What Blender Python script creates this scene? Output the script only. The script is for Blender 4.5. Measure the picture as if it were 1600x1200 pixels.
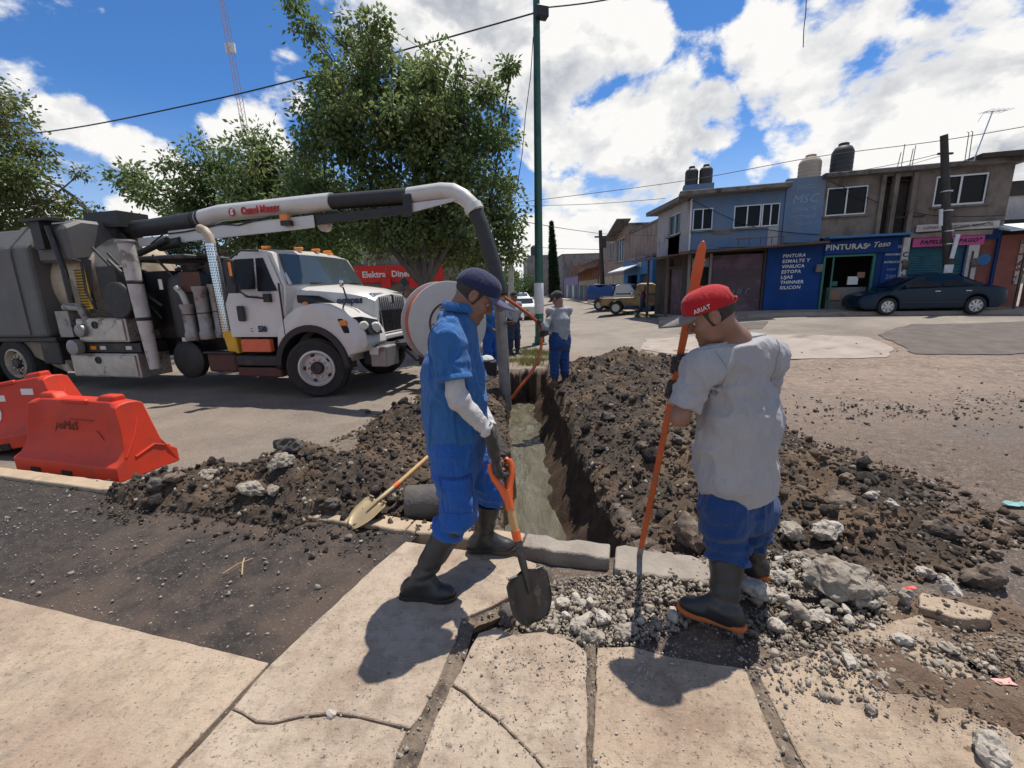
import bpy, bmesh, math, random
import numpy as np
from mathutils import Vector, Matrix, noise as mnoise
R = math.radians
random.seed(7)
scene = bpy.context.scene
for o in list(bpy.data.objects):
    bpy.data.objects.remove(o)
col = scene.collection

# ------------------------------------------------------------------ camera
CAM_H, CAM_F = 1.62, 682.0
PITCH, ROLL = R(12.3), R(1.7)
cd = bpy.data.cameras.new('camera'); cam = bpy.data.objects.new('camera', cd); col.objects.link(cam)
cd.sensor_width = 36.0; cd.lens = CAM_F / 1600.0 * 36.0
cd.clip_start = 0.05; cd.clip_end = 3000.0
_f = Vector((0, math.cos(PITCH), -math.sin(PITCH))); _r = Vector((1, 0, 0)); _u = _r.cross(_f)
_r2 = _r * math.cos(ROLL) - _u * math.sin(ROLL); _u2 = _u * math.cos(ROLL) + _r * math.sin(ROLL)
cam.matrix_world = Matrix(((_r2.x, _u2.x, -_f.x, 0), (_r2.y, _u2.y, -_f.y, 0), (_r2.z, _u2.z, -_f.z, CAM_H), (0, 0, 0, 1)))
scene.camera = cam

def ray(px, py):
    return _r2 * ((px - 800) / CAM_F) - _u2 * ((py - 600) / CAM_F) + _f
def G(px, py, z=0.0):
    d = ray(px, py); t = (z - CAM_H) / d.z
    return Vector((0, 0, CAM_H)) + d * t
def at(px, py, Y):
    d = ray(px, py); return Vector((0, 0, CAM_H)) + d * (Y / d.y)

# ------------------------------------------------------------------ sun, sky, exposure
SUN_DIR = Vector((0.23, 0.33, 1.0)).normalized()          # towards the sun
SUN_EL = math.asin(SUN_DIR.z); SUN_AZ = math.atan2(SUN_DIR.x, SUN_DIR.y)
sd = bpy.data.lights.new('sun', 'SUN'); sun = bpy.data.objects.new('sun', sd); col.objects.link(sun)
sd.energy = 4.6; sd.angle = R(0.55); sd.color = (1.0, 0.94, 0.845)
sun.rotation_euler = SUN_DIR.to_track_quat('Z', 'Y').to_euler()
scene.view_settings.view_transform = 'Standard'; scene.view_settings.look = 'None'
scene.view_settings.gamma = 1.0; scene.view_settings.exposure = 0.28
scene.view_settings.use_curve_mapping = False
scene.cycles.max_bounces = 6; scene.cycles.diffuse_bounces = 3; scene.cycles.glossy_bounces = 3
scene.cycles.transparent_max_bounces = 8; scene.cycles.transmission_bounces = 4
scene.cycles.caustics_reflective = False; scene.cycles.caustics_refractive = False

world = bpy.data.worlds.new('World'); scene.world = world; world.use_nodes = True
def build_world():
    nt = world.node_tree; nt.nodes.clear(); N = nt.nodes.new; L = nt.links.new
    out = N('ShaderNodeOutputWorld'); bg = N('ShaderNodeBackground'); bg.inputs['Strength'].default_value = 0.085
    L(bg.outputs[0], out.inputs[0])
    sky = N('ShaderNodeTexSky'); sky.sky_type = 'NISHITA'; sky.sun_disc = False
    sky.sun_elevation = SUN_EL; sky.sun_rotation = SUN_AZ; sky.altitude = 2200; sky.air_density = 1.0; sky.dust_density = 0.25; sky.ozone_density = 2.2
    tc = N('ShaderNodeTexCoord')
    nrm = N('ShaderNodeVectorMath'); nrm.operation = 'NORMALIZE'; L(tc.outputs['Generated'], nrm.inputs[0])
    D = nrm.outputs[0]
    def M(op, a, b=None, c=None, clamp=False):
        n = N('ShaderNodeMath'); n.operation = op; n.use_clamp = clamp
        for i, v in enumerate((a, b, c)):
            if v is None: continue
            if isinstance(v, (int, float)): n.inputs[i].default_value = v
            else: L(v, n.inputs[i])
        return n.outputs[0]
    # cloud banks where the day has them: (direction as seen, angular radius, weight)
    banks = [((700, 50), 9, 1), ((790, 90), 8, 1), ((900, 70), 8.5, 1), ((985, 60), 5.5, .9), ((560, 40), 8, .85), ((430, 60), 5, .85), ((440, 140), 4, .7), ((600, 130), 6, .7), ((850, 150), 6, .9),
             ((1000, 225), 9, 1.05), ((930, 230), 7.5, 1), ((1110, 195), 5, 1), ((900, 335), 8, 1), ((1000, 290), 7, 1), ((830, 390), 8, .9), ((960, 330), 7, 1), ((840, 215), 4.5, .9),
             ((1250, 120), 7, 1.05), ((1330, 60), 7, 1), ((1420, 130), 8, 1.1), ((1550, 150), 7, 1.1), ((1190, 60), 4.5, .95), ((1440, 235), 6.5, 1.05), ((1350, 230), 4.5, 1), ((1570, 250), 6.5, 1), ((1240, 215), 4.5, .8), ((1500, 60), 5.5, .9), ((1310, 190), 5, .9),
             ((400, 215), 5, 1), ((330, 215), 3.2, .95), ((255, 265), 4, 1), ((215, 240), 3.2, .95), ((130, 195), 2.8, .8), ((90, 190), 2.2, .7), ((300, 290), 3, .9), ((215, 335), 3, .85), ((960, 390), 8, .95), ((880, 400), 7, .95), ((1010, 360), 6, .9), ((60, 330), 4, .6), ((1060, 320), 6, .95), ((1290, 250), 4.5, .95), ((1060, 275), 5, .95), ((1185, 262), 2.2, .75)]
    field = None
    for (p, rad, w) in banks:
        d = ray(*p).normalized()
        dp = N('ShaderNodeVectorMath'); dp.operation = 'DOT_PRODUCT'; L(D, dp.inputs[0]); dp.inputs[1].default_value = d
        mr = N('ShaderNodeMapRange'); mr.interpolation_type = 'SMOOTHSTEP'
        mr.inputs['From Min'].default_value = math.cos(R(rad * 1.0)); mr.inputs['From Max'].default_value = math.cos(R(rad * 0.15))
        mr.inputs['To Max'].default_value = w; L(dp.outputs['Value'], mr.inputs['Value'])
        field = mr.outputs[0] if field is None else M('MAXIMUM', field, mr.outputs[0])
    # elsewhere in the sky: the same scattered cumulus
    dpf = N('ShaderNodeVectorMath'); dpf.operation = 'DOT_PRODUCT'; L(D, dpf.inputs[0]); dpf.inputs[1].default_value = ray(800, 250).normalized()
    outside = N('ShaderNodeMapRange'); outside.inputs['From Min'].default_value = math.cos(R(62)); outside.inputs['From Max'].default_value = math.cos(R(80)); L(dpf.outputs['Value'], outside.inputs['Value'])
    big = N('ShaderNodeTexNoise'); big.inputs['Scale'].default_value = 1.9; big.inputs['Detail'].default_value = 2; L(D, big.inputs['Vector'])
    bigr = N('ShaderNodeMapRange'); bigr.inputs['From Min'].default_value = .42; bigr.inputs['From Max'].default_value = .62; L(big.outputs['Fac'], bigr.inputs['Value'])
    field = M('MAXIMUM', field, M('MULTIPLY', bigr.outputs[0], outside.outputs[0]))
    def fbm(vec):
        n = N('ShaderNodeTexNoise'); n.inputs['Scale'].default_value = 5.2; n.inputs['Detail'].default_value = 10; n.inputs['Roughness'].default_value = .58; n.inputs['Distortion'].default_value = .15
        L(vec, n.inputs['Vector']); return n.outputs['Fac']
    st = N('ShaderNodeMapping'); st.inputs['Scale'].default_value = (1, 1, 1.5); L(D, st.inputs['Vector'])
    V = st.outputs[0]
    off = N('ShaderNodeVectorMath'); off.operation = 'ADD'; L(V, off.inputs[0]); off.inputs[1].default_value = (SUN_DIR.x * .05, SUN_DIR.y * .05, SUN_DIR.z * .10)
    n0, n1 = fbm(V), fbm(off.outputs[0])
    def dens(n): return M('ADD', M('MULTIPLY', field, .47), M('MULTIPLY', M('SUBTRACT', n, .5), 2.0))
    d0 = dens(n0)
    cov = N('ShaderNodeMapRange'); cov.interpolation_type = 'SMOOTHSTEP'; cov.inputs['From Min'].default_value = .20; cov.inputs['From Max'].default_value = .40; L(d0, cov.inputs['Value'])
    # light and shade inside the clouds: less cloud towards the sun = brighter
    lit = N('ShaderNodeMapRange'); lit.inputs['From Min'].default_value = -.09; lit.inputs['From Max'].default_value = .06
    L(M('SUBTRACT', n0, n1), lit.inputs['Value'])
    thick = N('ShaderNodeMapRange'); thick.inputs['From Min'].default_value = .25; thick.inputs['From Max'].default_value = .62; L(d0, thick.inputs['Value'])
    shade = M('MULTIPLY', M('ADD', M('MULTIPLY', thick.outputs[0], .85), .15), M('SUBTRACT', 1.0, lit.outputs[0]), clamp=True)
    cc = N('ShaderNodeMix'); cc.data_type = 'RGBA'; L(shade, cc.inputs['Factor'])
    cc.inputs['A'].default_value = (9.5, 9.4, 9.2, 1); cc.inputs['B'].default_value = (4.4, 4.7, 5.3, 1)
    skyc = N('ShaderNodeMix'); skyc.data_type = 'RGBA'; skyc.blend_type = 'MULTIPLY'; skyc.inputs['Factor'].default_value = 1
    L(sky.outputs[0], skyc.inputs['A']); skyc.inputs['B'].default_value = (.60, 1.03, 1.42, 1)
    sep = N('ShaderNodeSeparateXYZ'); L(D, sep.inputs[0]); hz = N('ShaderNodeMapRange'); hz.interpolation_type = 'SMOOTHSTEP'; hz.inputs['From Min'].default_value = .34; hz.inputs['From Max'].default_value = -.05; hz.inputs['To Max'].default_value = .8; L(sep.outputs[2], hz.inputs['Value'])
    hzm = N('ShaderNodeMix'); hzm.data_type = 'RGBA'; L(hz.outputs[0], hzm.inputs['Factor']); L(skyc.outputs['Result'], hzm.inputs['A']); hzm.inputs['B'].default_value = (6.0, 6.8, 7.7, 1); skyc = hzm
    mix = N('ShaderNodeMix'); mix.data_type = 'RGBA'; L(cov.outputs[0], mix.inputs['Factor']); L(skyc.outputs['Result'], mix.inputs['A']); L(cc.outputs['Result'], mix.inputs['B'])
    L(mix.outputs['Result'], bg.inputs['Color'])
build_world()

# ------------------------------------------------------------------ helpers: materials
MATS = {}
def pm(name, c1, c2=None, scale=6.0, rough=0.7, metal=0.0, bump=0.0, bscale=40.0, detail=6.0, spec=0.5, lo=.35, hi=.65, c3=None, scale3=1.2, lo3=.5, hi3=.62, coat=0.0, bdist=0.01, world_space=False, stretch=None, alpha=None, sheen=0.0):
    """a procedural surface: colour broken up by noise, an optional large-scale stain colour, fine relief"""
    if name in MATS: return MATS[name]
    m = bpy.data.materials.new(name); m.use_nodes = True; nt = m.node_tree; N = nt.nodes.new; L = nt.links.new
    b = nt.nodes['Principled BSDF']; b.inputs['Roughness'].default_value = rough; b.inputs['Metallic'].default_value = metal
    b.inputs['Specular IOR Level'].default_value = spec
    if coat: b.inputs['Coat Weight'].default_value = coat; b.inputs['Coat Roughness'].default_value = .08
    if sheen: b.inputs['Sheen Weight'].default_value = sheen
    tc = N('ShaderNodeTexCoord')
    src = tc.outputs['Object']
    if world_space:
        g = N('ShaderNodeNewGeometry'); src = g.outputs['Position']
    if stretch:
        mp = N('ShaderNodeMapping'); mp.inputs['Scale'].default_value = stretch; L(src, mp.inputs['Vector']); src = mp.outputs[0]
    colr = None
    if c2 is not None:
        n = N('ShaderNodeTexNoise'); n.inputs['Scale'].default_value = scale; n.inputs['Detail'].default_value = detail; n.inputs['Roughness'].default_value = .62; L(src, n.inputs['Vector'])
        r = N('ShaderNodeMapRange'); r.inputs['From Min'].default_value = lo; r.inputs['From Max'].default_value = hi; L(n.outputs['Fac'], r.inputs['Value'])
        mx = N('ShaderNodeMix'); mx.data_type = 'RGBA'; L(r.outputs[0], mx.inputs['Factor']); mx.inputs['A'].default_value = (*c1, 1); mx.inputs['B'].default_value = (*c2, 1)
        colr = mx.outputs['Result']
    if c3 is not None:
        n = N('ShaderNodeTexNoise'); n.inputs['Scale'].default_value = scale3; n.inputs['Detail'].default_value = 7; n.inputs['Roughness'].default_value = .65; L(src, n.inputs['Vector'])
        r = N('ShaderNodeMapRange'); r.inputs['From Min'].default_value = lo3; r.inputs['From Max'].default_value = hi3; L(n.outputs['Fac'], r.inputs['Value'])
        mx = N('ShaderNodeMix'); mx.data_type = 'RGBA'; L(r.outputs[0], mx.inputs['Factor'])
        if colr is not None: L(colr, mx.inputs['A'])
        else: mx.inputs['A'].default_value = (*c1, 1)
        mx.inputs['B'].default_value = (*c3, 1); colr = mx.outputs['Result']
    if colr is not None: L(colr, b.inputs['Base Color'])
    else: b.inputs['Base Color'].default_value = (*c1, 1)
    if bump:
        n = N('ShaderNodeTexNoise'); n.inputs['Scale'].default_value = bscale; n.inputs['Detail'].default_value = 5; L(src, n.inputs['Vector'])
        bp = N('ShaderNodeBump'); bp.inputs['Strength'].default_value = bump; bp.inputs['Distance'].default_value = bdist; L(n.outputs['Fac'], bp.inputs['Height']); L(bp.outputs[0], b.inputs['Normal'])
    if alpha is not None: b.inputs['Alpha'].default_value = alpha
    m.diffuse_color = (*c1, 1)
    MATS[name] = m; return m

# ------------------------------------------------------------------ helpers: meshes
class MB:
    """collects shapes; build() links them as ONE mesh object"""
    def __init__(s): s.v = []; s.f = []
    def add(s, vs, fs):
        o = len(s.v); s.v.extend([tuple(p) for p in vs]); s.f.extend([tuple(i + o for i in f) for f in fs]); return s
    def box(s, c, sz, rot=None):
        hx, hy, hz = sz[0] / 2, sz[1] / 2, sz[2] / 2
        P = [Vector((x, y, z)) for x in (-hx, hx) for y in (-hy, hy) for z in (-hz, hz)]
        if rot is not None:
            Mx = rot if isinstance(rot, Matrix) else Matrix.Rotation(rot, 3, 'Z'); P = [Mx @ p for p in P]
        c = Vector(c)
        return s.add([p + c for p in P], [(0, 1, 3, 2), (4, 6, 7, 5), (0, 4, 5, 1), (2, 3, 7, 6), (0, 2, 6, 4), (1, 5, 7, 3)])
    def hexa(s, P):   # 8 corners: bottom 4 (ccw), top 4
        return s.add(P, [(3, 2, 1, 0), (4, 5, 6, 7), (0, 1, 5, 4), (1, 2, 6, 5), (2, 3, 7, 6), (3, 0, 4, 7)])
    def prism(s, poly, d0, d1, plane='xz'):   # outline extruded along the missing axis
        n = len(poly)
        def P(a, b, d): return {'xz': (a, d, b), 'xy': (a, b, d), 'yz': (d, a, b)}[plane]
        vs = [P(a, b, d0) for a, b in poly] + [P(a, b, d1) for a, b in poly]
        return s.add(vs, [tuple(range(n)), tuple(range(2 * n - 1, n - 1, -1))] + [(i, i + n, (i + 1) % n + n, (i + 1) % n) for i in range(n)])
    def tube(s, path, r, n=8, cap=True):
        path = [Vector(p) for p in path]; k = len(path); rs = r if isinstance(r, (list, tuple)) else [r] * k
        t = (path[1] - path[0]).normalized(); a = Vector((0, 0, 1)) if abs(t.z) < .9 else Vector((1, 0, 0)); u = t.cross(a).normalized()
        vs = []
        for i, p in enumerate(path):
            t = (path[min(i + 1, k - 1)] - path[max(i - 1, 0)]).normalized(); u = (u - t * u.dot(t)).normalized(); w = t.cross(u)
            vs += [p + (u * math.cos(2 * math.pi * j / n) + w * math.sin(2 * math.pi * j / n)) * rs[i] for j in range(n)]
        fs = [(i * n + j, i * n + (j + 1) % n, (i + 1) * n + (j + 1) % n, (i + 1) * n + j) for i in range(k - 1) for j in range(n)]
        if cap: fs += [tuple(range(n - 1, -1, -1)), tuple(range((k - 1) * n, k * n))]
        return s.add(vs, fs)
    def lathe(s, prof, c=(0, 0, 0), axis=(0, 0, 1), n=24, cap=True):   # profile [(r, h)] round an axis
        ax = Vector(axis).normalized(); a = Vector((1, 0, 0)) if abs(ax.x) < .9 else Vector((0, 1, 0)); u = ax.cross(a).normalized(); w = ax.cross(u); c = Vector(c)
        vs = []; k = len(prof)
        for r, h in prof: vs += [c + ax * h + (u * math.cos(2 * math.pi * j / n) + w * math.sin(2 * math.pi * j / n)) * max(r, 1e-4) for j in range(n)]
        fs = [(i * n + j, i * n + (j + 1) % n, (i + 1) * n + (j + 1) % n, (i + 1) * n + j) for i in range(k - 1) for j in range(n)]
        return s.add(vs, fs + ([tuple(range(n - 1, -1, -1)), tuple(range((k - 1) * n, k * n))] if cap else []))
    def loft(s, rings, cap=True):
        n = len(rings[0]); k = len(rings); vs = [p for r in rings for p in r]
        fs = [(i * n + j, i * n + (j + 1) % n, (i + 1) * n + (j + 1) % n, (i + 1) * n + j) for i in range(k - 1) for j in range(n)]
        if cap: fs += [tuple(range(n - 1, -1, -1)), tuple(range((k - 1) * n, k * n))]
        return s.add(vs, fs)
    def grid(s, P):   # P[i][j] points
        ni, nj = len(P), len(P[0])
        return s.add([p for r in P for p in r], [(i * nj + j, i * nj + j + 1, (i + 1) * nj + j + 1, (i + 1) * nj + j) for i in range(ni - 1) for j in range(nj - 1)])
    def build(s, name, mat=None, parent=None, smooth=False, bevel=0.0, angle=40, segs=1, solid=0.0):
        me = bpy.data.meshes.new(name); me.from_pydata(s.v, [], s.f); me.update()
        return link(name, me, mat, parent, smooth, bevel, angle, segs, solid)

def link(name, me, mat=None, parent=None, smooth=False, bevel=0.0, angle=40, segs=1, solid=0.0):
    o = bpy.data.objects.new(name, me); col.objects.link(o)
    if mat is not None: me.materials.append(mat)
    if parent is not None: o.parent = parent
    if smooth:
        me.polygons.foreach_set('use_smooth', [True] * len(me.polygons))
        if angle < 180: me.set_sharp_from_angle(angle=R(angle))
    if solid:
        md = o.modifiers.new('thickness', 'SOLIDIFY'); md.thickness = solid
    if bevel:
        md = o.modifiers.new('bevel', 'BEVEL'); md.width = bevel; md.segments = segs; md.limit_method = 'ANGLE'; md.angle_limit = R(35)
    return o

def npmesh(name, V, F, mat=None, parent=None, smooth=True, angle=180):
    V = np.asarray(V, dtype=np.float32); F = np.asarray(F, dtype=np.int32)
    me = bpy.data.meshes.new(name); k = F.shape[1]
    me.vertices.add(len(V)); me.vertices.foreach_set('co', V.ravel())
    me.loops.add(F.size); me.loops.foreach_set('vertex_index', F.ravel())
    me.polygons.add(len(F)); me.polygons.foreach_set('loop_start', np.arange(0, F.size, k, dtype=np.int32))
    me.update(calc_edges=True); me.validate()
    return link(name, me, mat, parent, smooth, angle=angle)

def tag(o, label=None, cat=None, group=None, kind=None):
    if label: o['label'] = label
    if cat: o['category'] = cat
    if group: o['group'] = group
    if kind: o['kind'] = kind
    return o
def thing(name, label, cat, loc=(0, 0, 0), rotz=0.0, group=None):
    o = bpy.data.objects.new(name, None); col.objects.link(o); o.location = loc; o.rotation_euler = (0, 0, rotz); o.empty_display_size = .2
    return tag(o, label, cat, group)
def copy_tree(o, parent=None):
    c = o.copy(); col.objects.link(c)
    if parent is not None: c.parent = parent
    for ch in list(o.children): copy_tree(ch, c)
    return c
def text(body, size, mat, parent, loc, rot, name='lettering', align='CENTER', extrude=.004, weight=0.0, shear=0.0, width=None, space=1.0):
    c = bpy.data.curves.new(name, 'FONT'); c.body = body; c.size = size; c.align_x = align; c.align_y = 'CENTER'; c.extrude = extrude; c.offset = weight; c.shear = shear; c.space_character = space
    c.resolution_u = 2
    t = bpy.data.objects.new('font', c); col.objects.link(t); dg = bpy.context.evaluated_depsgraph_get(); dg.update()
    me = bpy.data.meshes.new_from_object(t.evaluated_get(dg)); bpy.data.objects.remove(t); bpy.data.curves.remove(c)
    me.materials.clear(); o = link(name, me, mat, parent); o.location = loc; o.rotation_euler = rot
    if width: o.scale = (width, 1, 1)
    return o

# vectorised value noise
def vnoise(P, seed=0):
    P = np.asarray(P, dtype=np.float64); i = np.floor(P).astype(np.int64); f = P - i; f = f * f * (3 - 2 * f)
    def h(ix, iy, iz):
        n = (ix * 374761393 + iy * 668265263 + iz * 2147483647 + seed * 144665) & 0xFFFFFFFF
        n = ((n ^ (n >> 13)) * 1274126177) & 0xFFFFFFFF; n = n ^ (n >> 16)
        return (n & 0xFFFFFF) / float(0xFFFFFF)
    r = 0
    for dx in (0, 1):
        for dy in (0, 1):
            for dz in (0, 1):
                w = (f[..., 0] if dx else 1 - f[..., 0]) * (f[..., 1] if dy else 1 - f[..., 1]) * (f[..., 2] if dz else 1 - f[..., 2])
                r = r + w * h(i[..., 0] + dx, i[..., 1] + dy, i[..., 2] + dz)
    return r * 2 - 1
def fbm3(P, oct=4, seed=0, gain=.5):
    a, r, s = 1.0, 0, np.asarray(P, dtype=np.float64)
    for k in range(oct): r = r + a * vnoise(s, seed + k * 17); s = s * 2.03 + 3.1; a *= gain
    return r
def sstep(a, b, x):
    t = np.clip((x - a) / (b - a), 0, 1); return t * t * (3 - 2 * t)
# ------------------------------------------------------------------ the ground
def kerb_y(x): return 2.53 - 0.285 * x          # sidewalk-side edge of the kerb line
def ground_np(x, y):
    x = np.asarray(x, float); y = np.asarray(y, float)
    r = .43 * sstep(4, 11, x + (y - 15) * .15) * sstep(6, 14, y)
    z = -.10 + r - .32 * sstep(17, 28, y) * (1 - sstep(12, 17, x)) - .5 * sstep(40, 120, y)
    return z
def ground_z(x, y): return float(ground_np(x, y))
TR_X0, TR_X1, TR_Y0, TR_Y1, TR_D, WATER_Z = -.12, .76, 2.50, 9.35, -1.35, -.84

def patch_material(name, build):
    m = bpy.data.materials.new(name); m.use_nodes = True; build(m.node_tree, m.node_tree.nodes['Principled BSDF']); MATS[name] = m; return m
class NT:
    """small node-writing shorthand"""
    def __init__(s, nt): s.nt = nt; s.N = nt.nodes.new; s.L = nt.links.new; g = s.N('ShaderNodeNewGeometry'); s.P = g.outputs['Position']
    def noise(s, scale, detail=6, rough=.6, vec=None, dist=0.0):
        n = s.N('ShaderNodeTexNoise'); n.inputs['Scale'].default_value = scale; n.inputs['Detail'].default_value = detail; n.inputs['Roughness'].default_value = rough; n.inputs['Distortion'].default_value = dist
        s.L(vec if vec is not None else s.P, n.inputs['Vector']); return n.outputs['Fac']
    def voro(s, scale, feature='F1', vec=None, out='Distance'):
        n = s.N('ShaderNodeTexVoronoi'); n.feature = feature; n.inputs['Scale'].default_value = scale; s.L(vec if vec is not None else s.P, n.inputs['Vector']); return n.outputs[out]
    def rng(s, v, a, b, c=0.0, d=1.0, smooth=False):
        n = s.N('ShaderNodeMapRange'); n.inputs['From Min'].default_value = a; n.inputs['From Max'].default_value = b; n.inputs['To Min'].default_value = c; n.inputs['To Max'].default_value = d
        if smooth: n.interpolation_type = 'SMOOTHSTEP'
        s.L(v, n.inputs['Value']); return n.outputs[0]
    def math(s, op, a, b=None):
        n = s.N('ShaderNodeMath'); n.operation = op
        for i, v in enumerate((a, b)):
            if v is None: continue
            if isinstance(v, (int, float)): n.inputs[i].default_value = v
            else: s.L(v, n.inputs[i])
        return n.outputs[0]
    def mix(s, f, a, b):
        n = s.N('ShaderNodeMix'); n.data_type = 'RGBA'
        if isinstance(f, (int, float)): n.inputs['Factor'].default_value = f
        else: s.L(f, n.inputs['Factor'])
        for k, v in (('A', a), ('B', b)):
            if isinstance(v, tuple): n.inputs[k].default_value = (*v, 1)
            else: s.L(v, n.inputs[k])
        return n.outputs['Result']
    def xyz(s):
        n = s.N('ShaderNodeSeparateXYZ'); s.L(s.P, n.inputs[0]); return n.outputs
    def bump(s, b, h, strength=.5, dist=.01):
        n = s.N('ShaderNodeBump'); n.inputs['Strength'].default_value = strength; n.inputs['Distance'].default_value = dist; s.L(h, n.inputs['Height']); s.L(n.outputs[0], b.inputs['Normal'])

def _road(nt, b):
    q = NT(nt); X, Y, Z = q.xyz()
    n1, n2, n3 = q.noise(1.1, 8, .62), q.noise(9, 6, .7), q.noise(70, 3, .7)
    asphalt = q.mix(q.rng(n1, .35, .65), (0.171, 0.142, 0.117), (0.236, 0.195, 0.153))
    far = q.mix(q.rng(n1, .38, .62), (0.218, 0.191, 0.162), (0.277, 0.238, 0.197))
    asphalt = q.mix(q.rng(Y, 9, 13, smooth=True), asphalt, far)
    # trodden soil on the right of the trench
    dirt = q.mix(q.rng(n1, .4, .6), (.235, .172, .132), (.150, .108, .082))
    dirt = q.mix(q.rng(n2, .45, .62), dirt, (.285, .220, .175))
    wob = q.math('ADD', Y, q.rng(n1, 0, 1, -2.2, 2.2))
    m = q.math('MULTIPLY', q.rng(X, -.2, 1.0, smooth=True), q.rng(wob, 12.6, 10.2, smooth=True))
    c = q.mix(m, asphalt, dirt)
    # soil spilled along the kerb and round the trench: darker, damp
    nearz = q.math('MULTIPLY', q.rng(wob, 7.5, 3.0, smooth=True), q.rng(X, -3.8, -1.0, smooth=True))
    c = q.mix(q.math('MULTIPLY', nearz, q.rng(n2, .38, .6, .35, .95)), c, (.060, .044, .034))
    # tyre-dark wear on the far carriageway, aggregate speckle
    c = q.mix(q.math('MULTIPLY', q.rng(q.noise(.35, 4), .5, .68), .55), c, (.105, .092, .084))
    sp = q.rng(n3, .56, .70)
    c = q.mix(q.math('MULTIPLY', sp, .75), c, (.36, .31, .265))
    sp2 = q.rng(q.noise(48, 3, .7), .36, .28)
    c = q.mix(q.math('MULTIPLY', sp2, .7), c, (.045, .038, .033))
    c = q.mix(q.math('MULTIPLY', q.rng(q.noise(23, 5, .75), .55, .66), .55), c, (.30, .25, .20))
    c = q.mix(q.math('MULTIPLY', q.rng(q.noise(17, 5, .75, None, .5), .42, .33), .5), c, (.075, .060, .048))
    # the cut walls of the trench: raw wet clay
    wall = q.mix(q.rng(n2, .4, .6), (.10, .066, .044), (.05, .036, .027))
    c = q.mix(q.math('MULTIPLY', q.rng(Z, -.16, -.24), q.rng(Y, 11, 10)), c, wall)
    q.L(c, b.inputs['Base Color']); b.inputs['Roughness'].default_value = .88; b.inputs['Specular IOR Level'].default_value = .25
    h = q.math('ADD', q.math('MULTIPLY', n3, .5), q.math('ADD', n2, q.math('MULTIPLY', q.noise(26, 6, .7), .8)))
    q.bump(b, h, .55, .03)
patch_material('road', lambda nt, b: _road(nt, b))

def axis_lines(segs):
    out = []
    for a, b, st in segs: out += list(np.arange(a, b - 1e-6, st))
    return np.array(out + [segs[-1][1]])
def build_ground():
    xs = axis_lines([(-1500, -300, 400), (-300, -60, 60), (-60, -20, 5), (-20, -6, 1), (-6, -.7, .1), (-.7, -.3, .05), (-.3, 1.1, .035), (1.1, 7, .1), (7, 24, .8), (24, 60, 4), (60, 300, 60), (300, 1500, 400)])
    ys = axis_lines([(-200, -20, 60), (-20, -2, 3), (-2, 1.4, .4), (1.4, 2.3, .08), (2.3, 9.8, .05), (9.8, 14, .15), (14, 40, .8), (40, 130, 5), (130, 400, 60), (400, 2200, 450)])
    X, Y = np.meshgrid(xs, ys, indexing='ij'); Z = ground_np(X, Y)
    P2 = np.stack([X, Y, X * 0], -1)
    near = sstep(16, 9, Y) * sstep(-7, -4, X) * sstep(9, 6, X)
    Z = Z + near * (.018 * fbm3(P2 * 1.3, 4, 3) + .006 * fbm3(P2 * 9, 3, 5))
    # rubble bed where the kerb and the pavement were broken up
    bed = sstep(0, .15, X + .1) * sstep(0, -.05, Y - kerb_y(X)) * sstep(1.2, 1.5, Y)
    Z = Z + bed * (.022 + .02 * fbm3(P2 * 8, 4, 9))
    # the trench: ragged cut edges, nearly vertical walls
    wob = .05 * fbm3(P2 * 1.7, 3, 21) + .03 * fbm3(P2 * 7, 3, 22)
    near_end = np.maximum(TR_Y0, kerb_y(X) + .17)
    d = np.minimum(np.minimum(X - TR_X0 + wob, TR_X1 - X + wob), np.minimum(Y - near_end + wob * .5, TR_Y1 - Y + wob * 2))
    t = sstep(0, .06, d) * np.clip(.22 + (TR_X1 - X + .05 * fbm3(P2 * 1.7, 3, 21)) / .80 + .05 * fbm3(P2 * 5, 3, 23), 0, 1)
    Z = Z * (1 - t) + t * (TR_D + .05 * fbm3(P2 * 4, 3, 8))
    # undercut lumps on the wall
    lump = np.exp(-(d / .08) ** 2) * .06 * fbm3(np.stack([X, Y * 3, Z * 3], -1) * 2.5, 3, 31)
    X = X + lump * sstep(-.02, -.2, Z)
    n1, n2 = X.shape
    V = np.stack([X, Y, Z], -1).reshape(-1, 3); I = np.arange(n1 * n2).reshape(n1, n2)
    F = np.stack([I[:-1, :-1], I[1:, :-1], I[1:, 1:], I[:-1, 1:]], -1).reshape(-1, 4)
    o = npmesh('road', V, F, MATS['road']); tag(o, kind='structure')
build_ground()

# ---- water in the trench
def _water(nt, b):
    q = NT(nt); X, Y, Z = q.xyz()
    st = q.N('ShaderNodeMapping'); st.inputs['Scale'].default_value = (1.3, .38, 1); q.L(q.P, st.inputs['Vector'])
    n = q.noise(5, 6, .6, st.outputs[0], .8)
    c = q.mix(q.rng(n, .35, .65), (.085, .077, .054), (.150, .138, .102))
    foam = q.math('MULTIPLY', q.rng(q.noise(11, 5, .7, st.outputs[0], 1.2), .58, .70), q.rng(Y, 5.5, 8.2, .12, .9))
    c = q.mix(foam, c, (.34, .335, .30))
    q.L(c, b.inputs['Base Color']); b.inputs['Roughness'].default_value = .05; b.inputs['Specular IOR Level'].default_value = 1.0
    h = q.math('ADD', q.noise(7, 4, .55, st.outputs[0], 1.0), q.math('MULTIPLY', q.noise(22, 3, .6, st.outputs[0], .6), .35))
    q.bump(b, h, .75, .045)
patch_material('muddy_water', lambda nt, b: _water(nt, b))
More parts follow.
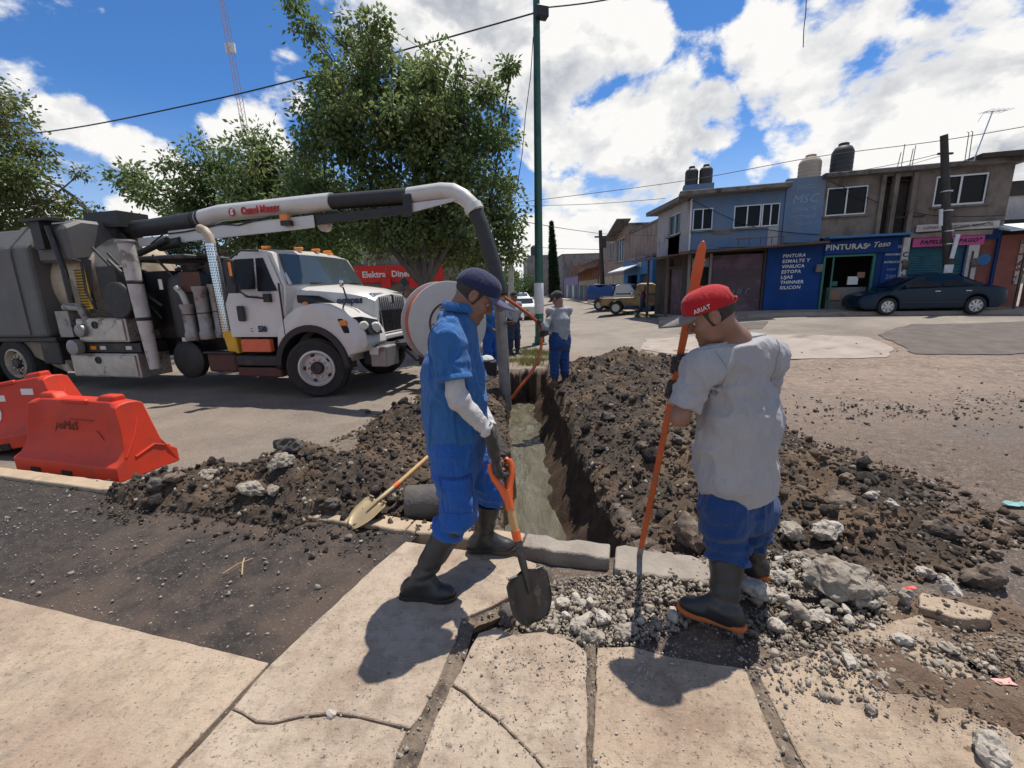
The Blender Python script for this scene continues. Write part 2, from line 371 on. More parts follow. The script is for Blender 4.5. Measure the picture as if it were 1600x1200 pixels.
def build_water():
    xs = np.linspace(TR_X0 - .25, TR_X1 + .25, 40); ys = np.linspace(TR_Y0 - .1, TR_Y1 + .2, 320)
    X, Y = np.meshgrid(xs, ys, indexing='ij'); P2 = np.stack([X, Y * .6, X * 0], -1)
    Z = WATER_Z + .016 * fbm3(P2 * np.array([7, 3.2, 1]), 3, 2) + .016 * fbm3(P2 * 5, 2, 4) * sstep(5, 8, Y)
    I = np.arange(X.size).reshape(X.shape)
    F = np.stack([I[:-1, :-1], I[1:, :-1], I[1:, 1:], I[:-1, 1:]], -1).reshape(-1, 4)
    tag(npmesh('water', np.stack([X, Y, Z], -1).reshape(-1, 3), F, MATS['muddy_water']), kind='structure')
build_water()

# ---- pavement slabs
def _slab(nt, b, tint=(1, 1, 1), brown=.5):
    q = NT(nt)
    n1, n2, n3 = q.noise(1.6, 8, .65), q.noise(12, 7, .7), q.noise(90, 4, .75)
    c = q.mix(q.rng(n1, .33, .67), tuple(a * t for a, t in zip((.49, .398, .305), tint)), tuple(a * t for a, t in zip((.385, .310, .238), tint)))
    c = q.mix(q.math('MULTIPLY', q.rng(n2, .50, .66), .7), c, (.27, .215, .162))
    c = q.mix(q.math('MULTIPLY', q.rng(q.noise(2.3, 8, .7), .49, .62), brown), c, (.215, .150, .105))
    c = q.mix(q.math('MULTIPLY', q.rng(n3, .55, .68), .4), c, (.50, .42, .33))
    pits = q.rng(q.noise(55, 4, .72), .40, .29)
    c = q.mix(q.math('MULTIPLY', pits, .75), c, (.12, .092, .070))
    spots = q.math('MULTIPLY', q.rng(q.voro(7.5), .13, .07), q.rng(q.noise(3.0, 3), .5, .6))
    c = q.mix(q.math('MULTIPLY', spots, .8), c, (.15, .118, .09))
    dust = q.math('MULTIPLY', q.rng(q.noise(.9, 9, .72, None, .6), .46, .62), q.rng(n2, .30, .62)); c = q.mix(q.math('MULTIPLY', dust, .55 * brown + .15), c, (.20, .150, .112))
    fine = q.rng(q.voro(130), .22, .10); c = q.mix(q.math('MULTIPLY', q.rng(q.noise(.75, 7, .7, None, .4), .50, .66), .6), c, (.33, .225, .165))
    c = q.mix(q.math('MULTIPLY', q.rng(q.noise(4.5, 8, .75, None, 1.0), .55, .64), .5), c, (.24, .20, .165))
    c = q.mix(q.math('MULTIPLY', fine, q.rng(n2, .42, .62, 0, .65)), c, (.13, .105, .085))
    q.L(c, b.inputs['Base Color']); b.inputs['Roughness'].default_value = .9; b.inputs['Specular IOR Level'].default_value = .2
    st = q.N('ShaderNodeMapping'); st.inputs['Scale'].default_value = (1.0, 5.0, 1); st.inputs['Rotation'].default_value = (0, 0, .6); q.L(q.P, st.inputs['Vector'])
    h = q.math('ADD', q.math('MULTIPLY', n2, 1.2), q.math('ADD', q.math('MULTIPLY', pits, -.5), q.math('ADD', q.math('MULTIPLY', n3, .5), q.math('MULTIPLY', q.noise(24, 4, .6, st.outputs[0]), .5))))
    q.bump(b, h, .8, .014)
patch_material('slab_cream', lambda nt, b: _slab(nt, b, (1.0, .97, .93), .30))
patch_material('slab_pale', lambda nt, b: _slab(nt, b, (1, 1, 1), .55))
patch_material('slab_brown', lambda nt, b: _slab(nt, b, (.92, .88, .84), .8))

def jag(P, closed=True, step=.05, amp=.006, seed=1):
    rs = random.Random(seed); out = []
    n = len(P)
    for i in range(n if closed else n - 1):
        a, b = Vector(P[i][:2]), Vector(P[(i + 1) % n][:2]); L_ = (b - a).length; k = max(1, int(L_ / step)) if L_ < 3 else 8
        nrm = Vector((-(b - a).y, (b - a).x)).normalized() if L_ > 1e-6 else Vector((0, 0))
        for j in range(k):
            p = a.lerp(b, j / k)
            if j: p += nrm * rs.uniform(-amp, amp)
            out.append((p.x, p.y))
    return out
pavement = tag(bpy.data.objects.new('pavement', None), kind='structure'); col.objects.link(pavement)
def slab(px, mat, z=0.0, amp=.006, seed=1, extra=(), tilt=(0, 0), name='slab', th=.13):
    P = [tuple(G(*p)[:2]) if abs(p[0]) > 12 else p for p in px] + list(extra)
    P = jag(P, True, .05, amp, seed)
    if sum(P[i][0] * P[(i + 1) % len(P)][1] - P[(i + 1) % len(P)][0] * P[i][1] for i in range(len(P))) < 0: P.reverse()
    c = (sum(p[0] for p in P) / len(P), sum(p[1] for p in P) / len(P)); m = MB(); n = len(P)
    zz = lambda p: z + tilt[0] * (p[0] - c[0]) + tilt[1] * (p[1] - c[1])
    m.add([(x, y, zz((x, y)) - th) for x, y in P] + [(x, y, zz((x, y))) for x, y in P],
          [tuple(range(n - 1, -1, -1)), tuple(range(n, 2 * n))] + [(i, (i + 1) % n, (i + 1) % n + n, i + n) for i in range(n)])
    return m.build(name, MATS[mat], pavement, bevel=.004)
A_L, A_C = G(0, 932), G(420, 1035)
slab([(-8, A_L.y + .285 * (8 + A_L.x)), (A_L.x, A_L.y), (A_C.x, A_C.y), (-1.258, 1.2), (-1.76, -1), (-8, -1)], 'slab_cream', seed=2, amp=.002)
slab([(423, 1037), (505, 960), (592, 880), (634, 846), (700, 856), (800, 868), (838, 880), (835, 905), (800, 930), (760, 950), (722, 965), (712, 1000), (690, 1050), (655, 1120), (640, 1137), (600, 1128), (560, 1118), (520, 1113), (470, 1118), (425, 1128), (400, 1126), (378, 1112), (364, 1106)], 'slab_pale', seed=3, amp=.004)
slab([(361, 1107.5), (377, 1114.5), (399, 1129), (428, 1130.5), (470, 1120.5), (521, 1115.5), (560, 1120.5), (600, 1130.5), (634, 1140), (622, 1170), (612, 1200), (-.75, -1), (-1.74, -1), (-1.235, 1.2)], 'slab_pale', z=-.004, seed=4, amp=.004)
slab([(748, 987), (775, 978), (800, 990), (850, 985), (900, 1003), (916, 1016), (917, 1200), (853, 1200), (837, 1180), (805, 1148), (775, 1118), (747, 1098), (727, 1078), (707, 1066), (735, 1010)], 'slab_pale', z=-.006, seed=5, amp=.005)
slab([(704, 1069), (725, 1081), (745, 1100.5), (773, 1121), (803, 1150), (835, 1182), (850, 1200), (.05, -1), (-.66, -1), (650, 1200), (672, 1140)], 'slab_pale', z=-.010, seed=6, amp=.005)
slab([(853, 1202), (917, 1202), (.0, -1), (.08, -1)], 'slab_pale', z=-.010, seed=61, amp=.002)
slab([(934, 1010), (985, 1008), (1050, 1025), (1160, 1042), (1168, 1050), (1228, 1200), (.68, -1), (.02, -1), (926, 1200)], 'slab_brown', z=-.004, seed=7, amp=.004)
slab([(1182, 1045), (1260, 1020), (1330, 985), (1440, 955), (1500, 1022), (1590, 1140), (1.66, -1), (.72, -1), (1262, 1200)], 'slab_brown', z=-.012, seed=8, amp=.004)
slab([(1440, 925), (1500, 940), (1552, 955), (1548, 968), (1490, 965), (1436, 948)], 'slab_cream', z=.0, seed=9, amp=.008)

# dark crumbly strip between the pavement and the kerb
def _verge(nt, b):
    q = NT(nt); n1, n2, n3 = q.noise(1.7, 7, .62), q.noise(16, 6, .7), q.noise(75, 4, .75); X, Y, Z = q.xyz()
    c = q.mix(q.rng(n2, .4, .62), (.030, .025, .023), (.058, .047, .041))
    silt = q.math('MULTIPLY', q.rng(n1, .44, .56), q.rng(X, -3.6, -2.4, smooth=True))
    c = q.mix(silt, c, (.088, .064, .050))
    c = q.mix(q.math('MULTIPLY', q.rng(n3, .60, .70), .8), c, (.27, .235, .20))
    c = q.mix(q.math('MULTIPLY', q.rng(q.voro(26), .16, .08), .7), c, (.20, .16, .125))
    q.L(c, b.inputs['Base Color']); b.inputs['Roughness'].default_value = .85; b.inputs['Specular IOR Level'].default_value = .3
    q.bump(b, q.math('ADD', n2, q.math('MULTIPLY', n3, .9)), .6, .02)
patch_material('verge', lambda nt, b: _verge(nt, b))
def build_verge():
    xs = np.linspace(-9, -.45, 170); ts = np.linspace(0, 1, 40); V = []
    X = np.repeat(xs[:, None], 40, 1); lo = A_C.y - .283 * (X - A_C.x) - .02; 
    ex = sstep(-1.14, -.72, X); lo = np.where(X > A_C.x, A_C.y + (X - A_C.x) / (-.75 - A_C.x) * (2.59 - A_C.y) - .03, lo)
    hi = kerb_y(X) + .02; hi = np.maximum(hi, lo + .005)
    Y = lo + (hi - lo) * ts[None, :]
    P = np.stack([X, Y, X * 0], -1); Z = -.022 + .010 * fbm3(P * 2.2, 4, 11) + .005 * fbm3(P * 14, 3, 12)
    I = np.arange(X.size).reshape(X.shape); F = np.stack([I[:-1, :-1], I[1:, :-1], I[1:, 1:], I[:-1, 1:]], -1).reshape(-1, 4)
    tag(npmesh('planting_strip', np.stack([X, Y, Z], -1).reshape(-1, 3), F, MATS['verge']), kind='structure')
build_verge()

# kerb stones, the ones by the trench broken
pm('kerb_cream', (.43, .33, .225), (.34, .26, .18), 5, .9, bump=.4, bscale=60, c3=(.20, .15, .11), scale3=3, lo3=.58, hi3=.7, world_space=True)
pm('kerb_grey', (.30, .262, .222), (.23, .195, .165), 6, .92, bump=.6, bscale=45, c3=(.14, .108, .085), scale3=2.5, lo3=.55, hi3=.7, world_space=True, bdist=.015)
kerb = tag(bpy.data.objects.new('kerb', None), kind='structure'); col.objects.link(kerb)
def kerb_stone(x0, x1, mat, z=.012, w=.15, off=0.0, amp=.004, seed=1, amp_back=None):
    a = .27
    P = []
    k = max(2, int((x1 - x0) / .06)); rs = random.Random(seed)
    fr = [(x0 + (x1 - x0) * i / k, kerb_y(x0 + (x1 - x0) * i / k) + off + rs.uniform(-amp, amp)) for i in range(k + 1)]
    ab = amp if amp_back is None else amp_back
    bk = [(p[0] + w * .27, p[1] + w * .96 + rs.uniform(-ab, ab)) for p in fr]
    m = MB(); n = k + 1
    vs = [(x, y, -.25) for x, y in fr] + [(x, y, -.25) for x, y in bk] + [(x, y, z + rs.uniform(-amp, amp) * .6) for x, y in fr] + [(x, y, z + rs.uniform(-amp, amp) * .6) for x, y in bk]
    fs = []
    for i in range(k):
        fs += [(i, i + 1, 2 * n + i + 1, 2 * n + i), (n + i + 1, n + i, 3 * n + i, 3 * n + i + 1), (2 * n + i, 2 * n + i + 1, 3 * n + i + 1, 3 * n + i)]
    fs += [(0, 2 * n, 3 * n, n), (k, n + k, 3 * n + k, 2 * n + k)]
    m.add(vs, fs); return m.build('kerb_stone', MATS[mat], kerb, bevel=.012, smooth=True, angle=50, segs=2)
xk = -8.6
for i in range(7): kerb_stone(xk + i * 1.02, xk + i * 1.02 + 1.01, 'kerb_cream', seed=i)
kerb_stone(-1.46, -.78, 'kerb_cream', .006, amp=.008, seed=21)
kerb_stone(-.77, .02, 'kerb_cream', .004, amp=.005, seed=22)
kerb_stone(.03, .56, 'kerb_grey', .0, .16, amp=.012, seed=23, amp_back=.02)
kerb_stone(.57, 1.25, 'kerb_grey', -.012, .24, -.09, amp=.012, seed=24, amp_back=.03)
# concrete apron and worn patches across the carriageway
pm('concrete_apron', (.36, .30, .255), (.27, .225, .19), 1.6, .9, bump=.3, bscale=50, c3=(.16, .13, .11), scale3=.8, lo3=.56, hi3=.7, world_space=True)
pm('dark_patch', (.085, .070, .060), (.13, .105, .09), 3, .9, bump=.5, bscale=30, world_space=True, bdist=.02)
def ground_sheet(name, P, mat, dz, amp=.05, seed=3, nseg=4):
    pts = jag(P, True, .25, amp, seed); m = MB()
    bm = bmesh.new(); vs = [bm.verts.new((x, y, 0)) for x, y in pts]; f = bm.faces.new(vs); bmesh.ops.triangulate(bm, faces=[f])
    for _ in range(nseg - 1):
        long = [e for e in bm.edges if e.calc_length() > 1.0]
        if long: bmesh.ops.subdivide_edges(bm, edges=long, cuts=1); bmesh.ops.triangulate(bm, faces=bm.faces[:])
    for v in bm.verts: v.co.z = ground_z(v.co.x, v.co.y) + dz
    for f in bm.faces:
        if f.normal.z < 0: f.normal_flip()
    me = bpy.data.meshes.new(name); bm.to_mesh(me); bm.free()
    return tag(link(name, me, MATS[mat]), kind='structure')
def gw(px, py, z=.0):
    p = G(px, py, z); return (p.x, p.y)
ground_sheet('concrete_gutter', [gw(1000, 540), gw(1010, 525), gw(1120, 524), gw(1260, 530), gw(1355, 535), gw(1395, 546), gw(1385, 556), gw(1240, 556), gw(1090, 553)], 'concrete_apron', .012)
ground_sheet('road_patch', [gw(1370, 533), gw(1420, 523), gw(1500, 522), gw(1640, 517), gw(1660, 550), gw(1560, 555), gw(1430, 553), gw(1400, 542)], 'dark_patch', .016)
ground_sheet('road_patch', [gw(1080, 512), gw(1200, 513), gw(1190, 521), gw(1060, 520)], 'dark_patch', .008)
# ------------------------------------------------------------------ heaps of dug soil, stones and rubble
def rock_mesh(seed, n=14, flat=(1, .8, .6), rough=0.0, sub=0):
    rs = random.Random(seed); bm = bmesh.new()
    for i in range(n):
        v = Vector((rs.gauss(0, 1), rs.gauss(0, 1), rs.gauss(0, 1))).normalized() * rs.uniform(.8, 1.05); bm.verts.new((v.x * flat[0], v.y * flat[1], v.z * flat[2]))
    r = bmesh.ops.convex_hull(bm, input=bm.verts[:]); bmesh.ops.delete(bm, geom=[g for g in r['geom_interior'] if isinstance(g, bmesh.types.BMVert)], context='VERTS')
    for _ in range(sub):
        bmesh.ops.subdivide_edges(bm, edges=bm.edges[:], cuts=1, smooth=.25); bmesh.ops.triangulate(bm, faces=bm.faces[:])
    if rough:
        for v in bm.verts:
            p = v.co * 2.2 + Vector((seed * 3.1, 0, 0)); d = mnoise.fractal(p, 1.0, 2.0, 4); v.co += v.co.normalized() * d * rough
    bmesh.ops.recalc_face_normals(bm, faces=bm.faces[:])
    bm.verts.ensure_lookup_table(); V = np.array([v.co[:] for v in bm.verts]); bmesh.ops.triangulate(bm, faces=bm.faces[:])
    F = np.array([[v.index for v in f.verts] for f in bm.faces]); bm.free(); return V, F
CHIPS = [rock_mesh(100 + i, random.Random(i).randint(9, 14), (1, random.Random(i + 50).uniform(.65, .95), random.Random(i + 90).uniform(.45, .8))) for i in range(24)]
LUMPS = [rock_mesh(300 + i, 16, (1, random.Random(i + 20).uniform(.7, 1), random.Random(i + 30).uniform(.55, .9)), .28, 1) for i in range(14)]
def rotmats(rng, n, tilt=1.0):
    q = rng.normal(size=(n, 4)); q[:, 1:3] *= tilt; q /= np.linalg.norm(q, axis=1)[:, None]
    w, x, y, z = q.T
    return np.stack([np.stack([1 - 2 * (y * y + z * z), 2 * (x * y - z * w), 2 * (x * z + y * w)], -1), np.stack([2 * (x * y + z * w), 1 - 2 * (x * x + z * z), 2 * (y * z - x * w)], -1), np.stack([2 * (x * z - y * w), 2 * (y * z + x * w), 1 - 2 * (x * x + y * y)], -1)], 1)
def scatter(name, P, S, lib, mat, seed=1, sink=.25, tilt=1.0):
    """many small stones as one mesh of loose pieces"""
    rng = np.random.default_rng(seed); n = len(P); Rm = rotmats(rng, n, tilt); which = rng.integers(0, len(lib), n); Vs, Fs, o = [], [], 0
    for k, (V, F) in enumerate(lib):
        idx = np.where(which == k)[0]
        if len(idx) == 0: continue
        W = np.einsum('nij,vj->nvi', Rm[idx], V) * S[idx][:, None, None] + P[idx][:, None, :]
        W[..., 2] += (S[idx] * (.5 - sink))[:, None]
        Vs.append(W.reshape(-1, 3)); Fs.append((F[None] + (np.arange(len(idx)) * len(V))[:, None, None] + o).reshape(-1, 3)); o += len(idx) * len(V)
    return npmesh(name, np.concatenate(Vs), np.concatenate(Fs), mat, smooth=False)

def _soil(nt, b, dark=(.066, .048, .035), brown=(.205, .135, .083), grey=(.155, .128, .102), w=.5):
    q = NT(nt); n1, n2, n3 = q.noise(1.5, 7, .65), q.noise(13, 6, .7), q.noise(60, 4, .75)
    c = q.mix(q.rng(n1, .56 - w * .16, .72 - w * .16), dark, brown)
    c = q.mix(q.math('MULTIPLY', q.rng(n2, .50, .68), .7), c, grey)
    c = q.mix(q.math('MULTIPLY', q.rng(n3, .60, .72), .6), c, (.26, .215, .175))
    c = q.mix(q.math('MULTIPLY', q.rng(q.noise(30, 4, .7), .42, .30), .7), c, (.020, .016, .013))
    q.L(c, b.inputs['Base Color']); b.inputs['Roughness'].default_value = .85; b.inputs['Specular IOR Level'].default_value = .3
    q.bump(b, q.math('ADD', n2, q.math('MULTIPLY', n3, .6)), .9, .04)
patch_material('soil', lambda nt, b: _soil(nt, b)); patch_material('soil_dark', lambda nt, b: _soil(nt, b, (.032, .027, .023), (.085, .060, .043), (.11, .098, .088), .25))
patch_material('clod', lambda nt, b: _soil(nt, b, (.075, .056, .042), (.20, .135, .086), (.19, .160, .132), .55))
pm('stone_grey', (.34, .295, .24), (.23, .195, .155), 9, .9, bump=1.0, bscale=26, bdist=.02, c3=(.12, .092, .07), scale3=4, lo3=.56, hi3=.68, world_space=True)
pm('stone_pale', (.47, .425, .365), (.33, .29, .24), 8, .9, bump=1.0, bscale=28, bdist=.02, c3=(.17, .14, .115), scale3=5, lo3=.58, hi3=.7, world_space=True)
pm('stone_brown', (.14, .10, .072), (.20, .155, .115), 9, .9, bump=.7, bscale=40, c3=(.05, .038, .03), scale3=4, lo3=.5, hi3=.65, world_space=True)
pm('stone_dark', (.055, .046, .040), (.10, .086, .075), 9, .85, bump=.8, bscale=40, c3=(.15, .115, .085), scale3=4, lo3=.57, hi3=.68, world_space=True)

MOUNDS = {
 'left': [(-1.98, 3.92, .42, .36, .36), (-3.4, 3.68, .4, .2, .12), (-3.1, 3.60, .55, .28, .19), (-2.55, 3.56, .75, .42, .27), (-1.85, 3.55, .72, .58, .31), (-1.25, 3.75, .62, .60, .30), (-.95, 4.5, .62, .7, .38), (-.95, 5.4, .68, .9, .50), (-.75, 6.6, .55, 1.0, .40), (-.42, 4.2, .24, 1.7, .16), (-.55, 7.8, .5, .7, .2)],
 'right': [(1.45, 4.0, .72, 1.0, .34), (1.55, 5.4, .95, 1.4, .42), (1.9, 7.2, 1.2, 1.6, .50), (2.5, 8.7, 1.2, 1.2, .46), (3.2, 8.2, .9, 1.2, .26), (2.25, 3.5, .95, .85, .30), (2.7, 3.2, .6, .5, .12), (1.25, 3.0, .40, .45, .22), (2.5, 4.9, .6, 1.2, .18), (.95, 8.4, .3, .9, .10), (2.2, 2.75, .75, .4, .13), (2.7, 2.6, .45, .3, .05)]}
def heap_h(side, X, Y):
    X = np.asarray(X, float); Y = np.asarray(Y, float); h = 0 * X
    P = np.stack([X, Y, X * 0], -1)
    wx = .18 * fbm3(P * 1.4, 3, 40); wy = .18 * fbm3(P * 1.4 + 9, 3, 41)
    for cx, cy, rx, ry, hh in MOUNDS[side]:
        d2 = ((X + wx - cx) / rx) ** 2 + ((Y + wy - cy) / ry) ** 2
        h = np.maximum(h, 0) ; e = hh * np.exp(-d2 * 1.15)
        h = np.log(np.exp(h * 14) + np.exp(e * 14) - 1) / 14
    h = h * (1 + .30 * fbm3(P * 2.6, 3, 44)) + .030 * fbm3(P * 6, 4, 45) * sstep(.02, .15, h) + .020 * fbm3(P * 15, 4, 46) * sstep(.01, .10, h) - .055
    # the cut edge of the trench and the kerb bound the heap
    wob = .05 * fbm3(P * 1.7, 3, 21) + .03 * fbm3(P * 7, 3, 22)
    if side == 'left': edge = TR_X0 - X - wob + .0
    else: edge = X - TR_X1 - wob + .0
    h = np.minimum(h, (.03 if side == 'left' else .07) + edge * (2.2 if side == 'left' else 3.0))
    h = np.minimum(h, (Y - kerb_y(X) - .10 + .22 * sstep(-1.35, -1.7, X) * sstep(-3.75, -3.3, X) - .09 * fbm3(P * 3, 3, 50)) * 1.3) if side == 'left' else np.minimum(h, (Y - kerb_y(X) - .22 - .08 * fbm3(P * 4, 2, 50)) * 1.3)
    return h
def base_np(X, Y):
    g = ground_np(X, Y); return np.where(Y < kerb_y(X) + .17, np.maximum(g, -.012), g)
def build_heap(name, side, x0, x1, y0, y1, st, mat):
    xs = np.arange(x0, x1, st); ys = np.arange(y0, y1, st); X, Y = np.meshgrid(xs, ys, indexing='ij'); h = heap_h(side, X, Y)
    P = np.stack([X, Y, X * 0], -1)
    Z = base_np(X, Y) + np.maximum(h, -.05)
    keep = h > -.02; I = np.arange(X.size).reshape(X.shape)
    F = np.stack([I[:-1, :-1], I[1:, :-1], I[1:, 1:], I[:-1, 1:]], -1); k = keep[:-1, :-1] | keep[1:, :-1] | keep[1:, 1:] | keep[:-1, 1:]
    F = F[k].reshape(-1, 4); V = np.stack([X + .012 * fbm3(P * 20, 2, 60), Y + .012 * fbm3(P * 20 + 7, 2, 61), Z], -1).reshape(-1, 3)
    u, inv = np.unique(F, return_inverse=True)
    o = npmesh(name, V[u], inv.reshape(F.shape), MATS[mat]); return o
def on_heap(side, x, y):
    return base_np(x, y) + np.maximum(heap_h(side, x, y), -.0)
def heap_points(side, n, x0, x1, y0, y1, rng, hmin=-.03):
    out = []
    while sum(map(len, out)) < n:
        p = np.stack([rng.uniform(x0, x1, 4000), rng.uniform(y0, y1, 4000)], -1); h = heap_h(side, p[:, 0], p[:, 1])
        near = 1.0 / np.maximum(p[:, 1], 2.4)
        ok = (h > hmin) & (rng.uniform(0, .42, len(p)) < near); q = p[ok]; out.append(np.concatenate([q, on_heap(side, q[:, 0], q[:, 1])[:, None]], 1))
    return np.concatenate(out)[:n]
rng = np.random.default_rng(5)
SOIL_L = 'dug soil and stones heaped between the blue-shirted worker and the red barriers'
SOIL_R = 'long bank of dug soil and asphalt lumps along the right side of the trench'
tag(build_heap('soil_heap', 'left', -4.2, .0, 2.6, 9.0, .024, 'soil'), SOIL_L, 'soil heap', kind='stuff')
tag(build_heap('soil_heap', 'right', .6, 5.2, 2.2, 11.0, .028, 'soil'), SOIL_R, 'soil heap', kind='stuff')
P = heap_points('left', 7500, -4.2, 0, 2.6, 8.5, rng); S = np.clip(rng.lognormal(-4.35, .6, len(P)), .005, .06)
tag(scatter('soil_clods', P, S, CHIPS, MATS['clod'], 1), 'loose dark clods covering the soil heap on the left', 'soil clods', kind='stuff')
P = heap_points('right', 12000, .6, 5.2, 2.2, 10.8, rng); S = np.clip(rng.lognormal(-4.28, .6, len(P)), .005, .065)
tag(scatter('soil_clods', P, S, CHIPS, MATS['clod'], 2), 'loose dark clods covering the soil bank on the right of the trench', 'soil clods', kind='stuff')
P = heap_points('left', 120, -4.0, -.2, 2.9, 7.5, rng, .0); S = np.clip(rng.lognormal(-3.3, .4, len(P)), .02, .085)
tag(scatter('soil_lumps', P, S, LUMPS, MATS['soil_dark'], 3), 'bigger lumps of broken ground in the left soil heap', 'soil lumps', kind='stuff')
P = heap_points('right', 170, .7, 4.8, 2.3, 10.5, rng, .0); S = np.clip(rng.lognormal(-3.2, .42, len(P)), .025, .11)
tag(scatter('soil_lumps', P, S, LUMPS, MATS['soil_dark'], 4), 'bigger lumps of broken ground in the right soil bank', 'soil lumps', kind='stuff')
P = heap_points('left', 420, -4.0, -.2, 2.9, 7.5, rng, -.02); S = np.clip(rng.lognormal(-4.0, .4, len(P)), .01, .045)
tag(scatter('pebbles', P, S, CHIPS, MATS['stone_grey'], 5), 'grey pebbles mixed into the left soil heap', 'pebbles', kind='stuff')
P = heap_points('right', 520, .7, 5, 2.3, 8.5, rng, -.03); S = np.clip(rng.lognormal(-4.0, .4, len(P)), .01, .045)
tag(scatter('pebbles', P, S, CHIPS, MATS['stone_grey'], 6), 'grey pebbles mixed into the right soil bank', 'pebbles', kind='stuff')

def disc(n, c, r, rng, power=.5):
    a = rng.uniform(0, 2 * np.pi, n); k = rng.uniform(0, 1, n) ** power
    return np.stack([c[0] + r[0] * k * np.cos(a), c[1] + r[1] * k * np.sin(a)], -1)
# grey grit of the broken concrete on the rubble bed
def zpts(q, z): return np.concatenate([q, np.full((len(q), 1), z)], 1)
q = np.concatenate([disc(2200, (.46, 2.02), (.46, .26), rng), disc(2600, (1.42, 2.08), (.62, .36), rng), disc(700, (1.75, 1.72), (.55, .28), rng), disc(500, (.2, 1.9), (.3, .15), rng), disc(420, (1.3, 1.6), (.35, .2), rng)])
S = np.clip(rng.lognormal(-4.75, .5, len(q)), .003, .03); Pz = zpts(q, -.10)
slabm = (q[:, 1] < 1.62 + .0 * q[:, 0]) | (q[:, 0] > 1.05) & (q[:, 1] < 1.72); Pz[:, 2] = np.where(slabm, -.008, np.where((q[:, 0] > .6) & (q[:, 1] > 2.0), -.02, -.055))
tag(scatter('gravel', Pz, S, CHIPS, MATS['stone_grey'], 7), 'grey concrete grit strewn round the boots of the worker in grey', 'gravel', kind='stuff')
# loose stones over the trodden dirt at right, on the verge and the pavement
q = np.stack([rng.uniform(1.2, 9, 1500), rng.uniform(2.2, 11, 1500)], -1); q = q[(rng.uniform(0, 1, len(q)) < 3.2 / q[:, 1])]
Pz = np.concatenate([q, ground_np(q[:, 0], q[:, 1])[:, None]], 1); S = np.clip(rng.lognormal(-4.5, .55, len(q)), .004, .04)
tag(scatter('loose_stones', Pz, S, CHIPS, MATS['stone_brown'], 8), 'small stones scattered over the trodden dirt at the right', 'loose stones', kind='stuff')
q = np.stack([rng.uniform(-5, -.6, 1500), rng.uniform(1.6, 3.8, 1500)], -1); lim = A_C.y - .283 * (q[:, 0] - A_C.x); edge = np.where(q[:, 0] > A_C.x, A_C.y + (q[:, 0] - A_C.x) * 2.3, lim)
q = q[(q[:, 1] > edge + .03) & (q[:, 1] < kerb_y(q[:, 0]) - .02)]
tag(scatter('loose_stones', zpts(q, -.02), np.clip(rng.lognormal(-5.0, .5, len(q)), .003, .028), CHIPS, MATS['stone_grey'], 9), 'small stones on the dark strip behind the pavement', 'loose stones', kind='stuff')
q = np.concatenate([np.stack([rng.uniform(-.8, 2.0, 1300), rng.uniform(1.15, 1.78, 1300)], -1), disc(420, (.3, 1.62), (.45, .12), rng), disc(300, (1.75, 1.55), (.45, .3), rng)])
tag(scatter('loose_stones', zpts(q, -.004), np.clip(rng.lognormal(-5.75, .55, len(q)), .0012, .012), CHIPS, MATS['stone_pale'], 10), 'crumbs of concrete on the pavement slabs', 'loose stones', kind='stuff')

q = np.stack([rng.uniform(-3.5, -.9, 900), rng.uniform(0, 1, 900)], -1); q[:, 1] = kerb_y(q[:, 0]) + .1 - .45 * q[:, 1] ** 2.2; q = q[(q[:, 1] < 3.9)]
tag(scatter('spilled_soil', zpts(q, -.015), np.clip(rng.lognormal(-4.5, .6, len(q)), .004, .045), CHIPS, MATS['clod'], 15), 'soil crumbs spilled over the kerb onto the dark strip', 'spilled soil', kind='stuff')
q = np.stack([rng.uniform(3.2, 9, 700), 5.6 + rng.normal(0, .35, 700)], -1)
tag(scatter('asphalt_crumbs', np.concatenate([q, ground_np(q[:, 0], q[:, 1])[:, None]], 1), np.clip(rng.lognormal(-4.2, .5, len(q)), .006, .04), CHIPS, MATS['stone_dark'], 18), 'dark asphalt crumbs in a band across the dirt at the right', 'asphalt crumbs', kind='stuff')
def build_drift():
    xs = np.arange(1.0, 2.6, .016); ys = np.arange(1.1, 2.0, .016); X, Y = np.meshgrid(xs, ys, indexing='ij'); P = np.stack([X, Y, X * 0], -1)
    a = (X - 1.25) * .62 + (Y - 1.72); d = np.exp(-(a / .13) ** 2) * sstep(1.05, 1.5, X); h = .030 * d * (1 + .9 * fbm3(P * 3, 4, 70)) + .010 * fbm3(P * 9, 4, 71) - .010; base = np.where(X + Y * .55 > 2.86, -.075, -.012); Z = np.where(X + Y * .55 > 2.86, -.05 + .02 * fbm3(P * 5, 4, 72), base + h); keep = (h > 0) | (X + Y * .55 > 2.86)
    I = np.arange(X.size).reshape(X.shape); F = np.stack([I[:-1, :-1], I[1:, :-1], I[1:, 1:], I[:-1, 1:]], -1); k = keep[:-1, :-1] & keep[1:, :-1] & keep[1:, 1:] & keep[:-1, 1:]; F = F[k].reshape(-1, 4); u, inv = np.unique(F, return_inverse=True)
    tag(npmesh('earth', np.stack([X, Y, Z], -1).reshape(-1, 3)[u], inv.reshape(F.shape), MATS['soil_drift']), 'brown earth drifted over the pavement at lower right', 'earth', kind='stuff')
patch_material('soil_drift', lambda nt, b: _soil(nt, b, (.16, .105, .070), (.24, .170, .115), (.20, .155, .115), .6)); build_drift()
q = np.stack([rng.uniform(1.2, 2.5, 900), rng.uniform(1.15, 2.0, 900)], -1); a_ = (q[:, 0] - 1.25) * .62 + (q[:, 1] - 1.72); q = q[(np.abs(a_) < .2) | (q[:, 0] + .55 * q[:, 1] > 2.86)]
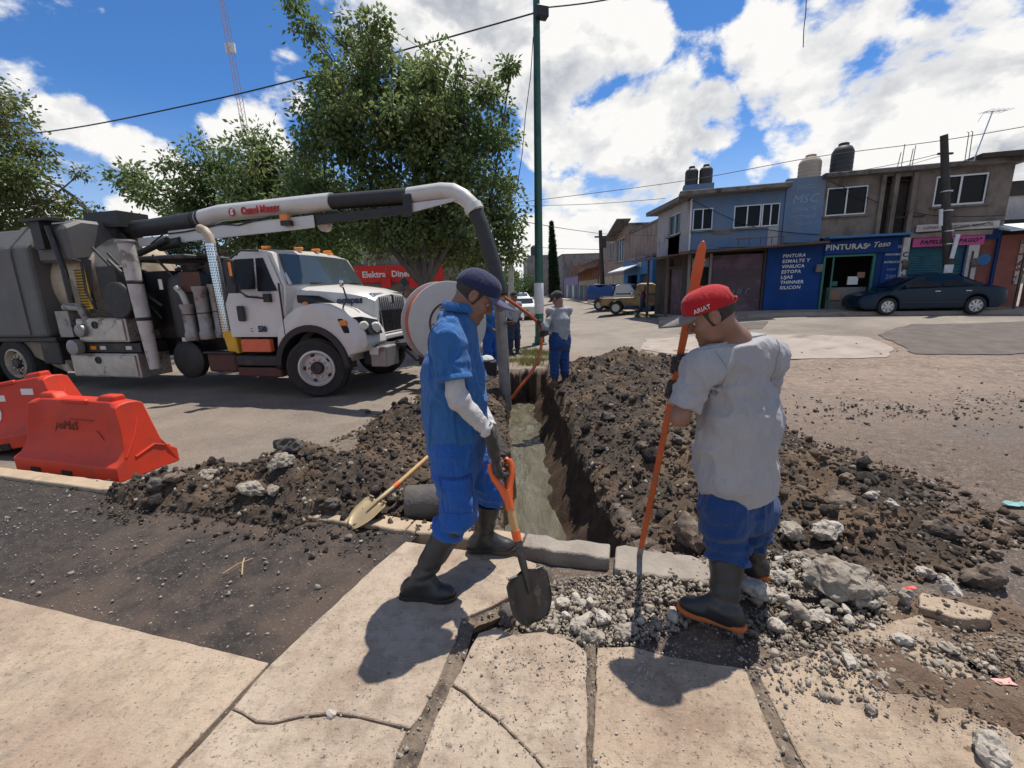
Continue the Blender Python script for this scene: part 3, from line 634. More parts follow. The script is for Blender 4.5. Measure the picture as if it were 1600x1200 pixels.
tag(scatter('loose_stones', zpts(q, -.0), np.clip(rng.lognormal(-5.0, .6, len(q)), .002, .022), CHIPS, MATS['stone_brown'], 16), 'brown pebbles in the drifted earth at lower right', 'loose stones', kind='stuff')
# dirt in the wide joints between the slabs: a ragged, crumbly filling
pm('joint_dirt', (.12, .090, .066), (.20, .155, .115), 30, .95, bump=.9, bscale=90, c3=(.06, .046, .036), scale3=9, lo3=.5, hi3=.62, world_space=True)
jm = MB(); crumbs = []; rs = random.Random(77)
for P, W, zt in (([(420, 1034), (362, 1106), (268, 1204)], .014, -.008), ([(722, 958), (708, 1005), (686, 1055), (648, 1135), (618, 1205)], .045, -.008), ([(922, 1000), (923, 1100), (921, 1205)], .016, -.010), ([(1172, 1040), (1205, 1110), (1245, 1205)], .040, -.012), ([(368, 1108), (400, 1130), (470, 1121), (540, 1117), (640, 1141)], .012, -.014), ([(705, 1068), (745, 1100), (800, 1150), (850, 1205)], .012, -.016), ([(838, 890), (800, 935), (725, 965)], .03, -.02)):
    pts = []; raw = [G(*p) for p in P]
    for a, b in zip(raw, raw[1:]):
        k = max(2, int((b - a).length / .018)); pts += [a.lerp(b, i / k) for i in range(k)]
    pts.append(raw[-1]); L0, R0 = [], []
    rows = []
    for i, p in enumerate(pts):
        d = (pts[min(i + 1, len(pts) - 1)] - pts[max(i - 1, 0)]).normalized(); n = Vector((-d.y, d.x, 0)); rows.append([tuple(p + n * W * t + Vector((0, 0, zt - .012 * abs(t) + rs.uniform(-.004, .004)))) for t in (-1.6, -1, -.5, 0, .5, 1, 1.6)])
        for _ in range(1 + int(W * 60)):
            if rs.random() < .5: crumbs.append(tuple(p + n * W * rs.uniform(-1, 1) + Vector((0, 0, zt - .002))))
    jm.grid(rows)
jm.build('joint_dirt', MATS['joint_dirt'], pavement, smooth=True)['kind'] = 'stuff'
S = np.clip(np.random.default_rng(4).lognormal(-5.1, .55, len(crumbs)), .003, .018)
tag(scatter('joint_crumbs', np.array(crumbs), S, CHIPS, MATS['stone_grey'], 12), 'crumbs and grit in the joints of the pavement', 'crumbs', kind='stuff')

# ---- the stones one can pick out singly
ROCKS = [  # px, py, length (m), material, label
 (450, 703, .26, 'stone_dark', 'large black clod crowning the left soil heap below the truck bumper'),
 (440, 728, .20, 'stone_grey', 'long grey stone leaning on the left soil heap under the black clod'),
 (330, 745, .17, 'stone_grey', 'flat grey slab piece on the left heap nearest the red barrier'),
 (395, 772, .21, 'stone_grey', 'rounded grey and dark boulder at the kerb foot of the left heap'),
 (428, 772, .13, 'stone_grey', 'pale half-buried stone beside the rounded boulder at the heap foot'),
 (245, 760, .17, 'stone_dark', 'dark stone at the tip of the left heap by the barrier foot'),
 (275, 752, .14, 'stone_brown', 'brown stone on the tip of the left heap above the kerb'),
 (520, 790, .13, 'stone_dark', 'dark stone at the heap edge left of the lying shovel'),
 (575, 645, .10, 'stone_dark', 'small dark block standing alone beside the asphalt left of the worker'),
 (198, 810, .055, 'stone_dark', 'single black pebble on the brown silt of the dark strip'),
 (489, 864, .055, 'stone_brown', 'pale brown pebble lying by itself on the dark strip'),
 (545, 840, .06, 'stone_brown', 'reddish stone on the dark strip below the lying shovel'),
 (1237, 838, .20, 'stone_grey', 'big grey stone with brown top behind the boots of the worker in grey'),
 (1290, 835, .19, 'stone_pale', 'pale slanting block right of the big grey stone'),
 (1315, 790, .22, 'stone_brown', 'dark rust-brown block in the soil right of the worker in grey'),
 (1362, 778, .10, 'stone_pale', 'whitish stone behind the rust-brown block'),
 (1392, 793, .10, 'stone_pale', 'flat whitish stone right of the rust-brown block'),
 (1365, 735, .13, 'stone_brown', 'brown stone topmost on the thin edge of the right soil bank'),
 (1322, 750, .13, 'stone_brown', 'tan stone lying on the edge of the right soil bank'),
 (1310, 918, .33, 'stone_grey', 'largest broken concrete slab piece right of the worker in grey'),
 (1362, 925, .13, 'stone_grey', 'grey chunk touching the largest concrete slab piece'),
 (1255, 880, .17, 'stone_grey', 'rough grey chunk between the boot and the largest slab piece'),
 (1180, 930, .16, 'stone_pale', 'pale chunk right behind the orange-soled boot'),
 (1478, 920, .14, 'stone_pale', 'rounded whitish stone lying near the right edge'),
 (1445, 900, .11, 'stone_pale', 'pale stone left of the rounded whitish one'),
 (1410, 935, .11, 'stone_grey', 'grey stone marked with a red scrap at the right'),
 (1540, 912, .22, 'stone_brown', 'dark brown clod beyond the rounded whitish stone'),
 (1470, 835, .19, 'stone_brown', 'tan clod alone on the trodden dirt at the right'),
 (1445, 775, .08, 'stone_dark', 'dark stone alone on the trodden dirt'),
 (1470, 778, .07, 'stone_dark', 'second dark stone on the trodden dirt, further right'),
 (1555, 868, .09, 'stone_brown', 'brown clod on the dirt near the right edge'),
 (1412, 997, .09, 'stone_pale', 'long pale fragment on the grit-covered slab at the right'),
 (1328, 1030, .07, 'stone_pale', 'pale lump on the bare slab right of the shadow'),
 (1363, 1105, .06, 'stone_grey', 'round speckled pebble on the slab at lower right'),
 (1550, 1175, .13, 'stone_pale', 'pointed pale shard in the bottom right corner'),
 (1480, 1010, .08, 'stone_grey', 'grey lump on the brown soil edge at lower right'),
 (517, 1114, .045, 'stone_pale', 'white crumb sitting on the crack of the pavement slab'),
 (1215, 965, .11, 'stone_pale', 'pale rubble lump at the heel of the orange-soled boot'),
 (1247, 960, .11, 'stone_grey', 'grey rubble lump two steps right of the orange-soled boot'),
 (1275, 965, .09, 'stone_pale', 'small pale rubble lump under the largest slab piece'),
 (1210, 905, .12, 'stone_pale', 'pale rubble lump above the heel of the boot'),
 (1150, 905, .10, 'stone_grey', 'grey lump between the two boots of the worker in grey'),
 (905, 965, .10, 'stone_pale', 'pale broken lump right of the shovel blade'),
 (940, 955, .09, 'stone_pale', 'whitish lump beside the kerb rubble in the middle'),
 (865, 965, .09, 'stone_grey', 'grey lump just right of the shovel blade tip'),
 (925, 985, .12, 'stone_grey', 'wide grey lump on the top edge of the middle slab'),
 (975, 975, .10, 'stone_grey', 'grey lump inside the shadow of the digging bar'),
 (880, 930, .08, 'stone_pale', 'pale lump below the broken kerb face'),
 (795, 960, .12, 'stone_dark', 'dark stone in the hole left of the shovel blade'),
 (1075, 850, .28, 'stone_brown', 'tall brown asphalt block on the trench rim beside the digging bar'),
 (1005, 700, .12, 'stone_brown', 'brown clod on the rim of the right soil bank near the orange bar'),
 (950, 655, .16, 'stone_dark', 'dark asphalt slab on the right soil bank above the trench wall'),
 (1060, 690, .13, 'stone_dark', 'dark lump on the right soil bank just behind the orange bar'),
 (925, 575, .16, 'stone_dark', 'dark asphalt flake on the far part of the right bank by the man in boots'),
 (1000, 580, .22, 'stone_dark', 'wide asphalt flake on the crest of the right bank'),
]
for i, (px, py, L_, mat, lab) in enumerate(ROCKS):
    p = G(px, py + 682 * L_ * .22 / 3.0, 0.0); x, y = p.x, p.y
    hl, hr = float(heap_h('left', x, y)), float(heap_h('right', x, y)); z0 = -.01
    if y > kerb_y(x) + .1: z0 = ground_z(x, y)
    elif y > 1.75 and x > .05: z0 = -.04
    h = max(hl if x < 0 else hr, 0)
    if h > -.03 and y > kerb_y(x) - .3:    # slide towards the eye until the sight line meets the heap
        y = max(y - 2.2, 1.2)
        for k in range(220):
            q = at(px, py, y)
            hh = float(heap_h('left' if x < 0 else 'right', q.x, q.y)); zz = float(base_np(q.x, q.y)) + max(hh, 0)
            if q.z <= zz + .01: 
                x, y, z0 = q.x, q.y, zz; break
            y += .015; x = at(px, py, y).x
    rs = random.Random(i * 7 + 1); V, F = rock_mesh(700 + i, 18, (1, rs.uniform(.6, .8), rs.uniform(.45, .62)), .20, 3 if L_ > .09 else 2)
    a = rs.uniform(0, 6.28); Rz = np.array(Matrix.Rotation(a if L_ < .25 else rs.uniform(-.4, .3), 3, 'Z') @ Matrix.Rotation(rs.uniform(-.3, .3), 3, 'Y')); s = L_ * .60
    if i == 49: Rz = np.array(Matrix.Rotation(1.3, 3, 'Z') @ Matrix.Rotation(-1.0, 3, 'Y'))
    o = npmesh('stone', (V @ Rz.T) * s, F, MATS[mat], angle=22); o.location = (x, y, z0 + s * .36); tag(o, lab, 'stone', 'loose stones one can pick out')
# nameless rubble pieces, all alike: pale lumps poured over the pavement edge
GR = 'pale concrete rubble beside the worker in grey'
vars_ = []
for k in range(6):
    V, F = rock_mesh(900 + k, 13, (1, .8, .62), .10, 1); me = npmesh('rubble_lump', V, F, MATS['stone_pale' if k % 2 else 'stone_grey'], angle=20); vars_.append(me)
rs = random.Random(4); q = np.concatenate([disc(70, (1.52, 2.08), (.42, .26), rng), disc(26, (.45, 1.95), (.36, .14), rng), disc(34, (1.7, 1.7), (.5, .22), rng)])
for i, (x, y) in enumerate(q):
    o = vars_[i] if i < 6 else vars_[i % 6].copy()
    if i >= 6: col.objects.link(o)
    s = rs.uniform(.018, .048) if i < 96 else rs.uniform(.010, .028); z = -.05 if (y > 1.78 and x < 1.1) else (-.03 if y > 1.8 else -.008)
    o.scale = (s, s, s); o.location = (x, y, z + s * .3); o.rotation_euler = (rs.uniform(-.5, .5), rs.uniform(-.5, .5), rs.uniform(0, 6.28))
    tag(o, ['pale rubble lump in the spill behind the heels of the worker in grey', 'pale rubble lump in the broken bed between shovel blade and digging bar', 'pale rubble lump spilled onto the brown slab at lower right'][0 if i < 70 else (1 if i < 96 else 2)], 'rubble', GR)
# concrete pipe stub, straw, scraps
pm('pipe_concrete', (.075, .066, .060), (.125, .11, .098), 7, .9, bump=.5, bscale=40, c3=(.30, .28, .26), scale3=5, lo3=.66, hi3=.72)
m = MB(); R_o, R_i, Lp = .135, .105, .52
m.lathe([(R_i, .02), (R_i, 0), (R_o - .01, 0), (R_o, .012), (R_o, Lp), (R_i, Lp), (R_i, .02)], (0, 0, 0), (1, .12, .0), 30)
o = m.build('pipe_stub', MATS['pipe_concrete'], smooth=True, angle=50); p = G(618, 822); o.location = (p.x + .02, p.y + .25, ground_z(p.x, p.y) + .14); tag(o, 'stub of dark concrete pipe lying behind the leg of the blue-shirted worker', 'pipe')
pm('straw', (.42, .30, .15)); m = MB(); a, b = G(348, 896, -.01), G(395, 872, -.01); m.tube([a, a.lerp(b, .5) + Vector((0, 0, .012)), b], .0025, 5); tag(m.build('dry_stalk', MATS['straw'], smooth=True), 'long dry stalk lying flat on the dark strip', 'stalk')
m = MB(); a, b = G(378, 898, -.01), G(382, 872, -.01); m.tube([a, a.lerp(b, .5) + Vector((0, 0, .02)), b], .004, 5); tag(m.build('dry_stalk', MATS['straw'], smooth=True), 'short thick dry stalk crossing the long one', 'stalk')
pm('litter_red', (.55, .04, .03), rough=.5); pm('litter_teal', (.18, .36, .34), rough=.6); pm('litter_pink', (.62, .33, .28), rough=.6)
for px, py, s, mt, lab in ((1419, 934, .022, 'litter_red', 'tiny red plastic scrap on a grey stone'), (1590, 772, .07, 'litter_teal', 'pale teal rag on the dirt at the right edge'), (1568, 1064, .035, 'litter_pink', 'pink paper scrap on the dark soil at lower right')):
    p = G(px, py); m = MB(); rs = random.Random(px); m.grid([[(s * (i - 1.5) * .7 + rs.uniform(-.2, .2) * s, s * (j - 1) * .5 + rs.uniform(-.15, .15) * s, .012 + rs.uniform(0, .25) * s) for j in range(3)] for i in range(4)])
    o = m.build('litter_scrap', MATS[mt], solid=.002); o.location = (p.x, p.y, (.045 if mt == 'litter_red' else (-.02 if mt == 'litter_pink' else ground_z(p.x, p.y)))); tag(o, lab, 'litter')
# ------------------------------------------------------------------ buildings
def wallmat(name, c1, c2, c3, s3=1.3, lo3=.47, hi3=.68, bump=.35):
    return pm(name, c1, c2, 2.2, .92, bump=bump, bscale=30, c3=c3, scale3=s3, lo3=lo3, hi3=hi3, spec=.2, stretch=(1, 1, .55))
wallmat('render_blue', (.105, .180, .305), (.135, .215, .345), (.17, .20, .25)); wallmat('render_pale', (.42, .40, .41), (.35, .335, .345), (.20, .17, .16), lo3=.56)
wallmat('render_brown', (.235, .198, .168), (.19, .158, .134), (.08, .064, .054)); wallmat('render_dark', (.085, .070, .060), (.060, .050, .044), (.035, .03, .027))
wallmat('paint_blue', (.012, .050, .190), (.016, .060, .22), (.02, .045, .12)); wallmat('render_pink', (.33, .245, .205), (.27, .20, .17), (.17, .125, .105)); wallmat('render_grey', (.25, .235, .22), (.20, .185, .175), (.12, .11, .10))
wallmat('brick_red', (.24, .095, .05), (.19, .075, .042), (.30, .22, .17)); wallmat('render_white', (.58, .57, .56), (.48, .47, .46), (.30, .28, .26)); wallmat('render_lilac', (.30, .24, .40), (.26, .21, .35), (.2, .17, .22)); wallmat('render_cream', (.46, .40, .28), (.38, .33, .24), (.24, .2, .15))
pm('slab_edge', (.20, .19, .18), (.13, .12, .11), 4, .9, c3=(.06, .05, .045), scale3=1.5); pm('rusty', (.085, .045, .030), (.14, .075, .045), 5, .8, bump=.2, c3=(.05, .04, .036), scale3=1.5)
pm('alu', (.55, .55, .55), rough=.4, metal=.7); pm('alu_white', (.62, .62, .62), rough=.5); pm('dark_glass', (.010, .012, .014), rough=.22, spec=.16); pm('mid_glass', (.05, .065, .08), rough=.1, spec=.6)
pm('shutter_purple', (.105, .070, .082), (.080, .055, .066), 3, .7, c3=(.17, .10, .14), scale3=1.1, lo3=.5, hi3=.62); pm('shutter_teal', (.022, .115, .155), (.03, .135, .175), 3, .7, c3=(.035, .07, .09), scale3=1.2)
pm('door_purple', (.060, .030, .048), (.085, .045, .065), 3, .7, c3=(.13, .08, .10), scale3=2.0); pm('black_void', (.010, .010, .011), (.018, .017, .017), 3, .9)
pm('letter_white', (.72, .72, .70), rough=.8); pm('letter_cream', (.62, .58, .46), rough=.8); pm('letter_faded', (.055, .075, .11), rough=.9); pm('letter_palefade', (.27, .32, .40), rough=.9); pm('letter_black', (.02, .018, .022), rough=.8); pm('pink_sign', (.52, .085, .26), (.46, .075, .23), 4, .7); pm('sign_white', (.58, .55, .52), (.46, .42, .39), 5, .8); pm('green_rail', (.03, .16, .11), rough=.6)
pm('trim_black_w', (.02, .02, .02), rough=.8); pm('plastic_black', (.025, .026, .028), (.035, .036, .038), 3, .6); pm('plastic_beige', (.46, .37, .29), (.40, .32, .25), 3, .7); pm('paint_yellow', (.42, .40, .04), rough=.8); pm('tile_red', (.24, .07, .045), (.17, .05, .035), 4, .6)
pm('blue_trim', (.03, .14, .32), (.04, .16, .34), 3, .7); pm('red_brand', (.62, .025, .020), rough=.5); pm('cardboard', (.33, .21, .12), rough=.9); pm('tarp_blue', (.02, .07, .25), rough=.5, bump=.3, bscale=10); pm('tarp_black', (.012, .012, .014), rough=.6, bump=.3, bscale=10); pm('tent_white', (.66, .66, .66), rough=.7)

def wall_mb(mb, x0, x1, z0, z1, holes, y=0.0, th=.2):
    """a wall of blocks round its openings (x0, x1, z0, z1)"""
    xs = sorted({x0, x1, *[v for h in holes for v in h[:2] if x0 < v < x1]})
    for a, b in zip(xs, xs[1:]):
        c = (a + b) / 2; cuts = sorted([(max(h[2], z0), min(h[3], z1)) for h in holes if h[0] < c < h[1]]); z = z0
        for lo, hi in cuts + [(z1, z1)]:
            if lo > z + 1e-4: mb.box(((a + b) / 2, y + th / 2, (z + lo) / 2), (b - a, th, lo - z))
            z = max(z, hi)
    return mb
def window(parent, u0, u1, z0, z1, n=2, y=.06, frame='alu', glass='dark_glass', w=.045, sill=True):
    m = MB(); W = u1 - u0; Hh = z1 - z0
    for zz in (z0 + w / 2, z1 - w / 2): m.box(((u0 + u1) / 2, y, zz), (W, .05, w))
    for i in range(n + 1): m.box((u0 + w / 2 + (W - w) * i / n, y, (z0 + z1) / 2), (w, .046, Hh - 2 * w))
    f = m.build('window', MATS[frame], parent)
    for i in range(n):
        a = u0 + W * i / n; MB().box((a + W / n / 2, y + .03 + .006 * (i % 2), (z0 + z1) / 2), (W / n - w, .008, Hh - w)).build('pane', MATS[glass], f)
    if sill: MB().box(((u0 + u1) / 2, -.02, z0 - .05), (W + .16, .16, .06)).build('sill', MATS['slab_edge'], f)
    return f
def shutter(parent, u0, u1, z0, z1, y, mat, step=.085):
    m = MB(); k = int((z1 - z0) / step)
    prof = []
    for i in range(k): prof += [(y, z0 + i * step), (y - .018, z0 + i * step + .03), (y - .018, z0 + i * step + .06)]
    prof.append((y, z0 + k * step)); m.grid([[(u, a, b) for a, b in prof] for u in (u0, u1)])
    return m.build('shutter', MATS[mat], parent, solid=.01)
PI = math.pi; UP = (PI / 2, 0, 0)
ang = R(-17); SC = Vector((7.6, 18.8, 0))
def FP(u, off=0.0): return SC + Vector((math.cos(ang), math.sin(ang), 0)) * u + Vector((-math.sin(ang), math.cos(ang), 0)) * off

# -- the corner house with the blue upper floor
ch = thing('corner_house', 'two-storey corner house with faded blue upper floor above the shuttered shops', 'house', SC, ang)
holes = [(-.02, .74, 3.74, 4.58), (1.50, 3.13, 3.73, 4.58), (0, .74, .2, 2.55), (.80, 2.72, .2, 2.82)]
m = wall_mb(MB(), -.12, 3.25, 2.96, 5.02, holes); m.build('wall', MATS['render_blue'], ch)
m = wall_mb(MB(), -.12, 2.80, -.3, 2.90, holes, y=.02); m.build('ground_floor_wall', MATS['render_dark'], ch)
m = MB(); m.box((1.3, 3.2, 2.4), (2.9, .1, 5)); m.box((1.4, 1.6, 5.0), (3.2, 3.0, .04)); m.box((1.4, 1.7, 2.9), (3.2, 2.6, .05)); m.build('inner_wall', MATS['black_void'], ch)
m = MB(); m.box((1.35, 1.3, 5.10), (3.9, 3.9, .17)); m.build('roof', MATS['slab_edge'], ch, bevel=.02)
m = MB(); m.box((2.94, -.012, 3.35), (.36, .02, .70)); m.build('panel', MATS['render_pale'], ch)
m = MB(); m.box((1.12, -.012, 3.6), (.72, .02, .16)); m.build('panel', MATS['render_grey'], ch)
window(ch, -.02, .74, 3.74, 4.58, 2); window(ch, 1.50, 2.48, 3.73, 4.58, 2); window(ch, 2.50, 3.13, 3.73, 4.58, 2, sill=False)
m = MB(); m.tube([(-.10, -.04, 4.95), (-.10, -.04, 2.95)], .035, 8); m.build('drain_pipe', MATS['alu_white'], ch, smooth=True)
m = MB(); m.hexa([(-.5, -.95, 2.76), (4.6, -.95, 2.93), (4.6, .0, 2.93), (-.5, .0, 2.86), (-.5, -.95, 2.83), (4.6, -.95, 3.0), (4.6, .0, 3.0), (-.5, .0, 2.93)]); m.build('awning', MATS['rusty'], ch)
m = MB()
for i in range(5): m.box((1.6 + .38 * i, -.8, 3.12), (.025, .025, .24))
m.box((2.35, -.8, 3.24), (1.7, .025, .025)); m.build('railing', MATS['rusty'], ch)
shutter(ch, .82, 2.70, .25, 2.80, .10, 'shutter_purple')
m = MB(); m.box((.76, -.03, 1.5), (.10, .12, 2.6)); m.box((-.06, -.03, 1.5), (.10, .12, 2.6)); m.build('door_post', MATS['render_grey'], ch)
sg = MB().box((.36, -.02, 2.45), (.66, .03, .36)).build('sign', MATS['render_grey'], ch)
text('TLAPA\nLERIA', .14, MATS['letter_white'], sg, (.36, -.04, 2.45), UP, space=1.1).name = 'lettering'
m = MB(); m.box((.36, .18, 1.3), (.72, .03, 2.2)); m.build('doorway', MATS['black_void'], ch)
text('J R E', .34, MATS['letter_palefade'], ch, (1.95, .075, 1.22), UP, 'graffiti', shear=.3, extrude=.001)
# its end wall along the side street
lw = bpy.data.objects.new('side_wall', None); col.objects.link(lw); lw.parent = ch; lw.matrix_local = Matrix.Rotation(-ang, 4, 'Z') @ Matrix.Translation((0, 5.0, 0)) @ Matrix.Rotation(-PI / 2, 4, 'Z')
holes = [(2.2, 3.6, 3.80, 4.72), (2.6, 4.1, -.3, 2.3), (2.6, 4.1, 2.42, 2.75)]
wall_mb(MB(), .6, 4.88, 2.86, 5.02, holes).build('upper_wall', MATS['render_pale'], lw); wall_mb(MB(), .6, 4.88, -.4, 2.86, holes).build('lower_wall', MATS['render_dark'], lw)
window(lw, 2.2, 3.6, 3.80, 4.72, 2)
m = MB(); m.hexa([(.2, -.5, 5.02), (5.3, -.35, 5.02), (5.3, .5, 5.02), (.2, .5, 5.02), (.2, -.5, 5.20), (5.3, -.35, 5.20), (5.3, .5, 5.20), (.2, .5, 5.20)]); m.build('eave', MATS['slab_edge'], lw)
m = MB(); m.hexa([(-.6, -.9, 2.80), (5.0, -.9, 2.74), (5.0, -.01, 2.84), (-.6, -.01, 2.9), (-.6, -.9, 2.87), (5.0, -.9, 2.81), (5.0, -.01, 2.91), (-.6, -.01, 2.97)]); m.build('awning', MATS['rusty'], lw)
m = MB(); m.box((3.35, .10, 1.2), (1.5, .05, 2.3)); m.build('door', MATS['door_purple'], lw)
m = MB()
for i in range(5): m.box((2.65 + .35 * i, .07, 2.58), (.03, .03, .34))
m.box((3.35, .14, 2.58), (1.5, .02, .34)); m.build('transom', MATS['rusty'], lw)
for u in (1.9, 4.55): MB().box((u, -.8, 1.3), (.09, .09, 2.95)).build('awning_post', MATS['rusty'], lw)

# -- blue paint shop and the brown rendered house over it
bh = thing('shop_building', 'brown rendered two-storey building with paint shop and stationery shop below', 'building', SC, ang)
wall_mb(MB(), 3.26, 4.54, 3.02, 5.40, [], y=-.05, th=.3).build('gable_wall', MATS['render_blue'], bh)
for s, z, h in (('PINTU', 5.05, .22), ('MSC', 4.62, .44), ('ESMALTE', 4.25, .20), ('PINTURAS', 3.98, .18), ('VINILICA', 3.72, .15)):
    text(s, h, MATS['letter_palefade'], bh, (3.9, -.06, z), (PI / 2, -.02, 0), 'faded_lettering', shear=.25, extrude=.002)
holes = [(4.64, 5.95, 3.96, 4.96), (7.93, 9.42, 4.05, 5.06), (6.36, 6.66, 3.2, 5.2), (6.8, 7.25, 3.2, 5.15)]
wall_mb(MB(), 4.55, 10.05, 3.16, 5.28, holes).build('wall', MATS['render_brown'], bh)
wall_mb(MB(), 2.82, 4.70, .1, 2.92, [], y=-.01, th=.18).build('painted_wall', MATS['paint_blue'], bh)
wall_mb(MB(), 4.70, 10.05, .2, 3.16, [(4.75, 6.42, .3, 2.52), (7.44, 9.12, .3, 2.72), (9.5, 10.0, .3, 2.85)]).build('ground_floor_wall', MATS['paint_blue'], bh)
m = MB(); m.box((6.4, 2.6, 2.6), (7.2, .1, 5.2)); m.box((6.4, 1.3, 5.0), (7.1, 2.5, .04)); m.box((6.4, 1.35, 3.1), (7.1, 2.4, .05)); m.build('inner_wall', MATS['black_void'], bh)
MB().box((7.35, 1.2, 5.36), (5.9, 3.0, .16)).build('roof', MATS['slab_edge'], bh, bevel=.02); MB().box((9.6, .9, 5.50), (1.6, 2.9, .14)).build('parapet', MATS['render_dark'], bh)
for u in (6.34, 6.74, 7.28): MB().box((u, -.05, 4.22), (.13, .14, 2.05)).build('pilaster', MATS['render_brown'], bh)
MB().box((6.75, .3, 4.2), (1.0, .04, 2.0)).build('recess', MATS['render_dark'], bh)
window(bh, 4.64, 5.95, 3.96, 4.96, 2); window(bh, 7.93, 9.42, 4.05, 5.06, 2, w=.06)
MB().box((7.3, -.02, 3.75), (.9, .05, .05)).build('ledge', MATS['render_dark'], bh)
MB().box((5.96, -.30, 3.13), (2.55, .6, .07)).build('canopy', MATS['blue_trim'], bh)
bs = MB().box((5.9, -.06, 2.80), (2.3, .10, .50)).build('sign_board', MATS['paint_blue'], bh)
text('PINTURAS', .27, MATS['letter_cream'], bs, (5.42, -.12, 2.79), UP, weight=.008, space=1.1); text('+ Teso', .27, MATS['letter_cream'], bs, (6.40, -.12, 2.82), (PI / 2, -.06, 0), shear=.35, weight=.004)
for i, s in enumerate(('PINTURA', 'ESMALTE Y', 'VINILICA', 'ESTOPA', 'LIJAS', 'THINNER', 'SILICON')): text(s, .175, MATS['letter_white'], bh, (3.36, -.018, 2.56 - i * .203), (PI / 2, -.015, 0), shear=.12, align='LEFT', weight=.004, space=1.12, extrude=.002)
mn = MB().box((6.98, -.02, 2.0), (.62, .03, 1.75)).build('price_board', MATS['paint_blue'], bh)
for i, (s, h) in enumerate((('COMEX', .13), ('PINTURAS', .11), ('ACRILICAS', .11), ('DESDE', .10), ('200', .22), ('LITRO', .12))): text(s, h, MATS['letter_white' if i < 3 else 'letter_palefade'], mn, (6.98, -.045, 2.72 - i * .27), UP, shear=.1)
MB().box((6.76, -.042, 2.72), (.14, .01, .13)).build('emblem', MATS['stone_brown'], mn)
# the open shop front: frame, counter, boxes
m = MB(); m.box((4.80, .0, 1.4), (.07, .10, 2.2)); m.box((6.40, .0, 1.4), (.07, .10, 2.2)); m.box((5.6, .0, 2.48), (1.66, .10, .07)); m.box((5.12, .05, 1.4), (.05, .06, 2.2)); m.build('shop_front_frame', MATS['green_rail'], bh)
MB().box((5.75, .5, .85), (1.3, .45, .9)).build('counter', MATS['render_grey'], bh)
for u, z, c, w in ((5.35, 1.0, 'cardboard', .42), (5.3, 1.45, 'green_rail', .2), (5.9, 1.55, 'letter_white', .34), (6.15, 1.75, 'cardboard', .24), (5.95, .7, 'cardboard', .4)): MB().box((u, .24, z), (w, .06, w * .9)).build('goods', MATS[c], bh)
# stationery shop
shutter(bh, 7.44, 9.12, .3, 2.70, .08, 'shutter_teal'); 
for i in range(5): text(('Pa', 'La', 'S', 'Oro', 'K')[i], .32, MATS['paint_yellow'], bh, (7.75 + .22 * i, .055, 1.55 - .09 * (i % 3)), UP, 'graffiti', shear=.3, extrude=.001)
ps = MB().box((8.5, -.10, 2.82), (2.05, .08, .30)).build('sign_board', MATS['pink_sign'], bh); text('PAPELERIA "PAGO"', .19, MATS['letter_black'], ps, (8.55, -.15, 2.82), UP, shear=.2, weight=.004, space=1.1)
MB().box((8.55, -.05, 3.07), (2.35, .12, .16)).build('lintel', MATS['render_pink'], bh)
bn = MB().box((8.7, -.09, 3.32), (2.35, .03, .24)).build('banner', MATS['sign_white'], bh); text('COPIAS  IMPRESIONES  REGALOS', .13, MATS['render_brown'], bn, (8.7, -.115, 3.32), UP, space=1.05)
MB().box((7.30, -.06, 1.65), (.20, .14, 2.75)).build('pillar', MATS['sign_white'], bh)
for i, s in enumerate('COPIAS'): text(s, .24, MATS['letter_black'], bh, (7.30, -.14, 2.42 - .26 * i), UP, weight=.005)
MB().box((9.30, -.05, 1.6), (.30, .12, 2.6)).build('pillar', MATS['sign_white'], bh); MB().box((9.28, -.12, 1.9), (.05, .03, 1.1)).build('stain', MATS['rusty'], bh)
MB().box((9.75, .12, 1.6), (.56, .04, 2.6)).build('door', MATS['tile_red'], bh); m = MB(); m.lathe([(.001, 0), (.2, .0), (.2, .02)], (9.72, .07, 2.15), (0, -1, 0), 20); m.build('round_sign', MATS['blue_trim'], bh)

for i, (a, b, sag) in enumerate((((-.1, 4.9), (4.5, 3.3), .35), ((3.3, 3.05), (10.0, 3.45), .2), ((4.6, 5.2), (10.0, 3.6), .5), ((1.0, 3.0), (7.2, 3.25), .15))):
    MB().tube([(a[0] + (b[0] - a[0]) * k / 10, -.10 - .05 * math.sin(k), a[1] + (b[1] - a[1]) * k / 10 - sag * math.sin(PI * k / 10)) for k in range(11)], .013, 5).build('facade_cable', MATS['trim_black_w'], bh if i else ch)
for u in (4.62, 7.36, 9.36): m_ = MB().box((u, -.12, 2.05), (.22, .12, .30)).build('meter_box', MATS['slab_edge'], bh, bevel=.02)
for u0, u1 in ((4.70, 4.98), (8.02, 8.25), (9.0, 9.3)): MB().grid([[(u0 + (u1 - u0) * i / 8, .17 + .02 * (i % 2), z) for z in (4.1, 4.95)] for i in range(9)]).build('curtain', MATS['render_cream'], bh)
for u0, u1 in ((.05, .3), (1.55, 1.8), (2.3, 2.46)): MB().grid([[(u0 + (u1 - u0) * i / 8, .17 + .02 * (i % 2), z) for z in (3.8, 4.55)] for i in range(9)]).build('curtain', MATS['render_white'], ch)
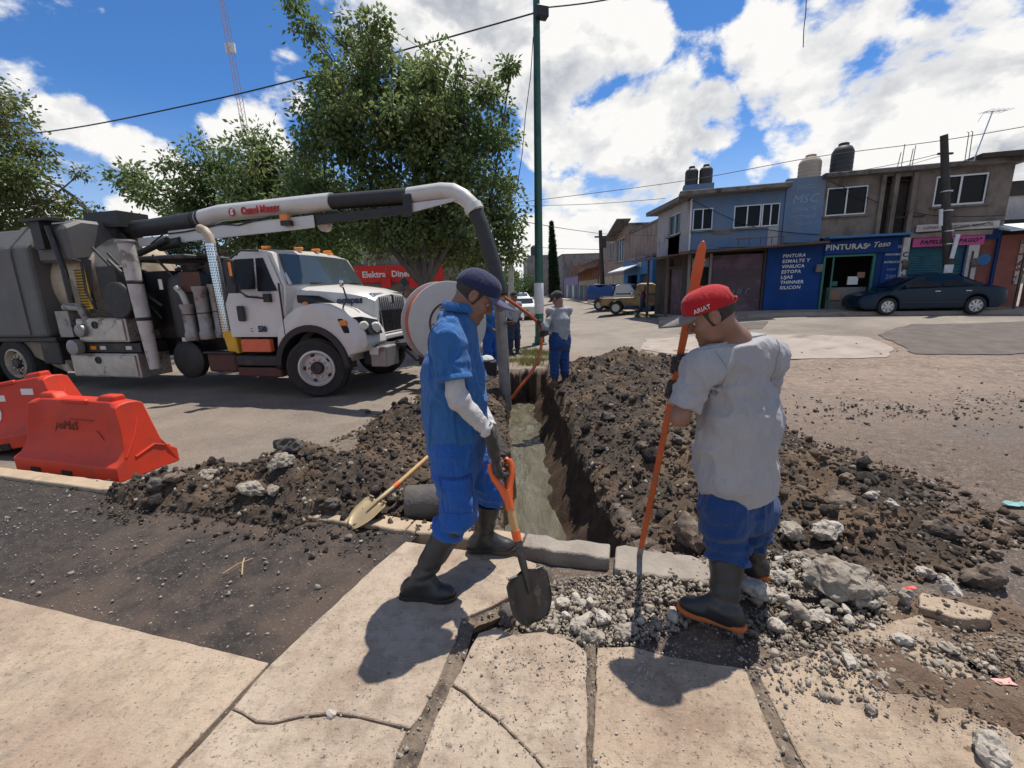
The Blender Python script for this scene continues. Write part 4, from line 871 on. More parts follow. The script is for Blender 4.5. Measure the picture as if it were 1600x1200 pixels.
# -- low building with photo posters at the right edge
rb = thing('snack_shop', 'low shop with red tiles and photo posters under a white tarpaulin at the right edge', 'shop', FP(10.08), ang)
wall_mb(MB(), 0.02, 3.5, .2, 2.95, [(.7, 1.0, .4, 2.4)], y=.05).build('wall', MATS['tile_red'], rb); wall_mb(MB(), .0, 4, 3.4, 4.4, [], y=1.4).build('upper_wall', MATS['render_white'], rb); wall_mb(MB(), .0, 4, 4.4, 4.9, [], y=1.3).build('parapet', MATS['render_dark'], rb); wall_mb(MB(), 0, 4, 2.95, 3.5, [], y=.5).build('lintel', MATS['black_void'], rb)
m = MB(); m.hexa([(-.4, -1.0, 3.0), (3.4, -1.0, 3.12), (3.4, .3, 3.22), (-.1, .3, 3.2), (-.4, -1.0, 3.03), (3.4, -1.0, 3.15), (3.4, .3, 3.36), (-.1, .3, 3.34)]); m.build('tarpaulin', MATS['tent_white'], rb)
pm('poster', (.30, .22, .18), (.55, .50, .46), 9, .6, c3=(.10, .05, .04), scale3=7, lo3=.5, hi3=.56)
for i in range(2):
    for j in range(3): MB().box((.75 + .42 * i, .03, 2.55 - .52 * j), (.38, .02, .46)).build('poster', MATS['poster'], rb)
MB().box((.16, -.9, 1.7), (.06, .06, 2.8)).build('tarpaulin_post', MATS['rusty'], rb)

# -- houses farther up the side street
def street_house(name, label, cat, x, ya, yb, zt, mat, zb=-.6, depth=7, holes=()):
    t = thing(name, label, cat, (x, yb, 0), -PI / 2)     # local x runs from the far end to the near end, -y to the street
    Lh = yb - ya
    wall_mb(MB(), 0, Lh, zb, zt, list(holes), th=.25).build('wall', MATS[mat], t)
    for xe in (Lh - .13, .13): MB().box((xe, depth / 2 + .125, (zb + zt) / 2), (.25, depth - .3, zt - zb)).build('end_wall', MATS[mat], t)
    MB().box((Lh / 2, depth / 2, zt + .07), (Lh + .2, depth + .2, .13)).build('roof', MATS['slab_edge'], t)
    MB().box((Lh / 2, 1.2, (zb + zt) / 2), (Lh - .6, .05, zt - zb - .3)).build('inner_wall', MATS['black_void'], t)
    return t
t = street_house('row_house', 'worn grey-pink house next to the corner house, dark room on its roof', 'house', 9.5, 24.6, 35.5, 5.5, 'render_pink', holes=[(8.5, 10.2, .3, 2.4)])
MB().box((9.0, 2.0, 6.0), (4.0, 3.4, .9)).build('roof_room', MATS['render_dark'], t); MB().box((9.3, .05, 1.2), (1.6, .05, 2.2)).build('door', MATS['blue_trim'], t)
t = street_house('row_house', 'tall pinkish house with barred window behind the dark utility pole', 'house', 9.5, 35.6, 47, 6.2, 'render_pink', holes=[(4.2, 6.0, 4.0, 5.5), (7.2, 9.8, 3.6, 5.5), (3.6, 4.8, .2, 1.5)])
window(t, 4.2, 6.0, 4.0, 5.5, 3, frame='alu_white'); window(t, 7.2, 9.8, 3.6, 5.5, 3, frame='alu_white'); window(t, 3.6, 4.8, .2, 1.5, 2)
MB().hexa([(6.6, -1.0, 5.5), (11.2, -1.0, 6.6), (11.2, .1, 6.6), (6.6, .1, 5.5), (6.6, -1.0, 5.6), (11.2, -1.0, 6.7), (11.2, .1, 6.7), (6.6, .1, 5.6)]).build('sloping_eave', MATS['slab_edge'], t)
MB().box((5.6, -.02, 1.0), (11, .04, 3.0)).build('painted_base', MATS['render_cream'], t)
t = street_house('shop', 'small blue shop with dark openings behind the parked pickups', 'shop', 8.7, 27.2, 34, 3.3, 'blue_trim', depth=1.2, holes=[(1.2, 3.6, .4, 2.3), (4.2, 6.2, .3, 2.3)])
MB().hexa([(-.6, -1.1, 2.55), (4.2, -1.1, 2.55), (4.2, 0, 2.95), (-.6, 0, 2.95), (-.6, -1.1, 2.62), (4.2, -1.1, 2.62), (4.2, 0, 3.02), (-.6, 0, 3.02)]).build('awning', MATS['alu_white'], t)
for u in (4.0, 4.35): MB().box((u, -.02, 2.95), (.22, .03, .28)).build('sign', MATS['letter_cream'], t)
t = street_house('row_house', 'orange-red brick house with sagging sheet roof up the street', 'house', 9.4, 47.2, 60, 4.3, 'brick_red', holes=[(7, 9, 0, 2.2)])
MB().hexa([(0, -1.2, 2.8), (12.8, -1.4, 3.3), (12.8, 0, 3.6), (0, 0, 3.3), (0, -1.2, 2.86), (12.8, -1.4, 3.36), (12.8, 0, 3.66), (0, 0, 3.36)]).build('sheet_roof', MATS['rusty'], t); MB().box((6.4, -.03, .9), (12.7, .05, 2.9)).build('painted_base', MATS['render_cream'], t)
for u, c in ((2.2, 'shutter_teal'), (5.2, 'render_grey'), (9.5, 'render_white')): MB().box((u, -.08, .6), (2.2, .05, 2.4)).build('door', MATS[c], t)
t = street_house('row_house', 'far lilac and white house with coloured doors up the street', 'house', 9.3, 60.2, 76, 3.1, 'render_lilac', zb=-1.4)
for u, c in ((2, 'render_lilac'), (5, 'render_white'), (8, 'green_rail'), (11.5, 'render_white'), (14, 'shutter_teal')): MB().box((u, -.05, .4), (2.0, .05, 3.0)).build('door', MATS[c], t)
MB().box((8, 3, 4.0), (12, 4, 1.6)).build('upper_floor', MATS['brick_red'], t)
t = street_house('row_house', 'far grey unfinished house closing the view up the street', 'house', 9.2, 77, 105, 7.0, 'render_grey', zb=-2)
t = street_house('row_house', 'farthest grey block with rooftop water tank at the end of the street', 'house', 4.6, 112, 140, 9.4, 'render_grey', zb=-3)
for u in (3, 10, 17, 24): window(t, u, u + 2.2, 3, 5, 2, sill=False)
window(t, 26, 27.4, 5.6, 7.4, 2, sill=False); MB().lathe([(1.2, 0), (1.3, 2.2), (.9, 2.8), (.4, 3.0)], (22, 2.5, 9.5), n=16).build('roof_tank', MATS['plastic_black'], t, smooth=True)
# left side of that street
t = thing('row_house', 'white house half hidden by trees on the left side of the far street', 'house', (-3.5, 62, 0)); wall_mb(MB(), -6, 2.4, -1.5, 5.2, [(-.5, 1.4, 2.4, 4.0)]).build('wall', MATS['render_white'], t); MB().box((-1.8, 4, 5.3), (8.6, 8, .15)).build('roof', MATS['slab_edge'], t); window(t, -.5, 1.4, 2.4, 4.0, 2); MB().box((2.28, 4.1, 1.85), (.25, 7.8, 6.6)).build('end_wall', MATS['render_grey'], t)
t = thing('row_house', 'grey low house beyond the trees left of the far street', 'house', (-2.2, 95, 0)); wall_mb(MB(), -8, 2.0, -2.5, 4.2, []).build('wall', MATS['render_grey'], t); MB().box((-3, 4, 4.3), (10.4, 8, .15)).build('roof', MATS['slab_edge'], t)

# -- the shop behind the trees with the red sign
zsb, zst = at(620, 441, 24).z, at(620, 414.5, 24).z; xl, xr = at(470, 440, 24).x, at(770, 440, 24).x
es = thing('store', 'grey store with long red sign seen under the trees behind the truck', 'store', (0, 24, 0))
gz = -.35; sx0, sx1 = at(552, 430, 24).x, at(693, 430, 24).x
wall_mb(MB(), xl - 3, xr, gz, zst + 2.6, [(sx0 + .6, sx1 + .6, gz, zsb - .55)], th=.3).build('wall', MATS['render_grey'], es); MB().box(((xl + xr) / 2 - 1.5, 3, zst + 2.7), (xr - xl + 3.4, 6.4, .2)).build('roof', MATS['slab_edge'], es)
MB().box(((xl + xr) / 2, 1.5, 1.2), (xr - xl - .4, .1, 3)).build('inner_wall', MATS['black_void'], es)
sg = MB().box(((sx0 + sx1) / 2, -.10, (zsb + zst) / 2), (sx1 - sx0, .18, zst - zsb)).build('sign_board', MATS['red_brand'], es, bevel=.02)
text('Elektra', .44, MATS['letter_white'], sg, (at(586, 431, 24).x, -.21, (zsb + zst) / 2 - .02), UP, weight=.012); text('Dinero', .44, MATS['letter_white'], sg, (at(632, 431, 24).x, -.21, (zsb + zst) / 2 - .02), UP, weight=.012); text('Oro', .44, MATS['letter_white'], sg, (at(671, 422, 24).x, -.21, (zsb + zst) / 2 + .03), UP, weight=.012)
MB().box(((sx0 + sx1) / 2 + 1, -.04, zsb - .62), (sx1 - sx0 - 1, .10, .34)).build('awning', MATS['brick_red'], es)
zf0, zf1 = gz, zsb - .82
for i in range(5): window(es, sx0 + .7 + i * .95, sx0 + 1.6 + i * .95, zf0, zf1, 2, frame='alu_white', glass='mid_glass', w=.09, sill=False)
for px_, c in ((607, 'red_brand'), (650, 'red_brand')): MB().box((at(px_, 452, 24).x, -.3, at(px_, 442, 24).z), (.5, .2, .5)).build('hanging_sign', MATS[c], es)
text('Dinero Express', .2, MATS['letter_white'], es, (at(600, 470, 24).x, -.02, at(600, 470, 24).z), UP)

# -- roof tanks and rods, things standing on the roofs
def tank(label, u, off, z, r, h, mat):
    t = thing('water_tank', label, 'water tank', FP(u, off) + Vector((0, 0, z)), ang, 'roof water tanks')
    m = MB(); pr = [(r * .96, 0), (r, .05)]
    for k in range(6): pr += [(r, h * (.1 + .12 * k)), (r * .965, h * (.1 + .12 * k) + .03), (r, h * (.1 + .12 * k) + .06)]
    m.lathe(pr + [(r * .97, h * .84), (r * .75, h * .95), (r * .42, h)], n=28).build('barrel', MATS[mat], t, smooth=True, angle=60); MB().lathe([(r * .45, 0), (r * .47, .02), (r * .47, .09), (r * .3, .12)], (0, 0, h - .01), n=20).build('lid', MATS[mat], t, smooth=True, angle=40)
MB_p = MB().box((0, 0, .35), (1.25, .7, .7)); pz = MB_p.build('tank_plinth', MATS['render_blue']); pz.location = FP(.32, 2.3) + Vector((0, 0, 5.19)); pz.rotation_euler = (0, 0, ang); tag(pz, 'blue-grey block carrying the pair of dark tanks on the corner house roof', 'plinth')
tank('left one of the dark twin tanks on the corner house roof', .03, 2.3, 5.89, .28, .72, 'plastic_black'); tank('right one of the dark twin tanks on the corner house roof', .62, 2.3, 5.89, .28, .74, 'plastic_black')
tank('beige round-shouldered tank on the roof above the blue gable', 4.68, 2.5, 5.44, .42, 1.2, 'plastic_beige'); tank('big black tank standing on the brown building roof next to the beige one', 5.82, 2.5, 5.46, .40, 1.5, 'plastic_black')
m = MB().tube([(0, 0, 0), (.9, 0, .05)], .08, 8).build('roof_pipe', MATS['alu_white'], smooth=True); m.location = FP(1.2, 1.0) + Vector((0, 0, 5.35)); m.rotation_euler = (0, 0, ang); tag(m, 'short white pipe lying on the roof of the corner house', 'pipe')
k = 0
for px, y0, y1, w_ in ((1408, 262, 225, 'tallest'), (1421, 260, 232, 'third'), (1425, 260, 227, 'rightmost'), (1402, 262, 238, 'leftmost and shortest')):
    a, b = at(px, y0, 16.6), at(px + 6, y1, 16.6); o = MB().tube([a, b], .012, 5).build('rebar_rod', MATS['rusty']); tag(o, w_ + ' rebar rod sticking up from the roof left of the utility pole', 'rod', 'rebar rods on the brown building'); k += 1
for px, y0, y1, w_ in ((1507, 255, 207, 'left'), (1513, 254, 206, 'right')):
    a, b = at(px, y0, 15.8), at(px + 7, y1, 15.8); o = MB().tube([a, b, b + Vector((-.06, 0, .02))], .012, 5).build('rebar_rod', MATS['rusty']); tag(o, w_ + ' one of two hooked rebar rods on the roof beside the antenna', 'rod', 'rebar rods on the brown building')
an = thing('tv_antenna', 'leaning television antenna on the roof at the right', 'antenna', at(1521, 252, 15.6)); o0 = an.location.copy(); MB().tube([(0, 0, 0), at(1551, 174, 15.6) - o0], .018, 6).build('mast', MATS['alu'], an)
m = MB(); c = at(1551, 174, 15.6) - o0; m.tube([c + Vector((-.28, 0, -.02)), c + Vector((.5, .05, .04))], .012, 5)
for i in range(5): m.tube([c + Vector((-.2 + .16 * i, -.25, 0)), c + Vector((-.2 + .16 * i, .25, .02))], .008, 4)
m.tube([c + Vector((-.28, 0, -.02)), c + Vector((-.42, 0, -.3))], .008, 4); m.build('aerial', MATS['alu'], an)
# pavement in front of the shops
m = MB(); k = 24; a = [FP(-1.2 + 16 * i / k, -1.55) for i in range(k + 1)]; b = [FP(-1.2 + 16 * i / k, .4) for i in range(k + 1)]; gz_ = lambda p: ground_z(p.x, p.y)
vs = [(p.x, p.y, gz_(p) - .2) for p in a] + [(p.x, p.y, gz_(p) + .13) for p in a] + [(p.x, p.y, gz_(p) + .15) for p in b]; n = k + 1
m.add(vs, [(i, i + 1, n + i + 1, n + i) for i in range(k)] + [(n + i, n + i + 1, 2 * n + i + 1, 2 * n + i) for i in range(k)]); tag(m.build('shop_pavement', MATS['concrete_apron']), kind='structure')
m = MB(); vs = []; ys = [20 + 3 * i for i in range(30)]; n = len(ys)
for X_, dz in ((7.3, -.25), (7.3, .10), (9.6, .12)): vs += [(X_, y, ground_z(X_, y) + dz) for y in ys]
m.add(vs, [(i + 1, i, n + i, n + i + 1) for i in range(n - 1)] + [(n + i + 1, n + i, 2 * n + i, 2 * n + i + 1) for i in range(n - 1)]); tag(m.build('side_street_pavement', MATS['concrete_apron']), kind='structure')
# ------------------------------------------------------------------ poles, wires, cars
pm('pole_green', (.018, .085, .062), (.022, .10, .072), 5, .45, c3=(.012, .05, .04), scale3=2); pm('pole_dark', (.035, .032, .030), (.055, .050, .046), 4, .8, bump=.3); pm('pole_concrete', (.42, .41, .40), (.34, .33, .32), 3, .9); pm('cable', (.015, .015, .016), rough=.7); pm('steel_lattice', (.42, .30, .29), rough=.6); pm('paper', (.62, .64, .67), (.5, .5, .52), 5, .8)
lp = thing('lamp_post', 'tall green steel lamp post rising out of the picture at mid street', 'lamp post', (at(843, 530, 13.6).x, 13.6, -.1)); X0 = lp.location.x
top = at(838, 0, 13.6); tl = Vector((top.x - X0, 0, top.z + .1))
MB().tube([(0, 0, 0), tl * 1.08], [.135, .085], 16).build('post', MATS['pole_green'], lp, smooth=True); MB().lathe([(.24, 0), (.24, .03), (.16, .06), (.15, .25)], n=16).build('base_plate', MATS['pole_green'], lp, smooth=True, angle=40)
pk_ = at(846, 20, 13.5); MB().box((pk_.x - X0, -.1, pk_.z + .1), (.34, .25, .26), .3).build('junction_box', MATS['plastic_black'], lp, bevel=.02); MB().lathe([(.13, 0), (.145, .02), (.145, .9), (.13, .92)], (0, 0, .95), n=16).build('sleeve', MATS['paper'], lp, smooth=True)
pts = [at(p[0], p[1], 13.45) - Vector((X0, 13.6, -.1)) for p in ((840, 20), (833, 60), (829, 120), (821, 180), (816, 240), (808, 292))]; MB().tube(pts, .012, 6).build('loose_cable', MATS['cable'], lp, smooth=True)

def pole(name, label, pa, pb, Y, r0, r1, mat, zadd=0):
    a, b = at(*pa, Y), at(*pb, Y); t = thing(name, label, 'pole', a); MB().tube([(0, 0, 0), b - a], [r0, r1], 12).build('shaft', MATS[mat], t, smooth=True, angle=50); return t
t = pole('utility_pole', 'dark leaning utility pole in front of the stationery shop', (1483, 482), (1475, 211), 15.8, .15, .105, 'pole_dark')
for py in (300, 330, 362, 382): p = at(1477 + (py - 211) / 40, py, 15.8) - t.location; MB().lathe([(.16, 0), (.16, .035)], p, n=14).build('band', MATS['alu_white'], t)
pp = at(1492, 385, 15.6) - t.location; MB().box(pp, (.14, .03, .8), Matrix.Rotation(.1, 3, 'Y')).build('poster', MATS['paper'], t); pp = at(1470, 340, 15.6) - t.location; MB().box(pp, (.12, .03, .55), Matrix.Rotation(-.15, 3, 'Y')).build('rag', MATS['paper'], t); pp = at(1482, 420, 15.62) - t.location; MB().box(pp, (.30, .03, .28)).build('poster', MATS['paper'], t)
pp = at(1477, 240, 15.8) - t.location; MB().box(pp, (.5, .06, .06)).build('crossarm', MATS['pole_dark'], t)
t = pole('utility_pole', 'dark thin utility pole in front of the tall pinkish house', (942, 462), (938, 360), 36, .20, .14, 'pole_dark'); pp = at(938, 370, 36) - t.location; MB().box(pp, (.9, .1, .12)).build('crossarm', MATS['pole_dark'], t); MB().box(pp + Vector((.2, -.2, -.5)), (.4, .35, .7)).build('transformer', MATS['pole_dark'], t)
pole('utility_pole', 'pale concrete pole rising behind the right edge of the big tree', (799, 478), (796, 278), 20, .14, .09, 'pole_concrete')
pole('utility_pole', 'thin far pole on the left of the far street', (802, 470), (803, 418), 60, .14, .1, 'pole_concrete')

def wire(label, pts, r=.012):
    P = [at(*p) for p in pts]; out = []
    for i in range(len(P) - 1):        # catmull-rom
        p0, p1, p2, p3 = P[max(i - 1, 0)], P[i], P[i + 1], P[min(i + 2, len(P) - 1)]
        for k in range(8):
            s = k / 8; out.append(.5 * ((2 * p1) + (p2 - p0) * s + (2 * p0 - 5 * p1 + 4 * p2 - p3) * s * s + (3 * p1 - p0 - 3 * p2 + p3) * s ** 3))
    out.append(P[-1]); tag(MB().tube(out, r, 5).build('power_line', MATS['cable'], smooth=True), label, 'power line')
wire('thick black cable sagging from the upper left to the green lamp post', [(-140, 222, 19), (80, 205, 17.5), (300, 163, 16.2), (480, 120, 15.2), (660, 70, 14.4), (836, 20, 13.6)], .022)
wire('black cable leaving the lamp post towards the upper right', [(842, 13, 13.6), (945, 0, 12.6), (1100, -40, 11)], .018)
wire('thin cable dropping behind the top of the big tree to the pale pole', [(560, 10, 17), (700, 105, 18.5), (760, 150, 19.2), (797, 282, 20)], .010)
wire('upper long wire crossing the sky over the shops to the dark pole', [(797, 318, 20), (1060, 284, 18.5), (1270, 246, 17), (1475, 219, 15.8), (1700, 180, 14)], .012)
wire('second wire running to the corner house roof', [(797, 322, 20), (920, 319, 21), (1040, 310, 20.5)], .011)
wire('low wire from the trees to the thin far pole', [(795, 342, 21), (880, 357, 28), (938, 365, 36)], .018)
wire('wire from the thin far pole past the pinkish house', [(938, 365, 36), (980, 367, 30), (1030, 368, 24)], .014)
wire('wire from the dark leaning pole to the blue gable', [(1476, 238, 15.8), (1400, 256, 16.3), (1290, 276, 17.2)], .010)
wire('lower wire from the dark leaning pole to the brown roof', [(1476, 242, 15.8), (1440, 252, 16.2), (1380, 270, 16.6)], .008)
wire('faint wire between the far house tops', [(800, 384, 60), (870, 388, 70), (938, 390, 60)], .03)
tag(MB().tube([at(1261, -30, 7), at(1259, 20, 7), at(1256, 45, 7), at(1255, 74, 7)], .006, 5).build('dangling_wire', MATS['cable']), 'loose bit of wire dangling from above at the top of the picture', 'wire')
# guyed radio mast
mp = at(398, 240, 55); mt = thing('radio_mast', 'slender guyed lattice mast behind the trees on the left', 'mast', (mp.x, 55, -.5)); tp = at(345, -10, 55); tv = Vector((tp.x - mp.x, 0, tp.z + .5)) * 1.1
m = MB(); bs = [Vector((math.cos(a), math.sin(a), 0)) * .34 for a in (0, 2.09, 4.19)]; n = 60
for b in bs: m.tube([b, b + tv], .035, 4)
for i in range(n):
    a, b = tv * (i / n), tv * ((i + 1) / n)
    for k in range(3): m.tube([bs[k] + a, bs[(k + 1) % 3] + b], .018, 3, cap=False)
m.build('lattice', MATS['steel_lattice'], mt)
c = at(360, 75, 55) - mt.location; MB().box(c, (1.0, .3, .9)).build('aerial', MATS['alu_white'], mt)

# ---- cars
pm('car_teal', (.005, .017, .034), (.006, .020, .038), 2, .28, spec=.22, coat=.08); pm('car_white', (.62, .62, .60), (.55, .55, .53), 2, .35, coat=.3); pm('car_mustard', (.26, .19, .075), (.20, .14, .06), 2.5, .5, c3=(.11, .075, .045), scale3=1.2); pm('tyre', (.018, .018, .018), (.03, .028, .026), 8, .85); pm('alloy', (.50, .50, .50), rough=.35, metal=.6); pm('lamp_clear', (.62, .58, .48), rough=.1); pm('lamp_red', (.40, .012, .012), rough=.2); pm('lamp_amber', (.75, .22, .02), rough=.25); pm('chrome', (.62, .62, .62), rough=.12, metal=1.0); pm('trim_black', (.014, .014, .015), (.022, .022, .023), 8, .6); pm('plate', (.55, .54, .5), rough=.6)
def wheel(parent, c, r, w, side, rimmat='alloy', spokes=7, rr=.66):
    h = MB().lathe([(r * rr, -w / 2), (r * .93, -w / 2), (r, -w * .36), (r, w * .36), (r * .93, w / 2), (r * rr, w / 2)], c, (0, 1, 0), 36, False).build('wheel', MATS['tyre'], parent, smooth=True, angle=35)
    m = MB(); y = c[1] + side * w * .5; cc = Vector(c)
    m.lathe([(r * rr, 0), (r * rr, w * .46 * side), (r * rr * .9, w * .46 * side), (r * rr * .88, w * .15 * side), (.01, w * .15 * side)], c, (0, 1, 0), 30)
    for i in range(spokes):
        a = 2 * PI * i / spokes; d = Vector((math.cos(a), 0, math.sin(a))); e = Vector((-math.sin(a), 0, math.cos(a))) * r * .075; y0 = Vector((0, side * w * .38, 0)); y1 = Vector((0, side * w * .30, 0))
        m.hexa([cc + d * r * .08 - e + y1 * .5, cc + d * r * .62 - e * 1.5 + y1 * .5, cc + d * r * .62 + e * 1.5 + y1 * .5, cc + d * r * .08 + e + y1 * .5, cc + d * r * .08 - e + y0 * 1.15, cc + d * r * .62 - e * 1.5 + y0 * 1.1, cc + d * r * .62 + e * 1.5 + y0 * 1.1, cc + d * r * .08 + e + y0 * 1.15])
    m.lathe([(r * .13, 0), (r * .12, side * w * .47), (.01, side * w * .48)], c, (0, 1, 0), 14); m.build('rim', MATS[rimmat], h, smooth=True, angle=30)
    return h
def interp(tab, x): return float(np.interp(x, [t[0] for t in tab], [t[1] for t in tab]))
def car_body(t, mat, L_, W, belt, roofl, bottom, gh, wheels, wr, n=90, glass='dark_glass', tumble=.22):
    """body shell lofted from stations along the length: belt line, roof line, plan width, cut-out wheel arches"""
    m = MB(); rings = []
    for i in range(n + 1):
        x = -L_ / 2 + L_ * i / n; zb = interp(belt, x); zr = max(interp(roofl, x), zb + .005); e = min(1, (L_ / 2 - abs(x)) / .55); w = W / 2 * (.80 + .20 * math.sqrt(max(0, 1 - (1 - e) ** 2)))
        z0 = interp(bottom, x)
        za = z0
        for wx in wheels:
            d = abs(x - wx); ra = wr * 1.18
            if d < ra: za = max(za, wr + math.sqrt(ra * ra - d * d))
        za = min(za, zb - .12); wr_ = w - tumble * min(1, (zr - zb) / .45); zs = za + (zb - za) * .62
        half = [(w * .93, za), (w * .995, za + .04), (w, zs), (w * .975, zb - .015), (w * .955, zb + .0), (wr_ + .03, zr - .06), (wr_ - .05, zr - .012), (wr_ * .45, zr)] if zr > zb + .05 else [(w * .93, za), (w * .995, za + .04), (w, zs), (w * .97, zb - .05), (w * .90, zb - .012), (w * .72, zb + .002), (w * .5, zb + .004), (w * .25, zb + .005)]
        rings.append([(x, -y, z) for y, z in half] + [(x, y, z) for y, z in reversed(half)])
    m.loft(rings); b = m.build('body', MATS[mat], t, smooth=True, angle=42)
    return b
def car_window(body, poly, W, side, zb, zt, tumble, mat='dark_glass'):
    """side glass following the lean of the cabin"""
    def y(z): return side * (W / 2 * .955 - tumble * np.clip((z - zb) / .45, 0, 1) + .026 - .03 * np.clip((z - zb) / .45, 0, 1) * 0)
    m = MB(); m.add([(x, y(z), z) for x, z in poly], [tuple(range(len(poly))) if side < 0 else tuple(range(len(poly) - 1, -1, -1))]); return m.build('side_window', MATS[mat], body)
def sedan(t, mat, glass='dark_glass'):
    L_, W = 4.5, 1.72
    belt = [(-2.25, .86), (-1.9, .97), (-1.0, .96), (.6, .93), (1.2, .90), (1.85, .80), (2.15, .70), (2.25, .60)]
    roofl = [(-2.25, .86), (-1.75, .99), (-1.55, 1.02), (-.75, 1.38), (-.2, 1.45), (.25, 1.43), (.55, 1.33), (1.30, .93), (2.25, .6)]
    bottom = [(-2.25, .42), (-2.0, .24), (2.0, .20), (2.25, .30)]
    b = car_body(t, mat, L_, W, belt, roofl, bottom, None, (-1.32, 1.32), .31)
    for s in (-1, 1):
        car_window(b, [(-1.36, 1.00), (-.28, .985), (-.28, 1.37), (-.70, 1.32)], W, s, .95, 1.4, .22, glass); car_window(b, [(-.20, .985), (1.02, .965), (.52, 1.27), (.20, 1.36), (-.20, 1.38)], W, s, .95, 1.4, .22, glass)
        for x in (-1.32, 1.32): wheel(t, (x, s * (W / 2 - .11), .31), .31, .20, s)
        MB().box((.86, s * (W / 2 + .06), 1.0), (.13, .16, .11)).build('mirror', MATS[mat], b, bevel=.02)
        for x in (-.12, -1.02): MB().box((x, s * (W / 2 + .005), .82), (.16, .025, .03)).build('door_handle', MATS['chrome'], b)
        m = MB(); m.hexa([(1.78, s * .56, .60), (2.14, s * .45, .58), (2.10, s * .70, .58), (1.78, s * .835, .60), (1.72, s * .56, .775), (2.10, s * .45, .70), (2.06, s * .68, .70), (1.70, s * .845, .76)]); m.build('headlight', MATS['lamp_clear'], b, bevel=.015)
        m = MB(); m.hexa([(-2.22, s * .50, .66), (-2.22, s * .66, .66), (-1.98, s * .83, .68), (-1.98, s * .5, .68), (-2.2, s * .50, .86), (-2.2, s * .66, .86), (-1.95, s * .82, .88), (-1.95, s * .5, .88)]); m.build('tail_light', MATS['lamp_red'], b, bevel=.015)
        MB().box((0, s * (W / 2 - .005), .45), (1.9, .03, .05)).build('side_trim', MATS['trim_black'], b)
    # windscreen and back window, following the roof line
    m = MB(); m.grid([[(x, y * (1 - .0 * x), z + .012) for y in (-.62, -.3, 0, .3, .62)] for x, z in ((1.22, .985), (.95, 1.125), (.62, 1.30))]); m.build('windscreen', MATS[glass], b)
    m = MB(); m.grid([[(x, y, z + .014) for y in (-.6, -.3, 0, .3, .6)] for x, z in ((-.82, 1.355), (-1.2, 1.185), (-1.5, 1.05))]); m.build('back_window', MATS[glass], b)
    MB().box((-2.24, 0, .62), (.02, .5, .14)).build('number_plate', MATS['plate'], b); MB().box((2.2, 0, .56), (.08, .7, .10)).build('grille', MATS['trim_black'], b); MB().box((2.17, 0, .36), (.12, 1.3, .12)).build('bumper_vent', MATS['trim_black'], b)
    return t
cc = at(1436, 490, 15.7); t = thing('parked_car', 'dark teal four-door sedan parked before the paint shop', 'car', (cc.x, cc.y, ground_z(cc.x, cc.y) + .01), R(163)); sedan(t, 'car_teal'); t.scale = (.92, .95, .96); t.location.x -= .12
cc = at(822, 498, 31); t = thing('parked_car', 'white sedan seen from behind left of the green lamp post', 'car', (cc.x - .2, 31, ground_z(cc.x, 31)), R(92)); sedan(t, 'car_white')
def pickup(t, mat, cover=None, glass='mid_glass'):
    L_, W = 5.0, 1.90
    belt = [(-2.5, .98), (.2, 1.0), (1.2, 1.02), (2.35, .98), (2.5, .9)]; roofl = [(-2.5, .98), (-.52, 1.0), (-.40, 1.68), (-.2, 1.76), (.45, 1.76), (.62, 1.68), (1.08, 1.04), (2.5, .9)]
    bottom = [(-2.5, .5), (2.3, .42), (2.5, .48)]; b = car_body(t, mat, L_, W, belt, roofl, bottom, None, (-1.55, 1.5), .37, tumble=.18)
    for s in (-1, 1):
        car_window(b, [(-.32, 1.06), (.90, 1.06), (.58, 1.60), (-.26, 1.62)], W, s, 1.0, 1.7, .18, glass)
        for x in (-1.55, 1.5): wheel(t, (x, s * (W / 2 - .12), .37), .37, .22, s, 'alu_white', 5, .6)
        MB().box((2.5, s * .72, .80), (.06, .30, .2)).build('headlight', MATS['lamp_clear'], b); MB().box((.85, s * (W / 2 + .1), 1.15), (.1, .2, .16)).build('mirror', MATS['chrome'], b); MB().box((-2.5, s * .82, .8), (.05, .16, .3)).build('tail_light', MATS['lamp_red'], b)
    m = MB(); m.grid([[(x, y, z + .014) for y in (-.68, 0, .68)] for x, z in ((1.04, 1.10), (.66, 1.64))]); m.build('windscreen', MATS[glass], b)
    MB().box((-1.5, 0, 1.005), (1.85, 1.6, .02)).build('load_bed', MATS['trim_black'], b)
    m = MB(); m.box((2.51, 0, .78), (.04, 1.1, .24)); m.build('grille', MATS['trim_black'], b); MB().box((2.58, 0, .52), (.14, 1.86, .16)).build('bumper', MATS['chrome'], b, bevel=.02)
    if cover:
        m = MB(); P = []
        for i in range(9):
            x = -2.45 + 1.95 * i / 8; hgt = .62 + .18 * math.sin(i * 1.3) * .4; P.append([(x, -.98, .75), (x, -.96, 1.2), (x, -.8, 1.0 + hgt), (x, 0, 1.08 + hgt + .06 * math.sin(i)), (x, .8, 1.0 + hgt), (x, .96, 1.2), (x, .98, .75)])
        m.grid(P); m.build('tarpaulin', MATS['tarp_blue'], t, smooth=True, solid=.02); MB().box((-1.45, 0, 1.72), (1.9, 1.5, .10)).build('load', MATS['tarp_black'], t, bevel=.04)
cc = at(997, 494, 26.5); t = thing('parked_pickup', 'old mustard-yellow pickup parked nose out by the blue shop', 'pickup truck', (cc.x + .3, 26.5, ground_z(cc.x, 26.5)), R(-18)); pickup(t, 'car_mustard')
cc = at(968, 490, 30); t = thing('parked_pickup', 'white pickup with blue and black tarpaulin load behind the yellow one', 'pickup truck', (cc.x + .5, 30.5, ground_z(cc.x, 30)), R(-35)); pickup(t, 'car_white', True)
